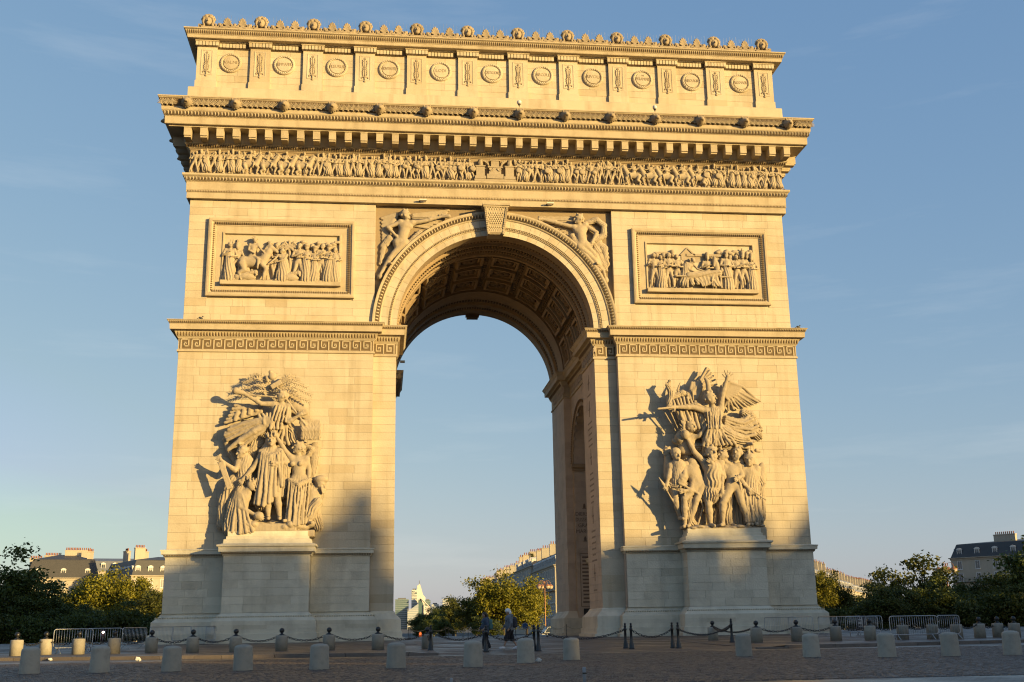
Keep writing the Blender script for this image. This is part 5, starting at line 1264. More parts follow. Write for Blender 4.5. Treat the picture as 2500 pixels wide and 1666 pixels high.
def f(S, P):
    S.box(P(690, 215, 1.15), (0.40, 0.10, 0.17), 0.02, rz=0.55); S.ell(P(655, 140, 1.15), (0.26, 0.2, 0.3)).ell(P(640, 105, 1.2), (0.14, 0.14, 0.14)).ell(P(612, 165, 1.1), (0.14, 0.1, 0.28), rz=0.3).ell(P(690, 140, 1.1), (0.12, 0.1, 0.24), rz=-0.5)
    S.cap(P(700, 240, 1.1), P(945, 570, 1.35), 0.075, 0.075, .02); S.path([P(905, 530, 1.3), P(990, 530, 1.2), P(1070, 540, 1.0)], 0.08, 0.08, .02)
    for i in range(6): S.path([P(910+30*i, 545, 1.25-.03*i), P(925+27*i, 610, 1.3), P(920+27*i, 680, 1.15)], 0.17, 0.15, .05, flat=0.5, fold=(3, .05, i))
group_part(gl, 'standard', f, P, [(600, 90, 1), (1080, 700, 1)], pad=0.4)
def f(S, P):
    S.path([P(1035, 760, .3), P(1020, 900, .35), P(1000, 1100, .3)], 0.34, 0.30, .05, flat=0.7, fold=(9, .05, 0))
    for i in range(8): S.cap(P(1000, 1050-10*i, .4), P(1060-4*i, 770+22*i, .45), 0.09, 0.05, .02)
    S.path([P(960, 760, .4), P(1000, 780, .5), P(960, 850, .45)], 0.2, 0.16, .06, fold=(5, .05, 1)).path([P(790, 560, .4), P(830, 620, .5), P(850, 720, .45)], .3, .34, .08, fold=(6, .07, 0)).path([P(560, 720, .4), P(480, 780, .45), P(380, 830, .4)], .35, .3, .08, fold=(6, .07, 0)).path([P(250, 700, .3), P(300, 820, .3), P(350, 900, .3)], .22, .22, .08, fold=(5, .05, 0))
    S.box(P(650, 1020, .22), (2.3, .3, 2.4), .05)
group_part(gl, 'carved_backdrop', f, P, [(240, 560, .3), (1060, 1200, .3)], pad=0.5)
def f(S, P):
    for i in range(12): S.ell(P(400+52*i, 1430+14*math.sin(i*2.1), 1.0+.3*math.sin(i)), (0.42, 0.62, 0.30), .08)
    for i in range(7): S.box(P(530+50*i, 1440, 1.5), (0.22, 0.2, 0.26), .05, rz=.2*math.sin(i*3))
    S.box(P(660, 1500, .85), (2.8, .82, .22), .02)
group_part(gl, 'rock_base', f, P, [(330, 1390, 1), (1010, 1510, 1)], pad=0.3)

P = GR
def f(S, P):
    figure(S, jt(P, dict(head=(612, 362, 1.45), sL=(580, 460, 1.25), sR=(690, 445, 1.2), pel=(645, 600, 1.15), eL=(475, 430, 1.4), hL=(350, 432, 1.7), eR=(705, 330, 1.35), hR=(738, 218, 1.5), kL=(590, 690, 1.5), aL=(560, 790, 1.0), kR=(760, 620, 1.3), aR=(885, 700, 1.1), spread=0.95)), 0.96, (0.75, -0.6, 0.05), 'curly')
    S.path([P(600, 300, 1.4), P(590, 235, 1.35), P(575, 210, 1.3)], 0.2, 0.12, .05)
    S.path([P(640, 470, 1.25), P(640, 590, 1.25), P(620, 680, 1.2)], 0.46, 0.62, .1, flat=0.8, fold=(9, .10, 0))
    S.path([P(660, 580, 1.2), P(760, 660, 1.2), P(880, 690, 1.0)], 0.40, 0.34, .1, fold=(7, .09, 0))
    S.path([P(720, 520, .9), P(820, 560, .9), P(930, 520, .7)], 0.32, 0.36, .1, flat=.7, fold=(8, .11, 1)); S.path([P(800, 610, .8), P(900, 580, .8), P(970, 650, .6)], 0.34, 0.34, .1, flat=.7, fold=(8, .11, 2)); S.path([P(860, 470, .7), P(920, 490, .6), P(975, 600, .5)], .26, .3, .08, fold=(6, .09, 0))
    S.path([P(560, 450, 1.0), P(500, 420, 1.0), P(400, 440, .9), P(340, 370, .8)], .30, .26, .08, fold=(7, .08, 1)); S.path([P(520, 600, .8), P(620, 700, .9), P(760, 740, .8), P(880, 730, .6)], .34, .28, .1, fold=(7, .09, 1))
    S.cap(P(355, 432, 1.75), P(222, 447, 2.15), 0.10, 0.07, .02).cap(P(340, 402, 1.8), P(344, 465, 1.8), .07, .07)
    drape(S, P, [(590, 470, 1.6), (690, 460, 1.5)], [(600, 590, 1.7), (690, 590, 1.6)], 6, .06, .07, .02, wob=3)
    drape(S, P, [(600, 590, 1.65), (700, 590, 1.5)], [(560, 720, 1.5), (800, 710, 1.45)], 9, .07, .12, .02)
    drape(S, P, [(730, 500, 1.2), (720, 590, 1.2)], [(900, 500, .9), (975, 560, .8), (950, 640, .85)], 6, .09, .13, .025, sag=30, wob=22)
    S.path([P(900, 520, .8), P(930, 600, .9), P(1005, 600, .7)], .16, .08, .05)
    drape(S, P, [(760, 640, 1.2), (740, 690, 1.2)], [(940, 690, .9), (900, 740, .9)], 4, .08, .12, .02, sag=10)
group_part(gr, 'winged_woman', f, P, [(180, 160, 1), (1000, 800, 1)])
def f(S, P):
    for i in range(8):
        t = i/7; S.cap(P(462+26*t, 345-62*t, .75+.07*(i%2)), P(575+85*t-14*t*(1-t), 122-22*t+150*t*t, .72+.10*(i%2)), 0.085, 0.07, .012, flat=.9)
    for i in range(6): S.cap(P(450+10*i, 360, .8), P(470+20*i, 240, .75), .17, .12, .04, flat=.6)
group_part(gr, 'raised_wing', f, P, [(430, 100, .7), (660, 380, .7)], pad=0.4, rough=0)
def f(S, P):
    for i in range(11):
        t = i/10
        S.cap(P(760-15*t, 258+110*t, .78), P(995-130*t-160*t*t, 378+100*t-25*t*t, .58+.12*(i%2)), 0.10, 0.085, .008, flat=.9)
    for i in range(9):
        t = i/8; S.cap(P(720, 245+90*t, .9), P(840+50*t*(1-t)*2-90*t, 262+110*t, .85), .14, .10, .03, flat=.6)
    S.path([P(690, 360, .9), P(700, 270, .95), P(760, 235, .9), P(860, 270, .8), P(950, 350, .65)], .17, .09, .05)
group_part(gr, 'spread_wing', f, P, [(690, 230, .7), (1000, 480, .7)], pad=0.4, rough=0)
def f(S, P):
    for i in range(7): S.cap(P(245+38*i, 440-25*i, 1.0), P(345+26*i, 610, .7), .055, .05, .01)
    S.path([P(300, 400, 1.0), P(310, 320, 1.0), P(285, 260, 1.05), P(300, 230, 1.0)], .26, .10, .06, fold=(5, .06, 0)); S.path([P(330, 350, .9), P(400, 320, .9), P(430, 330, .8)], .24, .16, .05, fold=(6, .06, 0)); S.cap(P(360, 300, .9), P(380, 235, .85), .10, .04); S.cap(P(290, 290, 1.1), P(270, 240, 1.2), .09, .03)
    drape(S, P, [(330, 380, 1.2), (420, 350, 1.1), (520, 400, 1.0)], [(380, 520, 1.0), (480, 590, 1.1), (590, 590, 1.0)], 8, .09, .14, .02, sag=8)
    S.path([P(350, 400, .8), P(430, 500, .8), P(560, 590, .7)], .22, .34, .08, fold=(8, .1, 0)); S.path([P(390, 480, .8), P(450, 560, .8), P(590, 580, .7)], .3, .34, .08, fold=(7, .09, 1))
group_part(gr, 'flags_and_spears', f, P, [(220, 220, .8), (600, 620, .8)], pad=.45)
def f(S, P):
    figure(S, jt(P, dict(head=(465, 582, 1.15), sL=(380, 640, .95), sR=(480, 660, .95), pel=(430, 760, .8), eL=(410, 640, 1.3), hL=(410, 590, 1.4), eR=(530, 650, 1.2), hR=(560, 610, 1.3))), 0.86, (0.5, -0.8, .1), 'curly')
    S.ell(P(385, 665, 1.0), (.42, .36, .42)); S.path([P(340, 690, .8), P(440, 730, .9), P(560, 740, .8)], .2, .26, .08, fold=(6, .08, 0))
group_part(gr, 'horn_blower', f, P, [(330, 540, 1), (600, 780, 1)])
def f(S, P):
    figure(S, jt(P, dict(head=(355, 792, 1.3), sL=(315, 880, 1.15), sR=(430, 870, 1.1), pel=(365, 1030, 1.05), eL=(305, 940, 1.35), hL=(292, 1000, 1.5), kL=(360, 1140, 1.3), aL=(385, 1255, 1.0), eR=(430, 960, 1.1), hR=(410, 940, 1.3), kR=(420, 1150, 1.1), aR=(425, 1310, 1.0))), 0.90, (0.3, -0.9, -.1), 'cap')
    S.path([P(370, 880, 1.1), P(365, 1000, 1.1)], .56, .60, .08, fold=(14, .03, 0)); S.path([P(300, 1010, 1.2), P(370, 1030, 1.4), P(440, 1020, 1.2)], .2, .2, .06, fold=(5, .06, 0))
    S.cap(P(262, 1010, 1.6), P(400, 1250, 1.2), .06, .06).cap(P(262, 1010, 1.6), P(232, 960, 1.7), .11, .03)
    head(S, P(280, 770, .7), .7, (-.8, -.5, 0), 'curly'); S.cap(P(290, 790, .6), P(310, 950, .6), .3, .5, .1)
group_part(gr, 'warrior_in_mail', f, P, [(230, 720, 1), (440, 1330, 1)])
def f(S, P):
    figure(S, jt(P, dict(head=(402, 985, 1.45), sL=(410, 900, 1.25), sR=(500, 880, 1.15), pel=(520, 1020, 1.25), eL=(420, 930, 1.6), hL=(410, 950, 1.65), kL=(420, 1120, 1.55), aL=(425, 1310, 1.35), kR=(510, 1130, 1.45), aR=(455, 1310, 1.2), eR=(470, 1060, 1.6), hR=(440, 1060, 1.7))), 0.88, (-0.6, -0.6, -0.4), 'helmet')
    S.path([P(380, 1000, 1.7), P(520, 1080, 1.6), P(560, 1180, 1.2), P(520, 1310, 1.0)], .09, .07, .03); S.path([P(470, 860, 1.0), P(500, 940, 1.0), P(540, 1000, 1.0)], .4, .45, .1)
    S.path([P(460, 1120, 1.2), P(450, 1240, 1.2), P(480, 1320, 1.0)], .24, .3, .08, fold=(6, .07, 0))
group_part(gr, 'stooping_archer', f, P, [(370, 840, 1), (570, 1340, 1)])
def f(S, P):
    figure(S, jt(P, dict(head=(622, 775, 1.5), sL=(565, 850, 1.25), sR=(690, 850, 1.25), pel=(628, 1030, 1.25), eL=(490, 770, 1.35), hL=(432, 655, 1.4), eR=(715, 960, 1.35), hR=(640, 870, 1.7), kL=(600, 1165, 1.5), aL=(615, 1305, 1.3), kR=(680, 1160, 1.0), aR=(770, 1310, .9))), 0.98, (0.3, -0.9, 0.1), 'curly')
    head(S, P(622, 778, 1.52), .98, (0.3, -0.9, 0.1), 'beard')
    S.path([P(630, 900, 1.3), P(628, 1000, 1.3)], .60, .62, .08, fold=(7, .05, 0)); S.path([P(570, 1030, 1.4), P(630, 1055, 1.6), P(700, 1040, 1.4)], .16, .18, .05, fold=(5, .06, 0))
    S.path([P(620, 1030, 1.2), P(610, 1100, 1.2)], .55, .62, .08, fold=(10, .09, 0)); S.ell(P(425, 640, 1.45), (.3, .28, .34))
group_part(gr, 'bearded_leader', f, P, [(400, 620, 1), (800, 1340, 1)])
def f(S, P):
    figure(S, jt(P, dict(head=(700, 800, 1.25), sL=(715, 890, 1.2), sR=(820, 880, 1.15), pel=(785, 1030, 1.3), eL=(700, 960, 1.4), hL=(700, 1050, 1.55), kL=(705, 1160, 1.65), aL=(705, 1300, 1.45), kR=(845, 1150, 1.5), aR=(905, 1300, 1.3), eR=(850, 950, 1.35), hR=(830, 960, 1.6))), 0.92, (-0.7, -0.6, 0.2), 'short')
    S.cap(P(822, 945, 1.75), P(862, 1150, 1.55), .07, .05, .02).cap(P(795, 975, 1.7), P(845, 968, 1.7), .06, .06)
    S.path([P(750, 1060, .9), P(730, 1180, .9), P(720, 1320, .8)], .4, .45, .1, fold=(7, .09, 0))
group_part(gr, 'nude_youth', f, P, [(660, 740, 1), (930, 1340, 1)])
def f(S, P):
    figure(S, jt(P, dict(head=(812, 775, 1.15), sL=(760, 860, .9), sR=(850, 850, .9), pel=(800, 1000, .8), eL=(740, 930, 1.0), hL=(690, 760, 1.2))), 0.90, (-0.5, -0.8, 0.1), 'curly')
    head(S, P(812, 778, 1.17), .90, (-0.5, -0.8, 0.1), 'beard'); S.cap(P(800, 840, 1.1), P(805, 890, 1.2), .2, .1, .05)
group_part(gr, 'old_bearded_man', f, P, [(680, 720, 1), (870, 1000, 1)])
def f(S, P):
    figure(S, jt(P, dict(head=(908, 835, 1.25), sL=(855, 890, 1.05), sR=(960, 900, 1.0), pel=(900, 1040, 1.05), eL=(840, 980, 1.3), hL=(890, 1040, 1.5), eR=(965, 980, 1.1), hR=(940, 1030, 1.3), aL=(925, 1300, 1.1), kL=(900, 1180, 1.2), kR=(940, 1180, 1.1), aR=(960, 1300, 1.1))), 0.92, (-0.4, -0.9, -.1), 'helmet')
    S.path([P(915, 940, 1.0), P(910, 1100, 1.05), P(940, 1280, 1.0)], .5, .62, .1, flat=.8, fold=(9, .1, 0)); S.path([P(950, 900, .8), P(985, 1020, .8), P(985, 1260, .7)], .34, .36, .1, fold=(7, .09, 0))
    S.ell(P(985, 970, .75), (.42, .30, 1.15), .04, rz=-.25).ell(P(965, 985, 1.05), (.3, .12, .9), 0, sub=True, rz=-.25) if False else S.ell(P(990, 970, .75), (.42, .34, 1.15), .04, rz=-.22)
    S.cap(P(865, 1015, 1.6), P(1030, 1130, 1.7), .10, .05, .02, flat=.6); S.path([P(960, 760, 1.2), P(985, 765, 1.1)], .14, .12)
    drape(S, P, [(855, 1050, 1.5), (960, 1050, 1.3)], [(880, 1290, 1.5), (1000, 1280, 1.3)], 8, .07, .10, .02)
    drape(S, P, [(955, 900, 1.1), (985, 920, .9)], [(970, 1260, 1.1), (1010, 1240, .9)], 4, .08, .11, .02)
group_part(gr, 'helmeted_warrior', f, P, [(830, 740, 1), (1030, 1330, 1)])
def f(S, P):
    S.box(P(680, 900, .25), (2.6, .35, 2.2), .05); S.box(P(700, 1180, .3), (2.0, .4, 1.4), .05)
    for i in range(9): S.path([P(420+60*i, 740+20*math.sin(i), .6), P(440+58*i, 900, .6), P(450+58*i, 1300, .5)], .3, .35, .1, fold=(6, .08, i))
group_part(gr, 'carved_backdrop', f, P, [(400, 660, .3), (980, 1300, .3)], pad=0.3)
def f(S, P):
    for i in range(12): S.ell(P(425+50*i, 1335+6*math.sin(i*2.1), 1.0+.3*math.sin(i)), (0.42, 0.6, 0.16), .08)
    S.box(P(720, 1395, .85), (2.8, .85, .5), .02)
group_part(gr, 'rock_base', f, P, [(420, 1320, 1), (1000, 1430, 1)], pad=0.3)
# ================================================================== GROUND
def sm(a, b, x):
    t = np.clip((x-a)/(b-a), 0, 1); return t*t*(3-2*t)
def kerb_y(x): return -31.9+np.asarray(x)**2/150.0
def zg(x, y):
    """height of the gently domed place"""
    x = np.asarray(x, float); y = np.asarray(y, float)
    z = 0.47+0.31*sm(-34, -4, y)-1.4*sm(26, 110, y)-0.5*sm(60, 160, np.abs(x))
    return z
def rise(x, y):
    """extra height of the raised pavement left and right of the carriage gap"""
    x = np.asarray(x, float); y = np.asarray(y, float)
    side = np.maximum(sm(-5.2, -7.0, x), sm(7.2, 9.0, x))
    return 0.13*side*(1-sm(-31, -10, y))
def sheet(name, xs, ys, zf, m, parent=None, kind='structure', mask=None):
    X, Y = np.meshgrid(xs, ys, indexing='ij'); Z = zf(X, Y)
    v = np.stack([X, Y, Z], -1).reshape(-1, 3).tolist(); ny = len(ys); f = []
    for i in range(len(xs)-1):
        for j in range(len(ys)-1):
            if mask is None or mask((xs[i]+xs[i+1])/2, (ys[j]+ys[j+1])/2): f.append((i*ny+j, (i+1)*ny+j, (i+1)*ny+j+1, i*ny+j+1))
    mb = MB(); mb.add(v, f); return mb.obj(name, m, parent, smooth=True, kind=kind)

def sett_mat(name, c1, c2, rough, tint):
    """small stone setts: rows of stones with dark joints, worn and slightly polished"""
    c1, c2, tint = [tuple(x*0.76 for x in q) for q in (c1, c2, tint)]
    m = bpy.data.materials.new(name); m.use_nodes = True
    n = m.node_tree.nodes; L = m.node_tree.links; b = n['Principled BSDF']; b.inputs['Specular IOR Level'].default_value = 0.3
    geo = n.new('ShaderNodeNewGeometry')
    br = n.new('ShaderNodeTexBrick'); br.inputs['Scale'].default_value = 1.0
    br.inputs['Brick Width'].default_value = 0.15; br.inputs['Row Height'].default_value = 0.12; br.inputs['Mortar Size'].default_value = 0.012; br.inputs['Mortar Smooth'].default_value = 0.4
    br.inputs['Color1'].default_value = (*c1, 1); br.inputs['Color2'].default_value = (*c2, 1); br.inputs['Mortar'].default_value = (*[x*0.45 for x in c1], 1)
    L.new(geo.outputs['Position'], br.inputs['Vector'])
    nz = n.new('ShaderNodeTexNoise'); nz.inputs['Scale'].default_value = 0.5; nz.inputs['Detail'].default_value = 8; L.new(geo.outputs['Position'], nz.inputs['Vector'])
    mr = n.new('ShaderNodeMapRange'); mr.inputs['From Min'].default_value = 0.42; mr.inputs['From Max'].default_value = 0.70; L.new(nz.outputs[0], mr.inputs['Value'])
    mx = n.new('ShaderNodeMixRGB'); L.new(mr.outputs[0], mx.inputs['Fac']); L.new(br.outputs['Color'], mx.inputs['Color1']); mx.inputs['Color2'].default_value = (*tint, 1)
    m2 = n.new('ShaderNodeMath'); m2.operation = 'MULTIPLY'; L.new(mr.outputs[0], m2.inputs[0]); m2.inputs[1].default_value = 0.6
    L.new(m2.outputs[0], mx.inputs['Fac']); L.new(mx.outputs[0], b.inputs['Base Color'])
    r2 = n.new('ShaderNodeMapRange'); r2.inputs['From Min'].default_value = 0.35; r2.inputs['From Max'].default_value = 0.65; r2.inputs['To Min'].default_value = rough-0.12; r2.inputs['To Max'].default_value = rough+0.15
    L.new(nz.outputs[0], r2.inputs['Value']); L.new(r2.outputs[0], b.inputs['Roughness'])
    n3 = n.new('ShaderNodeTexNoise'); n3.inputs['Scale'].default_value = 14; n3.inputs['Detail'].default_value = 4; L.new(geo.outputs['Position'], n3.inputs['Vector'])
    ad = n.new('ShaderNodeMath'); ad.operation = 'MULTIPLY_ADD'; L.new(br.outputs['Fac'], ad.inputs[0]); ad.inputs[1].default_value = -0.8; L.new(n3.outputs[0], ad.inputs[2])
    bp = n.new('ShaderNodeBump'); bp.inputs['Strength'].default_value = 0.5; bp.inputs['Distance'].default_value = 0.012; L.new(ad.outputs[0], bp.inputs['Height']); L.new(bp.outputs[0], b.inputs['Normal'])
    return m
M['setts'] = sett_mat('worn_stone_setts', (0.125, 0.092, 0.066), (0.15, 0.115, 0.085), 0.38, (0.095, 0.077, 0.062))
M['sett'] = mat('stone_sett', (0.135, 0.10, 0.072), 0.5, col2=(0.115, 0.090, 0.072), vary=0.18, noise=0.45, nscale=0.35, bump=0.12, bscale=40, spec=0.3)
M['pave'] = sett_mat('plaza_setts', (0.105, 0.085, 0.072), (0.135, 0.115, 0.10), 0.5, (0.085, 0.073, 0.065))
M['earth'] = mat('asphalt_and_earth', (0.09, 0.085, 0.08), 0.85, noise=0.5, nscale=0.3)
xs = np.unique(np.concatenate([np.array([-14000, -5000, -1500, -500, -250]), np.linspace(-160, 160, 81), np.array([250, 500, 1500, 5000, 14000])]))
ys = np.unique(np.concatenate([np.array([-3000, -800, -300]), np.linspace(-160, 160, 81), np.array([250, 500, 1500, 5000, 20000])]))
sheet('ground', xs, ys, lambda x, y: zg(x, y)-0.012, M['earth'])
xs = np.linspace(-70, 70, 71); ts = np.linspace(0, 1, 40)
mb = MB(); v = []
for x in xs:
    for t in ts:
        y = -110+(float(kerb_y(x))+110)*t; v.append((x, y, float(zg(x, y))))
mb.add(v, [(i*40+j, (i+1)*40+j, (i+1)*40+j+1, i*40+j+1) for i in range(70) for j in range(39)])
road = mb.obj('road', M['setts'], None, smooth=True, kind='structure')
# pavement round the arch
v = []; mb = MB(); xs = np.concatenate([np.linspace(-62, -7.1, 40), np.linspace(-7, -5.2, 7), np.linspace(-4.6, 6.8, 14), np.linspace(7.2, 9.0, 7), np.linspace(9.3, 62, 40)]); ts = np.linspace(0, 1, 44); nt_ = len(ts)
for x in xs:
    for t in ts:
        y = float(kerb_y(x))+0.32+(48-float(kerb_y(x)))*t**1.5; v.append((x, y, float(zg(x, y)+rise(x, y))+0.004))
mb.add(v, [(i*nt_+j, (i+1)*nt_+j, (i+1)*nt_+j+1, i*nt_+j+1) for i in range(len(xs)-1) for j in range(nt_-1)])
plaza = mb.obj('plaza_pavement', M['pave'], None, smooth=True, kind='structure')
kr = random.Random(4); x = -60.0
kme = MB().box(-0.5, 0.5, 0, 0.32, -0.25, 0, skip='').mesh('kerbstone', M['kerb'])
while x < 60:
    L_ = kr.uniform(1.0, 1.5); xm = x+L_/2; y = float(kerb_y(xm)); a = math.atan(2*xm/150)
    L2 = L_/math.cos(a)
    flush = -5.6 < xm < 7.6
    zt = float(zg(xm, y)+rise(xm, y+0.3))+(0.012 if flush else 0.010)
    piece('kerbstone', kme, plaza, (xm, y, zt+kr.uniform(-.004, .004)), (0, 0, a), (L2-0.02, 1, 1))
    x += L_
# pale bands laid in the pavement, flush joints and steps at the piers
mb = MB()
def band(x0, y0, x1, y1, w, dz=0.010, n=16):
    d = np.array((x1-x0, y1-y0)); d = d/np.linalg.norm(d); nx, ny = -d[1]*w/2, d[0]*w/2; P = []
    for i in range(n+1):
        t = i/n; x, y = x0+(x1-x0)*t, y0+(y1-y0)*t
        for s in (-1, 1): P.append((x+nx*s, y+ny*s, float(zg(x, y)+rise(x, y))+dz))
    mb.add(P, [(2*i, 2*i+2, 2*i+3, 2*i+1) for i in range(n)])
for q in ((-60, -14.5, 60, -14.5, 0.5), (-60, -19.8, -6.2, -19.8, 0.35), (8.4, -19.8, 60, -19.8, 0.35), (-5.9, -30, -5.9, -8, 0.4), (7.9, -30, 7.9, -8, 0.4), (-5.4, -27.0, 4.5, -22.2, 0.5), (-14, -9.5, -2, -24, 0.4)): band(*q)
mb.obj('pavement_bands', M['kerb'], plaza)
mb = MB(); P = []
for i in range(81):
    x = -60+1.5*i; y = float(-45.9+1.3*((x+7)/14)**2) if x < -4 else float(-41.6-3.6*min(1, abs(x-0.5)/8)+0.02*max(0, x-8)**1.5)
    for dy in (-0.22, 0.22): P.append((x, y-0.30+dy, float(zg(x, y))+0.006))
# individual setts on the road in front: the nearest 300 as pieces, the rest joined
def setts():
    r = np.random.default_rng(3); rows = np.arange(-56.6, -33.2, 0.13); C = []
    for j, y in enumerate(rows):
        half = (y+78)*0.47; cx = -8+(y+78)*0.117
        x = cx-half+r.uniform(0, 0.155)
        n = int(2*half/0.155)
        xx = x+np.arange(n)*0.155+r.normal(0, 0.006, n); yy = y+r.normal(0, 0.006, n)+0.02*np.sin(xx*0.8+j*0.05)
        ok = yy < kerb_y(xx)-0.1
        C.append(np.stack([xx, yy], 1)[ok])
    C = np.concatenate(C); n = len(C)
    z0 = zg(C[:, 0], C[:, 1])
    h = 0.016+r.normal(0, 0.002, n).clip(-.004, .005); hw = 0.070+r.normal(0, 0.003, n); hd = 0.058+r.normal(0, 0.003, n)
    tilt = r.normal(0, 0.022, (n, 2))
    V = np.zeros((n, 8, 3))
    for k_, (a, b) in enumerate(((-1, -1), (1, -1), (1, 1), (-1, 1))):
        V[:, k_, 0] = C[:, 0]+a*hw; V[:, k_, 1] = C[:, 1]+b*hd; V[:, k_, 2] = z0+0.002
        V[:, k_+4, 0] = C[:, 0]+a*(hw-0.016); V[:, k_+4, 1] = C[:, 1]+b*(hd-0.016); V[:, k_+4, 2] = z0+h+a*hw*tilt[:, 0]+b*hd*tilt[:, 1]
    F = np.array([(4, 5, 6, 7), (0, 1, 5, 4), (1, 2, 6, 5), (2, 3, 7, 6), (3, 0, 4, 7)])
    d = np.hypot(C[:, 0]+8, C[:, 1]+78)
    vis = np.abs(np.arctan2(C[:, 0]+8, C[:, 1]+78)-0.1165) < 0.42
    order = np.argsort(np.where(vis & (d > 22.7), d, 999)); near = set(order[:300].tolist()); rest = np.array([i for i in range(n) if i not in near])
    def mk(ids):
        me = bpy.data.meshes.new('setts'); k_ = len(ids)
        vv = V[ids].reshape(-1, 3); ff = (F[None]+8*np.arange(k_)[:, None, None]).reshape(-1, 4)
        me.vertices.add(len(vv)); me.vertices.foreach_set('co', vv.astype(np.float32).ravel()); me.loops.add(len(ff)*4); me.loops.foreach_set('vertex_index', ff.astype(np.int32).ravel())
        me.polygons.add(len(ff)); me.polygons.foreach_set('loop_start', np.arange(0, len(ff)*4, 4, dtype=np.int32)); me.materials.append(M['sett']); me.update(calc_edges=True); return me
    link('setts', mk(rest), road, 'stuff')
    one = MB(); one.add([(a*0.070, b*0.058, 0.0) for a, b in ((-1, -1), (1, -1), (1, 1), (-1, 1))]+[(a*0.054, b*0.042, 0.022) for a, b in ((-1, -1), (1, -1), (1, 1), (-1, 1))], F.tolist())
    om = one.mesh('sett', M['sett'])
    for i in order[:300]: piece('sett', om, road, (C[i, 0], C[i, 1], z0[i]+0.002), (tilt[i, 1], -tilt[i, 0], 0), (hw[i]/0.07, hd[i]/0.058, h[i]/0.022))
setts()

# ================================================================== BOLLARDS, POSTS AND CHAINS
def nth(i, n=None): return ('first', 'second', 'third', 'fourth', 'fifth', 'sixth', 'seventh', 'eighth', 'ninth', 'tenth', 'eleventh', 'twelfth', 'thirteenth', 'fourteenth')[i]
near = [(-17.7, -44.4), (-15.8, -44.5), (-13.8, -44.8), (-11.8, -45.2), (-9.7, -45.6), (-7.6, -45.7), (-5.5, -46.1), (-3.7, -43.4), (-2.0, -41.5), (3.75, -41.2), (5.2, -43.4), (7.0, -44.8), (8.9, -45.0), (10.8, -45.1)]
nb = MB().lathe([(0.275, 0.0), (0.275, 0.03), (0.27, 0.06), (0.252, 0.60), (0.246, 0.64), (0.225, 0.672), (0.17, 0.698), (0.09, 0.712), (0.0, 0.717)], 28).mesh('stone_drum', M['granite'], True)
nl = ['leftmost plain granite bollard of the near row', 'second plain granite bollard from the left of the near row', 'third plain granite bollard from the left of the near row', 'plain granite bollard in front of the left sculpture plinth, left one of a pair', 'plain granite bollard in front of the left sculpture plinth, right one of a pair', 'plain granite bollard just left of the iron post at the kerb end', 'plain granite bollard in front of the walking woman', 'plain granite bollard just right of the man in the white cap', 'mossy plain granite bollard nearest the lit passage wall', 'plain granite bollard in front of the rightmost black iron post', 'plain granite bollard fifth from the right of the near row, right of the iron posts', 'plain granite bollard left of the pair of big barriers on the right', 'plain granite bollard below the right end of the big barriers', 'rightmost plain granite bollard of the near row']
nl[10] = 'fourth plain granite bollard from the right end of the near row'; nl[11] = 'third plain granite bollard from the right end of the near row'; nl[12] = 'second plain granite bollard from the right end of the near row'; nl[9] = 'fifth plain granite bollard from the right end of the near row'
for i, (x, y) in enumerate(near):
    o = link('granite_bollard', nb, None); o.location = (x, y, float(zg(x, y))-0.004); o.rotation_euler = (rnd.uniform(-.012, .012), rnd.uniform(-.02, .02), rnd.uniform(0, 6))
    o.scale = (1, 1, rnd.uniform(0.98, 1.04)); tag(o, nl[i], 'bollard', 'plain granite bollards of the near row')
farp = [(-35.32, 12.83), (-34.25, 16.56), (-31.42, 15.24), (-28.82, 15.62), (-26.03, 15.86), (-22.6, 14.22), (-19.15, 12.74), (-15.81, 14.25), (-12.09, 13.2), (-8.29, 12.0), (-4.51, 11.09)]
farq = [(17.77, 10.13), (22.13, 12.65), (26.0, 14.01), (29.48, 14.34), (32.08, 13.47), (35.32, 14.37), (37.97, 14.44), (39.02, 12.3), (42.86, 15.7), (45.17, 16.85), (45.8, 15.3)]
def onplaza(p):
    k_ = 0.593
    for _ in range(8):
        x, y = -8.007+(p[0]+8.007)*k_, -77.94+(p[1]+77.94)*k_
        k_ = 1-float(zg(x, y)+rise(x, y))/1.5225
    return x, y, float(zg(x, y)+rise(x, y))
dm_ = MB().lathe([(0.275, -0.02), (0.275, 0.62), (0.268, 0.66), (0.25, 0.68), (0.0, 0.69)], 24).mesh('stone_drum', M['granite'], True)
bm_ = MB().lathe([(0.13, 0.68), (0.12, 0.72), (0.06, 0.76), (0.055, 0.79)] + [(0.115*math.sin(math.pi*i/8)+0.001, 0.895-0.115*math.cos(math.pi*i/8)) for i in range(1, 9)], 16).mesh('iron_ball', M['iron'], True)
fl_ = {0: 'leftmost ball-topped bollard of the chained row, broken in two', 1: 'second ball-topped bollard from the left, touching the nearest lit barrier', 2: 'ball-topped bollard behind the nearest lit steel barrier', 3: 'ball-topped bollard at the right end of the second left barrier', 4: 'ball-topped bollard in front of the pale arch foot, left corner', 5: 'ball-topped bollard before the left pedestal, left of the plinth edge', 6: 'ball-topped bollard before the left edge of the left sculpture plinth', 7: 'ball-topped bollard before the middle of the left sculpture plinth', 8: 'ball-topped bollard before the right edge of the left sculpture plinth', 9: 'ball-topped bollard right of the left pier foot', 10: 'ball-topped bollard beside the single iron post at the kerb end'}
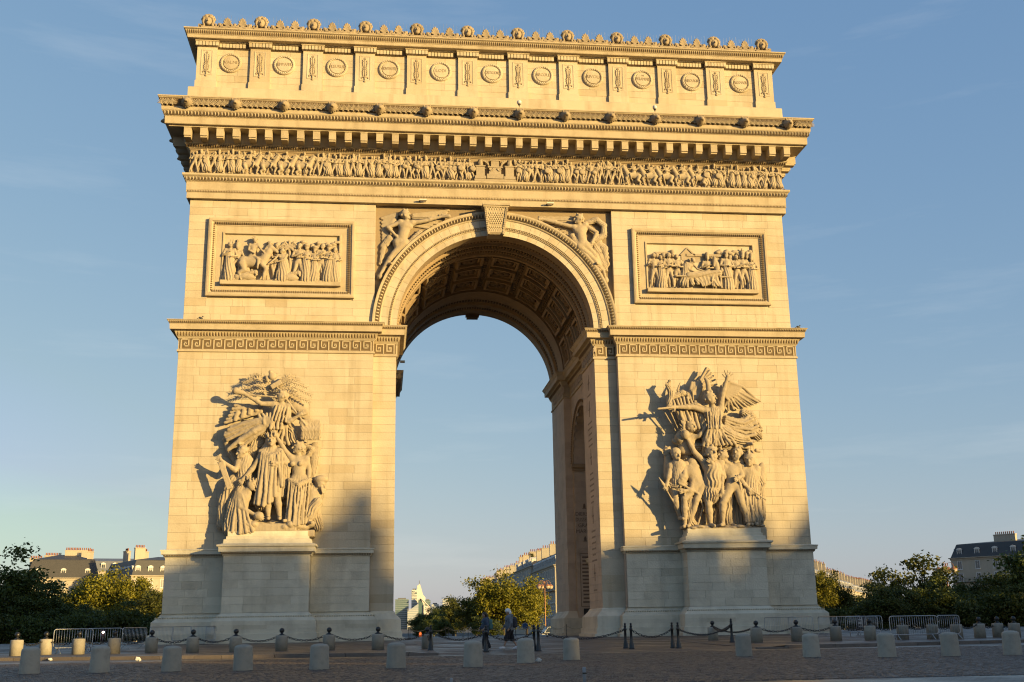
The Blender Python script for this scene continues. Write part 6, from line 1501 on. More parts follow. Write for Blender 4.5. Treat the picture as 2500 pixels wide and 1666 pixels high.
fq_ = {0: 'ball-topped bollard left of the rightmost iron post', 1: 'ball-topped bollard before the middle of the right sculpture plinth', 2: 'ball-topped bollard before the right corner of the right pier', 3: 'ball-topped bollard just right of the right pier foot', 4: 'ball-topped bollard left of the big double barrier on the right', 5: 'ball-topped bollard behind the left half of the big right barrier', 6: 'ball-topped bollard behind the middle of the big right barrier', 7: 'ball-topped bollard at the right end of the big right barrier', 8: 'fourth ball-topped bollard from the right end, free of the barriers', 9: 'second ball-topped bollard from the right end', 10: 'rightmost ball-topped bollard of the chained row'}
fq_[8] = 'third ball-topped bollard from the right end, free of the barriers'
tops = []
for pts, lab in ((farp, fl_), (farq, fq_)):
    for i, p in enumerate(pts):
        x, y, z = onplaza(p)
        o = thing('chain_bollard', lab[i], 'bollard', (x, y, z), rnd.uniform(0, 6), 'granite bollards with black iron balls')
        d = piece('stone_drum', dm_, o); piece('iron_ball', bm_, o)
        tops.append((x, y, z+0.74))
nL = len(farp)
postp = [(-4.57, 3.94), (-1.34, -3.81), (1.78, -3.9), (2.02, -4.2), (8.44, -2.7), (8.43, -0.89), (11.5, -3.18), (11.34, -2.26), (16.35, 0.67)]
pm_ = MB().lathe([(0.135, -0.01), (0.135, 0.04), (0.115, 0.06), (0.105, 0.20), (0.085, 0.26), (0.08, 0.30), (0.062, 0.34), (0.055, 0.78), (0.075, 0.80), (0.078, 0.86), (0.06, 0.88), (0.052, 0.95), (0.07, 0.97), (0.055, 1.0), (0.03, 1.02)], 16).mesh('post_shaft', M['iron'], True)
pt_ = MB().ell((0, 0, 1.065), (0.052, 0.052, 0.058), 12, 8).mesh('ball_top', M['iron'], True)
ptl = ['single black iron post at the left kerb end', 'black iron post beside the walking woman', 'left one of the black iron post pair behind the pale bollard in the gap', 'right one of the black iron post pair behind the pale bollard in the gap', 'nearer post of the black iron pair right of the passage', 'farther post of the black iron pair right of the passage', 'nearer post of the black iron pair before the right sculpture plinth', 'farther post of the black iron pair before the right sculpture plinth', 'single black iron post at the right kerb end']
ptops = []
for i, p in enumerate(postp):
    x, y, z = onplaza(p)
    o = thing('iron_post', ptl[i], 'post', (x, y, z), 0, 'black cast iron chain posts'); piece('post_shaft', pm_, o); piece('ball_top', pt_, o)
    ptops.append((x, y, z+0.83))
ring = []
for i in range(12):
    a = 2*math.pi*i/12; ring.append((0.048*math.cos(a)+0.036*(1 if math.cos(a) > 0.01 else -1 if math.cos(a) < -0.01 else 0), 0.040*math.sin(a), 0))
lk = MB().tube(ring, 0.0135, 5, closed=True).mesh('link', M['iron'], True)
def chain(a, b, sag, label):
    A = Vector(a); B = Vector(b); L_ = (B-A).length
    P = lambda t: A.lerp(B, t)+Vector((0, 0, -4*sag*t*(1-t)))
    n = max(6, int((L_+2.2*sag*sag)/0.132)); o = thing('chain', label, 'chain', a, 0, 'black iron chains slung between the bollards')
    for i in range(n):
        p, q = P(i/n), P((i+1)/n); d = q-p
        m_ = piece('link', lk, o, (p+q)/2-A)
        e = d.to_track_quat('X', 'Z'); m_.rotation_mode = 'QUATERNION'
        m_.rotation_quaternion = e @ Euler((math.pi/2*(i % 2)+0.5, 0, 0)).to_quaternion(); m_.scale = (d.length/0.132*1.0, 1, 1)
def cl(i): return tops[i]
for i in range(nL-1): chain(tops[i], tops[i+1], 0.30, 'black chain from ' + ('the leftmost' if i == 0 else 'the '+nth(i)) + ' to the '+nth(i+1)+' ball-topped bollard of the left row')
chain(tops[nL-1], ptops[0], 0.34, 'black chain from the last left ball-topped bollard to the iron post')
for a, b, s, l in ((0, 1, .34, 'black chain across the gap, from the left iron post to the woman'), (1, 2, .36, 'black chain hanging in front of the man in shorts'), (3, 5, .36, 'long black chain in front of the dark passage wall'), (4, 7, .34, 'black chain between the two pairs of iron posts on the right'), (6, 8, .36, 'black chain from the right pair of posts to the rightmost iron post')):
    chain(ptops[a], ptops[b], s, l)
chain(ptops[8], tops[nL], 0.30, 'short black chain between the rightmost iron post and the bollard behind it')
chain(tops[nL], tops[nL+1], 0.30, 'black chain before the right sculpture plinth')
for i in range(1, len(farq)-1): chain(tops[nL+i], tops[nL+i+1], 0.26, 'black chain from the '+nth(i)+' to the '+nth(i+1)+' ball-topped bollard of the right row')

# ================================================================== STEEL BARRIERS
def barrier(a, b, label):
    ax, ay = a; bx, by = b; L_ = math.hypot(bx-ax, by-ay); rz = math.atan2(by-ay, bx-ax); cx, cy = (ax+bx)/2, (ay+by)/2
    z = float(zg(cx, cy)+rise(cx, cy)); o = thing('crowd_barrier', label, 'barrier', (cx, cy, z), rz, 'steel crowd barriers round the arch')
    w = L_/2; r = 0.12; P = []
    for (x, zz, a0) in ((w-r, 1.1-r, 0), (-w+r, 1.1-r, 90), (-w+r, 0.26+r, 180), (w-r, 0.26+r, 270)):
        for k_ in range(4): t = R(a0+30*k_); P.append((x+r*math.cos(t), 0, zz+r*math.sin(t)))
    MB().tube(P, 0.021, 8, closed=True).obj('frame', M['steel'], o, smooth=True)
    n = max(8, int(L_/0.115)); bmh = MB().tube([(0, 0, 0.27), (0, 0, 1.09)], 0.0085, 6).mesh('bar', M['steel'], True)
    for i in range(1, n): piece('bar', bmh, o, (-w+L_*i/n, 0, 0))
    ft = MB().tube([(0, -0.30, 0.01), (0, -0.24, 0.07), (0, -0.08, 0.20), (0, 0, 0.27), (0, 0.08, 0.20), (0, 0.24, 0.07), (0, 0.30, 0.01)], 0.017, 6).mesh('foot', M['steel'], True)
    for e in (-1, 1): piece('foot', ft, o, (e*w*0.72, 0, 0))
    MB().box(w-0.01, w+0.05, -0.012, 0.012, 0.80, 0.86).obj('hook', M['steel'], o)
for a, b, l in (((-23.05, -22.6), (-21.55, -21.6), 'sunlit barrier nearest the left edge, in front of a bollard'), ((-22.7, -18.2), (-21.0, -17.9), 'second barrier from the left, behind the chain'), ((-21.45, -15.8), (-20.6, -13.9), 'third barrier from the left, meeting the arch foot'), ((-21.5, -8.4), (-20.5, -6.6), 'grey barrier across the left foot of the arch'), ((-20.9, -4.6), (-20.0, -3.0), 'narrow barrier by the left plinth corner'), ((-19.6, -5.9), (-18.4, -4.2), 'barrier leaning near the left sculpture plinth'), ((-19.0, -3.6), (-18.5, -2.9), 'end barrier turned edgewise before the left sculpture plinth'),
                ((16.2, -6.9), (17.7, -8.5), 'barrier before the right pedestal, leftmost on that side'), ((17.9, -6.6), (18.9, -8.2), 'second barrier before the right pedestal'), ((18.7, -9.6), (19.1, -11.6), 'barrier standing edgewise at the right corner of the arch'), ((19.0, -11.2), (20.2, -12.6), 'barrier just right of the arch corner'), ((17.9, -15.7), (19.6, -16.1), 'pale barrier between two bollards right of the arch'), ((20.2, -13.2), (21.0, -13.6), 'short barrier beside the black information board'), ((15.55, -26.5), (18.0, -26.3), 'left half of the big double barrier on the right'), ((18.02, -26.25), (19.3, -25.9), 'right half of the big double barrier on the right')):
    barrier(a, b, l)
o = thing('information_board', 'dark information board with pale lines behind the right barriers', 'sign', (20.4, -12.0, float(zg(20, -12))), 0.2)
MB().box(-0.32, 0.32, -0.03, 0.03, 0.25, 1.15).obj('panel', mat('charcoal_panel', (0.03, 0.035, 0.045), 0.5), o)
mb = MB()
for i, (w_, z_) in enumerate(((0.06, 1.05), (0.2, 0.9), (0.18, 0.72), (0.2, 0.66), (0.16, 0.5))): mb.box(-0.22, -0.22+w_*1.6, -0.034, -0.031, z_, z_+0.03)
mb.obj('pale_lines', mat('off_white_print', (0.6, 0.6, 0.6), 0.7), o)
MB().box(-0.28, -0.24, 0, 0.03, 0, 0.25).box(0.24, 0.28, 0, 0.03, 0, 0.25).obj('leg', M['iron'], o)

# rope barrier round the middle of the passage
for row, y in enumerate((6.0, 17.0)):
    o = thing('rope_barrier', ('nearer' if row == 0 else 'farther')+' pale rope slung between thin black posts under the arch', 'rope barrier', (0, y, float(zg(0, y))), 0, 'rope barriers under the arch')
    pmn = MB().lathe([(0.11, 0), (0.11, 0.03), (0.02, 0.05), (0.02, 0.86), (0.03, 0.88), (0.0, 0.9)], 10).mesh('post', M['iron'], True)
    rm = mat('pale_rope', (0.42, 0.38, 0.28), 0.9) if row == 0 else rm
    xs_ = np.arange(-6.1, 7.0, 1.45)+0.4*row
    for x in xs_: piece('post', pmn, o, (float(x), 0, 0))
    for x in xs_[:-1]:
        MB().tube([(float(x)+1.45*t, 0, 0.80-0.26*4*t*(1-t)) for t in np.linspace(0, 1, 9)], 0.016, 5).obj('rope', rm, o, smooth=True)
for e, x0, x1, z1 in ((-1, -9.0, -6.3, 2.15), (1, 6.6, 9.3, 2.15)):
    pass

# ================================================================== FOREGROUND ODDS AND ENDS
sm_ = mat('grey_painted_steel', (0.33, 0.36, 0.40), 0.5)
for x, y, h_, r_, l in ((-4.66, -58.9, 0.39, 0.030, 'grey steel post top rising in the foreground'), (-6.93, -60.0, 0.31, 0.020, 'thin dark stub of a post at the bottom of the view')):
    z = float(zg(x, y)); o = thing('street_post', l, 'post', (x, y, z))
    MB().lathe([(r_, 0), (r_, h_-0.02), (r_*0.9, h_), (0, h_)], 12).obj('pole', sm_, o, smooth=True); MB().box(-r_*1.1, r_*1.1, -r_*1.1, r_*1.1, h_*0.72, h_*0.72+0.025).obj('collar', M['iron'], o)
for (x0, x1, y0, y1, l) in ((-4.5, -3.9, -60.8, -60.1, 'short pale granite kerb block at the bottom of the view'), (0.0, 4.2, -64.4, -63.2, 'long pale granite traffic island end at the bottom right')):
    mb = MB(); n = 8; P = [(x0+0.25-0.25*math.cos(R(90*i/n-0)), y0+0.25-0.25*math.sin(R(90*i/n))) for i in range(n+1)]
    P = [(x0, y1)]+P[:1]+[(x0+0.25-0.25*math.cos(R(a)), y0+0.25-0.25*math.sin(R(a))) for a in (15, 30, 45, 60, 75, 90)]+[(x1, y0), (x1, y1)]
    z = float(zg(x0, y0)); mb.prism(P, z-0.05, z+0.17, 'xy'); q2 = [(p[0]*0.97+0.03*(x0+x1)/2, p[1]*0.94+0.06*(y0+y1)/2) for p in P]; mb.prism(q2, z+0.171, z+0.185, 'xy')
    tag(mb.obj('kerb_block', mat('pale_granite', (0.55, 0.55, 0.55), 0.75, noise=0.4, nscale=3), None), l, 'kerb block', 'pale kerb blocks in the foreground')
wp = mat('white_paper', (0.75, 0.75, 0.72), 0.9)
for i, (x, y, s, l) in enumerate(((-3.3, -43.2, 0.09, 'crumpled white paper on the setts left of the gap bollard'), (-17.3, -31.9, 0.11, 'crumpled pale paper under the left kerb'), (-21.4, -29.0, 0.08, 'white litter scrap by the kerb at far left'), (-18.4, -44.9, 0.07, 'white litter beside the leftmost near bollard'))):
    S = Carve((-.3, -.3, -.05), (.3, .3, .3), .03); r = random.Random(i)
    for k_ in range(5): S.box((r.uniform(-.1, .1), r.uniform(-.08, .08), .05+r.uniform(0, .08)), (.10, .03, .07), .01, rz=r.uniform(0, 3))
    o = link('paper_scrap', S.mesh('paper_scrap', wp)); o.location = (x, y, float(zg(x, y))+0.01); o.scale = (s/0.15,)*3; tag(o, l, 'litter', 'scraps of litter')

# fittings on the arch
for x, l in ((1.72, 'small domed security camera on the cornice near its middle'), (12.1, 'small domed security camera on the cornice toward the right end')):
    o = thing('security_camera', l, 'camera', (x, -1.95, 39.06), 0, 'security cameras on the cornice')
    MB().lathe([(0.03, 0), (0.03, 0.42), (0.0, 0.42)], 8).obj('pole', M['iron'], o); MB().lathe([(0.10, 0.40), (0.17, 0.46), (0.17, 0.62), (0.10, 0.70), (0.02, 0.74)], 12).obj('housing', mat('white_plastic', (0.7, 0.7, 0.7), 0.4), o, smooth=True); MB().ell((0, 0, 0.40), (0.11, 0.11, 0.12), 10, 6).obj('dome', M['iron'], o, smooth=True)
fm = mat('pale_floodlight_housing', (0.75, 0.70, 0.6), 0.5)
for x, l in ((-5.35, 'small pale floodlight on the architrave left of the keystone'), (4.15, 'small pale floodlight on the architrave right of the keystone')):
    o = thing('floodlight', l, 'floodlight', (x, -0.22, 32.12), 0, 'floodlights above the arch')
    MB().box(-0.30, 0.22, -0.36, -0.16, 0.02, 0.12).obj('housing', fm, o); MB().box(-0.34, -0.24, -0.16, 0.05, 0.0, 0.06).box(0.10, 0.16, -0.16, 0.05, 0.0, 0.06).obj('bracket', M['iron'], o)
o = thing('floodlight', 'small dark floodlight on a bracket under the left impost, inside the passage', 'floodlight', (-7.22, 0.9, 20.25), 0, 'floodlights above the arch')
MB().box(0.0, 0.30, -0.05, 0.05, 0.0, 0.05).obj('bracket', M['iron'], o); MB().box(0.28, 0.62, -0.12, 0.12, -0.10, 0.04).obj('housing', M['iron'], o)
pg = MB().ell((0, 0, 0.11), (0.16, 0.075, 0.085), 10, 6, Euler((0, 0.35, 0)).to_matrix()).ell((0.13, 0, 0.22), (0.05, 0.045, 0.05), 8, 6).ell((-0.19, 0, 0.06), (0.10, 0.05, 0.02), 8, 4, Euler((0, 0.3, 0)).to_matrix()).tube([(0.17, 0, 0.22), (0.21, 0, 0.21)], [0.014, 0.004], 5).tube([(0.02, 0.03, 0), (0.02, 0.03, 0.05)], 0.008, 4).tube([(0.02, -0.03, 0), (0.02, -0.03, 0.05)], 0.008, 4).mesh('pigeon', mat('slate_feathers', (0.06, 0.065, 0.075), 0.7), True)
for x, y, z, l in ((22.55, -0.55, 22.745, 'dark pigeon perched on the right end of the impost ledge'), (-20.9, -0.6, 22.745, 'dark pigeon perched on the left impost ledge')):
    o = link('pigeon', pg); o.location = (x, y, z); tag(o, l, 'pigeon', 'pigeons on the ledges')
# ================================================================== PEOPLE
skin = mat('skin', (0.42, 0.26, 0.18), 0.6); cloth = {}
def cm(n, c, r=0.85):
    if n not in cloth: cloth[n] = mat(n, c, r, bump=0.15, bscale=40)
    return cloth[n]
def person(label, loc, scale, rz, J, hair, cloths, hh=0.235):
    """a walking figure facing -x before turning; the body is one surface, clothes are close-fitting shells over it"""
    o = thing('person', label, 'person', loc, rz, None); o.scale = (scale,)*3
    S = Carve((-0.75, -0.45, -0.05), (0.75, 0.45, 1.9), 0.022); figure(S, J, hh, (-1, -0.15, 0), 'cap', fine=True, bulk=0.82); piece('body', S.mesh('body', skin), o)
    for nm, m_, fn in cloths:
        S = Carve((-0.75, -0.5, -0.05), (0.75, 0.5, 1.95), 0.02); fn(S); piece(nm, S.mesh(nm, m_), o)
    return o
J = dict(head=(-0.05, 0, 1.655), sL=(0.0, -0.19, 1.42), sR=(0.02, 0.19, 1.42), pel=(0.03, 0, 0.93), eL=(0.08, -0.27, 1.16), hL=(-0.03, -0.25, 0.93), eR=(-0.06, 0.26, 1.16), hR=(-0.22, 0.22, 0.98), kL=(-0.13, -0.10, 0.50), aL=(-0.26, -0.10, 0.10), tL=(-0.43, -0.10, 0.09), kR=(0.13, 0.10, 0.50), aR=(0.36, 0.10, 0.14), tR=(0.22, 0.10, 0.05))
def hoodie(S):
    S.cap((0.03, 0, 0.86), (0.02, 0, 1.34), 0.185, 0.20, 0.05, flat=1.1, fold=(5, .012, 0)); S.cap((0.0, -0.18, 1.40), (0.02, 0.18, 1.40), 0.10, 0.10, .05); S.cap((0.0, -0.20, 1.40), (0.08, -0.28, 1.16), 0.085, 0.075, .03); S.cap((0.08, -0.28, 1.16), (-0.02, -0.26, 0.97), 0.075, 0.055, .02); S.cap((0.02, 0.2, 1.40), (-0.06, 0.27, 1.16), 0.085, 0.075, .03); S.cap((-0.06, 0.27, 1.16), (-0.2, 0.23, 1.0), 0.075, 0.055, .02)
    S.ell((0.10, 0, 1.50), (0.11, 0.14, 0.07), .03)
def shorts(S):
    S.cap((0.03, 0, 0.96), (0.03, 0, 0.84), 0.175, 0.19, .04, flat=1.05); S.cap((0.0, -0.09, 0.84), (-0.14, -0.10, 0.46), 0.125, 0.12, .03, fold=(5, .012, 0)); S.cap((0.05, 0.09, 0.84), (0.14, 0.10, 0.46), 0.125, 0.12, .03, fold=(5, .012, 1))
def capf(S):
    S.ell((-0.045, 0, 1.715), (0.135, 0.115, 0.105), .01); S.ell((0.045, 0, 1.63), (0.075, 0.10, 0.10), .02); S.box((0.09, 0, 1.64), (0.06, 0.07, 0.012), .01); S.ell((-0.045, 0, 1.80), (.015, .015, .012))
def pack(S):
    S.box((0.25, 0, 1.20), (0.11, 0.15, 0.25), .04, rnd_=.09); S.box((0.34, 0, 1.10), (0.05, 0.11, 0.12), .03, rnd_=.05); S.cap((0.12, -0.13, 1.45), (-0.12, -0.14, 1.30), .025, .025, .01); S.cap((0.12, 0.13, 1.45), (-0.12, 0.14, 1.30), .025, .025, .01); S.cap((-0.16, -0.14, 1.28), (0.16, -0.16, 1.02), .022, .022, .01)
def shoes(S):
    for a, t in (((-0.25, -0.10, 0.07), (-0.44, -0.10, 0.075)), ((0.37, 0.10, 0.10), (0.22, 0.10, 0.035))): S.cap(a, t, .062, .048, .02); S.box(((a[0]+t[0])/2, a[1], (a[2]+t[2])/2-.04), (.13, .045, .015), .01)
x, y = -2.2, -25.3
person('person in white cap, grey hoodie and black shorts walking left with a dark backpack', (x, y, float(zg(x, y))+0.01), 1.0, 0, J, 'cap',
       [('hoodie', cm('grey_hoodie', (0.17, 0.18, 0.20)), hoodie), ('shorts', cm('black_shorts', (0.012, 0.012, 0.014)), shorts), ('cap', cm('white_cap', (0.88, 0.89, 0.9)), capf), ('backpack', cm('dark_backpack', (0.02, 0.022, 0.035), 0.6), pack), ('shoes', cm('white_shoes', (0.75, 0.75, 0.76), 0.6), shoes)])
J2 = dict(J); J2.update(aR=(0.22, 0.10, 0.12), kR=(0.08, 0.10, 0.50), tR=(0.08, .1, .05), aL=(-0.12, -0.1, 0.1), tL=(-0.28, -0.1, .07), kL=(-0.08, -0.1, .5), hL=(-0.1, -0.24, 1.0))
def jac(S): hoodie(S)
def trou(S):
    S.cap((0.03, 0, 0.98), (0.03, 0, 0.84), 0.165, 0.18, .04, flat=1.05); S.cap((0.0, -0.09, 0.84), (-0.08, -0.10, 0.48), 0.11, 0.09, .03); S.cap((-0.08, -0.10, 0.48), (-0.12, -0.10, 0.13), 0.09, 0.085, .02); S.cap((0.05, 0.09, 0.84), (0.09, 0.10, 0.48), 0.11, 0.09, .03); S.cap((0.09, 0.10, 0.48), (0.22, 0.10, 0.16), 0.09, 0.085, .02)
def hairf(S):
    S.ell((-0.02, 0, 1.70), (0.115, 0.105, 0.11), .02); S.path([(0.05, 0, 1.66), (0.07, 0, 1.52), (0.06, 0, 1.36)], .09, .06, .03, fold=(4, .01, 0))
def shoes2(S):
    for a, t in (((-0.11, -0.10, 0.07), (-0.28, -0.10, 0.06)), ((0.23, 0.10, 0.10), (0.09, 0.10, 0.035))): S.cap(a, t, .058, .045, .02)
def soles(S):
    for a, t in (((-0.11, -0.10, 0.03), (-0.28, -0.10, 0.025)), ((0.23, 0.10, 0.06), (0.09, 0.10, 0.015))): S.cap(a, t, .045, .042, .02)
x, y = -3.32, -25.5
person('person with long dark hair and teal backpack walking left behind an iron post', (x, y, float(zg(x, y))+0.01), 0.93, 0.1, J2, 'long',
       [('jacket', cm('blue_jacket', (0.05, 0.075, 0.12)), jac), ('trousers', cm('dark_trousers', (0.016, 0.018, 0.024)), trou), ('hair', cm('dark_hair', (0.012, 0.010, 0.009), 0.5), hairf), ('backpack', cm('teal_backpack', (0.06, 0.17, 0.17), 0.6), pack), ('shoes', cm('black_shoes', (0.02, 0.02, 0.02)), shoes2), ('soles', cm('white_shoes', (0.75, 0.75, 0.76), 0.6), soles)])
for i, (x, y, rz, c, l) in enumerate(((-0.85, 96, 0.9, (0.62, 0.55, 0.42), 'distant person in a cream top seen through the arch'), (-2.2, 99, -0.6, (0.62, 0.14, 0.05), 'distant person in an orange-red top seen through the arch'))):
    person(l, (x, y, float(zg(x, y))), 1.0, rz, J2, 'short', [('jacket', cm('top_%s' % ('cream' if i == 0 else 'red'), c), jac), ('trousers', cm('dark_trousers', (0.016, 0.018, 0.024)), trou), ('hair', cm('dark_hair', (0.012, 0.010, 0.009), 0.5), hairf)])
# ================================================================== TREES
def leaf_mat(name, c1, c2, tr=0.25):
    c1, c2 = tuple(x*0.8 for x in c1), tuple(x*0.8 for x in c2)
    m = bpy.data.materials.new(name); m.use_nodes = True; n = m.node_tree.nodes; L = m.node_tree.links
    b = n['Principled BSDF']; b.inputs['Roughness'].default_value = 0.55; b.inputs['Specular IOR Level'].default_value = 0.3
    geo = n.new('ShaderNodeNewGeometry'); oi = n.new('ShaderNodeObjectInfo')
    r = n.new('ShaderNodeValToRGB'); r.color_ramp.elements[0].color = (*c1, 1); r.color_ramp.elements[1].color = (*c2, 1)
    L.new(geo.outputs['Random Per Island'], r.inputs['Fac'])
    hs = n.new('ShaderNodeHueSaturation'); L.new(r.outputs[0], hs.inputs['Color'])
    mr = n.new('ShaderNodeMapRange'); L.new(oi.outputs['Random'], mr.inputs['Value']); mr.inputs['To Min'].default_value = 0.75; mr.inputs['To Max'].default_value = 1.2; L.new(mr.outputs[0], hs.inputs['Value'])
    L.new(hs.outputs[0], b.inputs['Base Color'])
    t = n.new('ShaderNodeBsdfTranslucent'); L.new(hs.outputs[0], t.inputs['Color']); mx = n.new('ShaderNodeMixShader'); mx.inputs[0].default_value = tr
    L.new(b.outputs[0], mx.inputs[1]); L.new(t.outputs[0], mx.inputs[2]); L.new(mx.outputs[0], n['Material Output'].inputs['Surface'])
    return m
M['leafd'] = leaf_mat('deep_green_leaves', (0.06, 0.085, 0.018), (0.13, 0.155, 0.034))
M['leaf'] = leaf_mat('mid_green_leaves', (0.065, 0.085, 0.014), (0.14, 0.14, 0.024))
M['leafy'] = leaf_mat('sunlit_olive_leaves', (0.12, 0.13, 0.012), (0.27, 0.24, 0.022))  # leaf tone for the sunlit trees, with the low sun's gold mixed in
M['bark'] = mat('grey_brown_bark', (0.11, 0.085, 0.065), 0.9, noise=0.5, nscale=3)
def crown_mesh(seed, rx, rz, cz, nclump, per, leaf, m, sparse=0.0):
    r = np.random.default_rng(seed); C = []
    while len(C) < nclump:
        p = r.normal(size=3); p /= np.linalg.norm(p); q = r.uniform(0.25, 1.0)**0.55
        w = 1+0.22*math.sin(3*math.atan2(p[1], p[0])+seed)+r.uniform(-.16, .16)
        c = np.array((p[0]*rx*q*w, p[1]*rx*q*w, cz+p[2]*rz*q*(1.0 if p[2] > 0 else 0.8)*w)); C.append(c)
    C = np.array(C); P = []
    for c in C:
        s = r.uniform(0.55, 1.15); k_ = int(per*s)
        P.append(c+r.normal(0, 1, (k_, 3))*np.array((0.62, 0.62, 0.46))*s)
    P = np.concatenate(P); n = len(P)
    a = r.normal(size=(n, 3)); a /= np.linalg.norm(a, axis=1)[:, None]; b = np.cross(a, r.normal(size=(n, 3))); b /= np.linalg.norm(b, axis=1)[:, None]
    s = leaf*r.uniform(0.6, 1.25, n)[:, None]; c2 = np.cross(a, b)*0.25*s
    V = np.stack([P-a*s, P+b*s*0.55+c2, P+a*s, P-b*s*0.55+c2], 1).reshape(-1, 3); F = np.arange(n*4).reshape(-1, 4)
    me = bpy.data.meshes.new('crown'); me.vertices.add(len(V)); me.vertices.foreach_set('co', V.astype(np.float32).ravel()); me.loops.add(len(F)*4); me.loops.foreach_set('vertex_index', F.astype(np.int32).ravel())
    me.polygons.add(len(F)); me.polygons.foreach_set('loop_start', np.arange(0, len(F)*4, 4, dtype=np.int32)); me.materials.append(m); me.update(calc_edges=True)
    tk = MB(); tk.tube([(0, 0, -0.3), (0.03, 0, 0.4), (0.0, 0.05, cz-rz*0.7), (0.1, 0, cz+rz*0.3)], [0.28, 0.20, 0.16, 0.06], 8)
    for i in r.choice(nclump, min(nclump, 12), replace=False):
        c = C[i]; h = cz-rz*r.uniform(0.4, 0.9); tk.tube([(0, 0, h), (c[0]*0.45, c[1]*0.45, h+(c[2]-h)*0.6), tuple(c)], [0.11, 0.07, 0.025], 5)
    return me, tk.mesh('trunk', M['bark'], True)
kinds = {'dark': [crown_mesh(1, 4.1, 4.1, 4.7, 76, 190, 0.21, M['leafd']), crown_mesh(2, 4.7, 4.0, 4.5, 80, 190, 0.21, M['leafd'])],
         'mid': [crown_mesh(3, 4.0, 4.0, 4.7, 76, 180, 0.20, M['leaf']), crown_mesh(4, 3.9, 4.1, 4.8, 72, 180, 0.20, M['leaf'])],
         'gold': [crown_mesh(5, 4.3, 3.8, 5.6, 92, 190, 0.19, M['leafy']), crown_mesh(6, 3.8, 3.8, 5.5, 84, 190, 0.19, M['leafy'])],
         'bush': [crown_mesh(8, 2.9, 1.7, 1.35, 46, 120, 0.20, M['leafd']), crown_mesh(9, 2.6, 1.9, 1.5, 44, 120, 0.20, M['leaf'])],
         'thin': [crown_mesh(7, 2.6, 4.0, 5.4, 34, 80, 0.24, M['leaf'])]}
def tree(kind, v, x, y, h, w, label, group):
    """a tree h metres high (to the crown's top) and w times as wide as drawn"""
    me, tk = kinds[kind][v % len(kinds[kind])]
    z = float(zg(x, y)); s = h/9.4; o = thing('tree', label, 'tree', (x, y, z), rnd.uniform(0, 6.28), group); o.scale = (s*w, s*w, s)
    piece('crown', me, o); piece('trunk', tk, o); return o
TL = 'trees left of the arch'; TR_ = 'trees right of the arch'; TA = 'trees beyond the arch along the avenue'
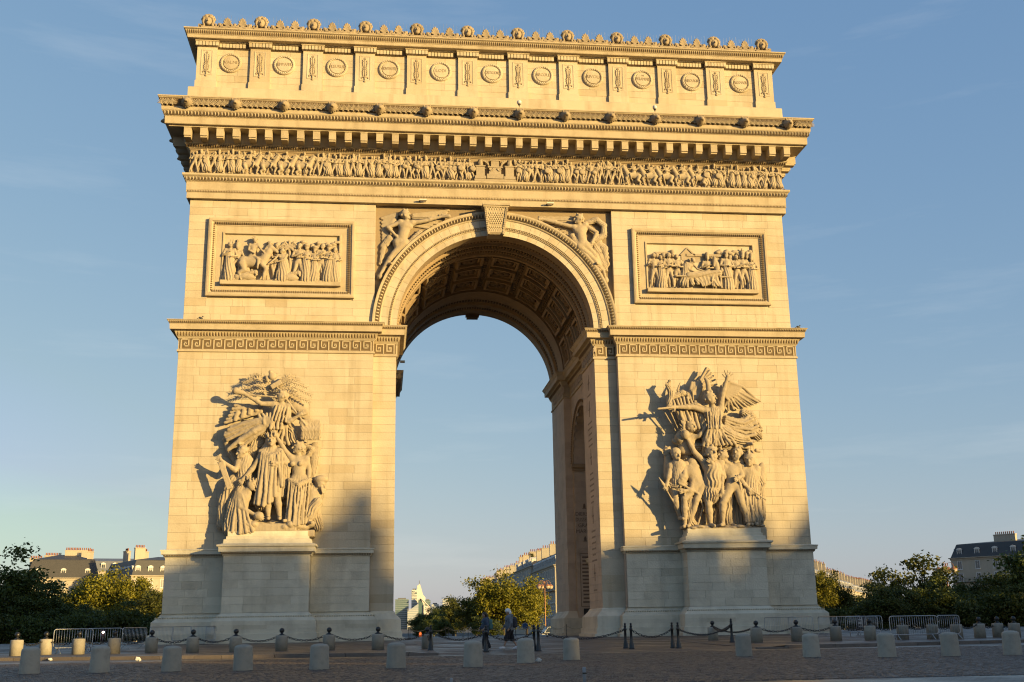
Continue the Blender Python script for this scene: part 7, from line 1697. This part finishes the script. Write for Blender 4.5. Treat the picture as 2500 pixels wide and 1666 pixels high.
for a in (('dark', 0, -52.5, 64, 10.6, 1.15, 'tallest dark tree at the left, under the pale gabled house', TL), ('dark', 1, -58.5, 60, 9.4, 1.2, 'dark tree at the very left edge of the view', TL), ('dark', 0, -47.5, 60, 6.4, 1.2, 'dark low tree in front of the tall left one', TL), ('dark', 1, -42.0, 55, 4.6, 1.3, 'dark shaded tree below the left golden crown', TL), ('dark', 0, -36.5, 54, 4.2, 1.3, 'dark shaded tree between the golden crowns and the barriers', TL), ('mid', 1, -53.0, 52, 6.6, 1.2, 'mid green shaded tree low at the left edge', TL),
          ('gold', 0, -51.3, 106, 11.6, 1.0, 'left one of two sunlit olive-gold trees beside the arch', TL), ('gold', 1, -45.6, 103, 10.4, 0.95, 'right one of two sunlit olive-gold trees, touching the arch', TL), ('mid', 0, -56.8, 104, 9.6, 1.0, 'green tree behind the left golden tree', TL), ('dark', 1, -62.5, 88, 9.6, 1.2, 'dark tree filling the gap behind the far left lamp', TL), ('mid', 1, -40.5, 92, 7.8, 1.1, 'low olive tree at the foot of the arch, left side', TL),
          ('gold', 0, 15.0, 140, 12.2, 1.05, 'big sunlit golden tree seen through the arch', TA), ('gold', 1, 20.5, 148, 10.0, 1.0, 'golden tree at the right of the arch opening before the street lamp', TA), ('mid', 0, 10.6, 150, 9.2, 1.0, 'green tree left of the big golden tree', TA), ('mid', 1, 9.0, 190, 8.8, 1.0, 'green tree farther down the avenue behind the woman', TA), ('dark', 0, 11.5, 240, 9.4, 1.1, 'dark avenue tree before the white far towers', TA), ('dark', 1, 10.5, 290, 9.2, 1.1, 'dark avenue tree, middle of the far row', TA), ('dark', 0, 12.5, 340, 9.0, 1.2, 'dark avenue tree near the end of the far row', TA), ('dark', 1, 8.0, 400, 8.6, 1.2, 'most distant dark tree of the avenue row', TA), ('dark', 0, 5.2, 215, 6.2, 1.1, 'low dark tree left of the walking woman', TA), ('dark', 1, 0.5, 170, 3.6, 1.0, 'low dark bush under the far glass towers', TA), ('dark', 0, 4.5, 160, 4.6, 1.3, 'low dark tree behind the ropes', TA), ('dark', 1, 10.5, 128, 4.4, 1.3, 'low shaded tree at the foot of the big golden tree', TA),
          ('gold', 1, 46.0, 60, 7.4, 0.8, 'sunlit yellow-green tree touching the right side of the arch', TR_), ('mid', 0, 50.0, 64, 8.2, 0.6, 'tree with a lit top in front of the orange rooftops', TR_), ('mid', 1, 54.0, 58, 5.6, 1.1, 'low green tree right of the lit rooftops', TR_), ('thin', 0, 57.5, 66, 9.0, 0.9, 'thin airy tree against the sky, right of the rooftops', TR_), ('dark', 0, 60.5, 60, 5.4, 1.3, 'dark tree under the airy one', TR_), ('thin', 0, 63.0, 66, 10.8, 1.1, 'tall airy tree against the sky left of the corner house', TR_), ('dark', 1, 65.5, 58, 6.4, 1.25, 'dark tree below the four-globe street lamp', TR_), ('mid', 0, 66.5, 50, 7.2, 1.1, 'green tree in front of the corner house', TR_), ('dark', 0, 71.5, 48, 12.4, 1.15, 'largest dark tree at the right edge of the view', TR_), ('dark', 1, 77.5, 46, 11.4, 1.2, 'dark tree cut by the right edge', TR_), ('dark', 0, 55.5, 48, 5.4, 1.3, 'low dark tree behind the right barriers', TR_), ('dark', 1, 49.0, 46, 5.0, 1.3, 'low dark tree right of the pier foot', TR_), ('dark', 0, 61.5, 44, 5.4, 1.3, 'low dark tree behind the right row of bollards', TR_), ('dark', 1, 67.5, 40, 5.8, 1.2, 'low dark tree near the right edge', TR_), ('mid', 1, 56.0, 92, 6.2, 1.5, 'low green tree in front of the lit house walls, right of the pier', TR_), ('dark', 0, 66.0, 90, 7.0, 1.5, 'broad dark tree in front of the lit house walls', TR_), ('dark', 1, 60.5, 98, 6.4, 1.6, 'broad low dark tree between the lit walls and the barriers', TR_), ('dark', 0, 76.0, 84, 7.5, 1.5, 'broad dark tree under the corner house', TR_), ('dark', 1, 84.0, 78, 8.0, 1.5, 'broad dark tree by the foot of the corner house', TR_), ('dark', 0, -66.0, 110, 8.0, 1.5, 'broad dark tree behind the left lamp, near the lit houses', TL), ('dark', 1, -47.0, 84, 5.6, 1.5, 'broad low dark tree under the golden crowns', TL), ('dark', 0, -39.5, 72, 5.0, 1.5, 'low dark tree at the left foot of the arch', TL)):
    tree(*a)

for i, (x, y, h, v) in enumerate(((47.6, 50.5, 3.0, 0), (51.0, 48.0, 3.2, 1), (54.5, 46.5, 3.0, 0), (58.0, 44.0, 3.0, 0), (61.5, 41.0, 3.2, 1), (65.0, 38.0, 3.0, 0), (69.0, 35.0, 3.2, 0), (44.0, 52.0, 2.8, 0))):
    me, tk = kinds['bush'][v]; o = thing('shrub', ('nearest the arch foot', 'second from the arch', 'third from the arch', 'behind the left half of the big barrier', 'behind the right half of the big barrier', 'behind the free bollards', 'closest to the right edge', 'hidden at the corner of the arch')[i if i < 7 else 7]+', right hedge', 'shrub', (x, y, float(zg(x, y))), i*1.3, 'low shrubs right of the arch'); o.scale = (h/3.2, h/3.2, h/3.2); piece('crown', me, o); piece('stem', tk, o); o['label'] = 'low shrub '+o['label']
for i, (x, y, h, v) in enumerate(((-54, 47, 3.2, 0), (-49.5, 49.5, 3.0, 1), (-45, 51, 3.0, 0), (-40.5, 52, 3.2, 0), (-36.5, 51, 3.0, 1), (-33, 52, 2.8, 0))):
    me, tk = kinds['bush'][v]; o = thing('shrub', 'low shrub '+('at the far left edge', 'behind the leftmost chained bollard', 'behind the sunlit barrier', 'behind the gap beside the sunlit barrier', 'behind the second left barrier', 'at the left foot of the arch')[i]+', left hedge', 'shrub', (x, y, float(zg(x, y))), i*1.7, 'low shrubs left of the arch'); o.scale = (h/3.2, h/3.2, h/3.2); piece('crown', me, o); piece('stem', tk, o)

# ================================================================== BUILDINGS
M['wall'] = mat('cream_rendered_stone', (0.50, 0.44, 0.35), 0.85, noise=0.35, nscale=0.25, streak=0.3)
M['wallg'] = mat('grey_dressed_stone', (0.47, 0.425, 0.345), 0.85, noise=0.4, nscale=0.3, streak=0.3)
M['slate'] = mat('dark_slate', (0.062, 0.060, 0.060), 0.55, noise=0.4, nscale=0.6)
M['zinc'] = mat('grey_zinc', (0.17, 0.18, 0.20), 0.45, noise=0.4, nscale=0.6)
M['pot'] = mat('terracotta_pot', (0.36, 0.13, 0.06), 0.85)
M['glass'] = mat('window_glass', (0.06, 0.075, 0.095), 0.08, spec=0.8)
M['wframe'] = mat('white_window_frame', (0.72, 0.71, 0.68), 0.6)
wnd = MB(); rect_frame(wnd, [(0, 0.0), (0, -0.08), (0.12, -0.08), (0.12, 0.05)], -0.62, 0.62, 0, 2.2); wnd.box(-0.035, 0.035, -0.04, 0.04, 0.1, 2.1); wnd.box(-0.7, 0.7, -0.14, 0.02, -0.12, 0.0)
wnm = wnd.mesh('window', M['wframe']); pnm = MB().box(-0.55, 0.55, 0.0, 0.03, 0.08, 2.12).mesh('pane', M['glass'])
dw = MB(); rect_frame(dw, [(0, 0.0), (0, -0.1), (0.14, -0.1), (0.14, 0.05)], -0.62, 0.62, 0, 1.7); dw.box(-0.03, 0.03, -0.05, 0.04, 0.1, 1.6)
dw.prism([(-0.75, 1.7), (0.75, 1.7), (0.5, 2.0), (0, 2.15), (-0.5, 2.0)], -0.16, 1.4)
dw.box(-0.62, -0.56, 0, 1.3, 0, 1.7).box(0.56, 0.62, 0, 1.3, 0, 1.7)
dwm = dw.mesh('dormer', M['wframe']); dpm = MB().box(-0.5, 0.5, 0.0, 0.03, 0.08, 1.62).mesh('pane', M['glass'])
potm = MB().lathe([(0.15, 0), (0.13, 0.55), (0.16, 0.6), (0.16, 0.68), (0.1, 0.68)], 8).mesh('chimney_pot', M['pot'], True)
def chimney(root, x, y, z, w, d, h, m, npots):
    c = MB().box(-w/2, w/2, -d/2, d/2, -5.0, h).box(-w/2-0.1, w/2+0.1, -d/2-0.1, d/2+0.1, h+0.001, h+0.22).obj('chimney', m, root, at=(x, y, z))
    for i in range(npots): piece('chimney_pot', potm, c, ((i-(npots-1)/2)*w/max(npots, 1)*0.92 if w >= d else 0, (i-(npots-1)/2)*d/max(npots, 1)*0.92 if d > w else 0, h+0.22))
def house(label, loc, rz, w, d, eave, roof_h, m, group, floors=5, base=0.0, faces='ab', bay=2.9, inset=1.3, chim=(), detail=True, rm=None, dormers=True):
    """a Parisian block: face a looks along local -y, face b along local -x; mansard roof, dormers, chimneys"""
    o = thing('apartment_house', label, 'building', loc, rz, group); rm = rm or M['slate']
    z0 = -loc[2]-3
    MB().box(0, w, 0, d, -3, eave).obj('wall', m, o)
    MB().ring([(0, eave-0.7), (0.12, eave-0.65), (0.18, eave-0.3), (0.45, eave-0.2), (0.5, eave), (-0.6, eave+0.1)], 0, w, 0, d).obj('cornice', m, o)
    r = MB().ring([(0.0, eave+0.02), (-inset, eave+roof_h*0.72), (-inset-0.15, eave+roof_h*0.76), (-min(w, d)*0.42, eave+roof_h)], 0, w, 0, d); r.obj('roof', rm, o)
    if not detail: return o
    mb = MB()
    for k_ in range(2, floors): mb.ring([(0.02, eave-0.3-3.1*k_), (0.14, eave-0.25-3.1*k_), (0.14, eave-0.1-3.1*k_), (0.02, eave-0.05-3.1*k_)], 0, w, 0, d, cap=False)
    mb.obj('string_course', m, o)
    def along(face, n, mesh, sub, z, off, nm):
        L_ = w if face == 'a' else d
        for i in range(n):
            t = L_*(i+0.5)/n
            if face == 'a': q = piece(nm, mesh, o, (t, -off, z))
            else: q = piece(nm, mesh, o, (-off, t, z), (0, 0, -math.pi/2))
            piece('pane', sub, q)
    for fc in faces:
        n = max(2, int((w if fc == 'a' else d)/bay))
        for k_ in range(floors-1): along(fc, n, wnm, pnm, eave-3.1*(k_+1)+0.05, 0.005, 'window')
        if dormers: along(fc, n, dwm, dpm, eave+0.35, -0.45, 'dormer')
        L_ = w if fc == 'a' else d
        rl = MB()
        for k_ in (1,):
            z = eave-3.1*(k_+1)
            if fc == 'a': rl.box(0, w, -0.75, 0, z-0.18, z-0.05).box(0, w, -0.75, -0.71, z+0.85, z+0.9); [rl.box(t-0.02, t+0.02, -0.74, -0.72, z-0.05, z+0.85) for t in np.arange(0.1, w, 0.35)]
            else: rl.box(-0.75, 0, 0, d, z-0.18, z-0.05).box(-0.75, -0.71, 0, d, z+0.85, z+0.9); [rl.box(-0.74, -0.72, t-0.02, t+0.02, z-0.05, z+0.85) for t in np.arange(0.1, d, 0.35)]
        rl.obj('balcony', M['iron'], o)
    for (x, y, cw, cd, h_, n_) in chim: chimney(o, x, y, eave+roof_h*0.8, cw, cd, h_, m, n_)
    return o
BL = 'houses left of the arch'; BA = 'houses along the avenue beyond the arch'; BR = 'houses right of the arch'
# left: mansard corner house, and the pale gabled house behind it
house('corner house with dark blue mansard roof and white dormers, right side sunlit', (-70.3, 215.7, -1.0), R(28), 22, 26, 16.6, 5.2, M['wall'], BL, chim=((3, 16, 1.2, 2.6, 2.6, 6), (4, 8, 2.6, 1.0, 3.0, 6), (13, 4, 1.6, 1.2, 2.8, 4), (20, 9, 1.0, 3.5, 2.6, 6), (9, 20, 1.0, 3.0, 2.8, 5)))
g = house('pale rendered house with steep dark roof and tall chimney walls', (-100.5, 232, -1.0), R(14), 18, 22, 17.0, 6.4, M['wall'], BL, floors=5, bay=6, rm=M['slate'], chim=((1.8, 9, 3.2, 0.9, 0.2, 7), (6.0, 9, 4.4, 0.9, 1.0, 10), (11.0, 7, 4.2, 0.9, 2.3, 10), (15.4, 2.6, 1.6, 0.9, 1.7, 4)))
sk = MB().box(-0.5, 0.5, -0.05, 0.05, 0, 0.9).mesh('skylight', M['glass'])
for x, y, z in ((7.5, 1.55, 20.6), (4.0, 1.5, 20.4)): piece('skylight', sk, g, (x, y-0.5, z), (-0.55, 0, 0))
house('low far house with pale chimney against the sky, beside the gabled house', (-98, 268, -1.0), R(16), 26, 14, 20.5, 4.0, M['wall'], BL, floors=4, faces='a', rm=M['zinc'], chim=((3, 6, 3.6, 1.2, 3.0, 6), (15, 6, 1.2, 3.0, 2.4, 5)))
house('wide shaded house behind the far left dark trees', (-128, 205, -1.0), R(18), 20, 14, 12.5, 4.2, M['wallg'], BL, floors=4, faces='a', chim=((4, 6, 1, 3, 2, 5),))
# right side of the avenue, seen through the arch
yy = [(250, 45, 17.0, 4.2, M['wallg'], 'grey avenue house nearest the right pier, with dark mansard'), (292, 40, 19.2, 2.4, M['wall'], 'tall pale avenue house with plants on its roof terrace'), (330, 36, 16.2, 4.6, M['wallg'], 'avenue house with a row of dark dormers beyond the tall pale one'), (366, 34, 16.8, 4.4, M['wall'], 'avenue house with lit chimney tops, fourth from the pier'), (440, 60, 16.0, 5.0, M['wallg'], 'far avenue house behind the domed corner turret')]
for y1, d_, ev, rh, m_, l in yy:
    house(l, (35, y1, -1.4), R(-90), d_ if False else {250: 45, 292: 41, 330: 37, 366: 35, 440: 62}[y1], 14, ev+1.0, rh, m_, BA, floors=6, faces='a', bay=3.2, chim=((4, 3, 1.0, 4.0, 2.6, 6), (18, 3, 1.0, 5, 2.4, 7), (30, 3, 1.0, 4, 2.6, 6)))
o = thing('domed_turret', 'dark domed corner turret with pale lantern and spike', 'building', (37.5, 375, -1.4), 0)
MB().lathe([(4.2, 0), (4.2, 15.0), (4.6, 15.2), (4.6, 15.8)], 16).obj('wall', M['wall'], o, smooth=False)
MB().lathe([(4.3, 15.8), (4.1, 17.2), (3.2, 19.4), (2.0, 21.0), (1.2, 21.6)], 16).obj('dome', M['slate'], o, smooth=True)
MB().lathe([(1.1, 21.6), (1.1, 23.2), (1.3, 23.3), (0.9, 24.0), (0.2, 24.6), (0.06, 25.2), (0.05, 27.4), (0.0, 27.5)], 10).obj('lantern', M['wall'], o)
r = random.Random(9)
for i, (x, y, z, l) in enumerate(((36.5, 276, 20.0, 'shrub in a planter on the tall pale house roof, left one'), (36.8, 262, 20.4, 'leafy tall shrub on the tall pale house roof, right one'))):
    o = thing('roof_shrub', l, 'shrub', (x, y, z), 0, 'shrubs on the roof terrace'); o.scale = (0.32, 0.32, 0.36 if i else 0.24)
    piece('foliage', kinds['thin'][0][0], o); piece('stem', kinds['thin'][0][1], o)
# right: corner house in shade, and the sunlit row of rooftops
h_ = house('grey corner house with slate mansard, pedimented dormers and scaffolding on its roof', (140.5, 206, -1.3), R(-50), 46, 30, 18.6, 4.6, M['wall'], BR, floors=6, bay=4.6, chim=((12.5, 6, 5.5, 1.2, 1.8, 10), (33, 8, 4.5, 1.2, 1.8, 8)))
sc = MB()
for x in (27.0, 29.0, 31.0, 33.0, 35.0):
    for y in (3.0, 5.0): sc.tube([(x, y, 22.0), (x, y, 28.2)], 0.06, 5)
for z in (24.0, 26.0, 28.0):
    for y in (3.0, 5.0): sc.tube([(26.6, y, z), (35.4, y, z)], 0.05, 5)
sc.obj('scaffolding', M['steel'], h_); MB().box(26.6, 28.0, 2.95, 3.05, 23.5, 29.0).obj('scaffold_sheet', M['wframe'], h_)
for i in range(4):
    p = Vector((130+27*i*1.0, 276+47.6*i, -1.4)); 
    house(['sunlit orange house with chimneys nearest the right side of the arch', 'second sunlit house of the row right of the arch', 'third sunlit house of the row, behind the trees', 'farthest sunlit house of the row right of the arch'][i], p, R(60.4), 53, 14, 15.5+[1.6, 0, -0.6, 0][i], 4.0, M['wall'], BR, floors=5, faces='a', bay=4.2, rm=M['zinc'], chim=tuple((4+9*j, 5, 1.0, 4.5, 3.0, 7) for j in range(6)))
# unseen houses added across the place, rooflines shaped to shade ground and arch base
U = Vector((math.sin(R(SUN_AZ)), -math.cos(R(SUN_AZ)), 0)); Wv = Vector((math.cos(R(SUN_AZ)), math.sin(R(SUN_AZ)), 0))
T0 = 112.0
for l0, l1, H, rh, ins, l in ((-78, -36.2, 18.5, 5, .9, 'unseen shade-casting low stone house across the place behind the viewer'), (-36.1, -31.7, 17.4, 4, .2, 'unseen added low narrow house across the place at the side street'), (-31.6, -17, 26.4, 5, .9, 'unseen shade-casting stone house across the place beside the side street'), (-16.9, -9.3, 27.8, 5, .25, 'unseen shade-casting narrow stone house across the place'), (-9.28, -4.3, 29.2, 5, .25, 'unseen narrow stone house with one tall shade-casting chimney across the place'), (-4.28, 9.5, 25.2, 5, .25, 'unseen shade-casting stone house across the place between taller ones'), (9.52, 13.2, 25.6, 5, .2, 'unseen shade-casting slim stone house across the place'), (13.1, 40, 33.0, 11, 4.5, 'unseen tall stone house with steep shade-casting roof across the place'), (40.2, 70, 24.0, 5, .9, 'unseen shade-casting long stone house across the place'), (70.2, 122, 23.0, 5, .9, 'unseen shade-casting stone house at the end of the row across the place')):
    p = U*(T0+14)+Wv*l0
    house(l, (p.x, p.y, -0.3), R(SUN_AZ), l1-l0, 14, H-rh+0.3, rh, M['wallg'], 'unseen shade-casting houses across the place behind the viewer', detail=False, inset=ins)
    if H == 29.2: chimney([o for o in COL.objects if o.get('label') == l][0], 2.9, 7, H-1.2, 1.9, 2.2, 3.2, M['wallg'], 5)  # chimney added so its shadow makes the dark patch on the left pier

# ---- far office towers
M['gglass'] = mat('green_tinted_glass', (0.10, 0.17, 0.17), 0.2, noise=0.3, nscale=0.02, spec=0.7); M['bglass'] = mat('pale_blue_glass', (0.40, 0.46, 0.50), 0.22, spec=0.7); M['wht'] = mat('white_cladding', (0.72, 0.70, 0.66), 0.5)
TW = 'far office towers at the end of the avenue'
def tower(label, x0, x1, y, h, d, m, step, bands=True, z0=-40):
    o = thing('office_tower', label, 'tower', ((x0+x1)/2, y, z0), 0, TW); w = (x1-x0)/2
    MB().box(-w, w, 0, d, 0, h-z0).obj('shaft', m, o)
    if bands:
        mb = MB()
        for z in np.arange(30, h-z0-2, step): mb.box(-w-0.6, w+0.6, -0.6, d+0.6, z, z+step*0.28)
        mb.obj('floor_bands', M['wht'] if m is M['bglass'] else M['bglass'], o, kind='stuff')
    MB().box(-w*0.6, w*0.6, d*0.2, d*0.8, h-z0+0.1, h-z0+5).obj('plant_room', M['zinc'], o)
    return o
tower('dark green glass tower, leftmost beyond the arch', 43, 95, 4420, 114, 40, M['gglass'], 7.5)
o = tower('white tower with stepped crown and mast', 107, 128, 4440, 150, 40, M['wht'], 8, False)
mb = MB(); mb.prism([(10.6, 40), (28, 40), (44, 160), (34, 172), (22, 214), (10.6, 205)], 2, 38); mb.obj('raked_wing', M['wht'], o)
mb = MB()
for i in range(7): mb.box(-8+5.2*(i % 4), -5+5.2*(i % 4), -0.5, 0.2, 168+7*(i//2), 172+7*(i//2))
for z in np.arange(60, 186, 6): mb.box(-10.4, 10.4, -0.4, 0.1, z, z+2.0)
mb.obj('window_openings', M['gglass'], o, kind='stuff'); MB().lathe([(1.2, 212), (1.0, 226), (0.2, 227)], 6, (20, 20, 0)).obj('mast', M['zinc'], o)
o = thing('office_tower', 'pale gabled glass building in front of the white tower', 'tower', (140, 4380, -40), 0, TW)
MB().prism([(-50, 0), (-8, 0), (-8, 136), (-50, 106)], 0, 40).obj('left_wing', M['bglass'], o); MB().prism([(-7.9, 0), (12, 0), (12, 130), (0, 158), (-7.9, 150)], 6, 40).obj('gable', M['gglass'], o); MB().prism([(12.1, 0), (36, 0), (36, 122), (12.1, 130)], 0, 40).obj('right_wing', M['wht'], o)
MB().lathe([(15, 0), (15, 116), (11, 124)], 24, (50, 16, 0)).obj('round_wing', M['bglass'], o, smooth=True)
mb = MB()
for z in np.arange(30, 118, 6.5): mb.box(-50.3, -8.2, -0.4, 0.2, z, z+1.6)
mb.obj('floor_bands', M['wht'], o, kind='stuff'); MB().prism([(-8, 150.5), (0, 159), (38, 122), (37, 119), (0, 155), (-8, 147)], -1, 41).obj('roof_edge', M['wht'], o)
tower('dark blue tower block just right of the gabled glass building', 160, 182, 4460, 109, 30, M['gglass'], 8)
tower('grey glass tower block, second from the right', 186, 214, 4450, 94, 30, M['bglass'], 8)
o = tower('slim pale tower with white panel, rightmost of the far group', 228, 260, 4420, 113, 30, M['bglass'], 8)
MB().box(-2, 13, -1.5, -0.2, 108, 142).obj('white_panel', M['wht'], o)

# ================================================================== LAMPS, SIGN, VEHICLES
cop = mat('warm_copper_paint', (0.42, 0.20, 0.09), 0.45, metal=0.3); lgl = mat('frosted_lamp_glass', (0.55, 0.47, 0.36), 0.25)
def lamp(label, loc, h, n, rz=0.0):
    o = thing('street_lamp', label, 'street lamp', loc, rz, 'multi-globe street lamps')
    MB().lathe([(0.22, 0), (0.22, 0.5), (0.12, 0.7), (0.09, 2.5), (0.075, h-0.6), (0.09, h-0.5), (0.05, h+0.15), (0.0, h+0.3)], 12).obj('pole', cop, o, smooth=True)
    for i in range(n):
        a = 2*math.pi*i/n+0.3; c_, s_ = math.cos(a), math.sin(a); L_ = 1.05
        MB().tube([(0, 0, h-0.5), (0.35*c_, 0.35*s_, h+0.25), (0.75*c_, 0.75*s_, h+0.30), (L_*c_, L_*s_, h-0.05), (L_*c_, L_*s_, h-0.25)], 0.035, 6).obj('arm', cop, o, smooth=True)
        l_ = MB().lathe([(0.05, h-0.22), (0.20, h-0.30), (0.46, h-0.52), (0.52, h-0.62), (0.52, h-0.66), (0.1, h-0.66)], 14, (L_*c_, L_*s_, 0)).obj('lantern', cop, o, smooth=True)
        MB().lathe([(0.47, h-0.665), (0.44, h-0.86), (0.30, h-1.05), (0.10, h-1.14), (0.0, h-1.15)], 14, (L_*c_, L_*s_, 0)).obj('bowl', lgl, l_, smooth=True)
lamp('street lamp with copper lanterns through the arch, before the avenue houses', (19.0, 111.5, -0.6), 9.3, 4)
lamp('four-globe street lamp against the sky, right of the arch', (70.2, 73.2, -0.5), 9.5, 4, 0.5)
lamp('dark four-globe street lamp among the left trees', (-57.0, 78.0, -0.4), 8.2, 4, 0.2)
lamp('street lamp half hidden behind the right edge of the arch', (55.6, 82.5, -0.5), 8.6, 4, 0.8)
lamp('small street lamp in front of the big dark right tree', (72.4, 43.6, -0.2), 6.6, 2, 0.4)
o = thing('traffic_sign', 'round blue sign with white rim on a low post under the arch', 'sign', (5.5, 30.5, float(zg(5.5, 30.5))))
MB().lathe([(0.03, 0), (0.03, 0.9), (0, 0.9)], 8).obj('post', M['steel'], o); MB().lathe([(0.0, -0.05), (0.30, -0.05), (0.30, -0.03), (0, -0.03)], 24, (0, 0, 0.85), 'y').obj('white_rim', M['wframe'], o); MB().lathe([(0.0, -0.06), (0.25, -0.06), (0.25, -0.051), (0, -0.051)], 24, (0, 0, 0.85), 'y').obj('blue_disc', mat('blue_sign', (0.03, 0.14, 0.45), 0.5), o)
o = thing('parked_van', 'silver van parked beyond the arch beside the right pier', 'van', (19.3, 104, float(zg(19.3, 104))), 0.15)
MB().prism([(-2.3, 0.35), (2.3, 0.35), (2.3, 1.9), (2.1, 2.1), (-1.3, 2.1), (-1.9, 1.25), (-2.3, 1.1)], -0.95, 0.95, 'xz').obj('body', mat('silver_paint', (0.5, 0.52, 0.55), 0.3, metal=0.6), o)
MB().prism([(-1.75, 1.25), (-0.6, 1.25), (-0.6, 1.95), (-1.25, 1.95)], -0.97, 0.97, 'xz').box(-0.4, 2.0, -0.965, 0.965, 1.28, 1.92).obj('side_window', M['glass'], o)
wh = MB().lathe([(0.2, -0.1), (0.34, -0.1), (0.34, 0.1), (0.2, 0.1)], 16, axis='y').mesh('wheel', M['iron'])
for x in (-1.5, 1.5):
    for y in (-0.88, 0.88): piece('wheel', wh, o, (x, y, 0.34))
MB().box(-2.34, -2.29, -0.8, -0.5, 0.8, 0.95).box(-2.34, -2.29, 0.5, 0.8, 0.8, 0.95).obj('headlight', M['wframe'], o)
o = thing('motor_scooter', 'motor scooter with bright headlight riding among the left trees', 'scooter', (-31.0, 21.0, float(zg(-31, 21))), R(-75))
MB().lathe([(0.12, -0.05), (0.25, -0.06), (0.25, 0.06), (0.12, 0.05)], 14, axis='y').obj('wheel', M['iron'], o, at=(0.62, 0, 0.25)); MB().lathe([(0.12, -0.05), (0.25, -0.06), (0.25, 0.06), (0.12, 0.05)], 14, axis='y').obj('wheel', M['iron'], o, at=(-0.6, 0, 0.25))
S = Carve((-.9, -.4, .05), (.9, .4, 1.3), .035); S.path([(.55, 0, .95), (.58, 0, .55), (.35, 0, .3), (0, 0, .28), (-.3, 0, .5), (-.75, 0, .62)], .13, .16, .05).box((-.4, 0, .78), (.35, .14, .06), .03, rnd_=.04).cap((.5, -.3, 1.0), (.5, .3, 1.0), .03, .03)
piece('body', S.mesh('body', mat('dark_red_paint', (.12, .02, .02), .35)), o)
MB().ell((0.70, 0, 0.86), (0.07, 0.10, 0.09), 10, 6).obj('headlight', mat('lit_headlight', (1, .9, .7), .3, emit=((1, .85, .6), 6)), o); MB().box(-.95, -.9, -.07, .07, .62, .70).obj('tail_light', mat('lit_tail_light', (.6, .02, .02), .3, emit=((1, .05, .03), 2)), o)
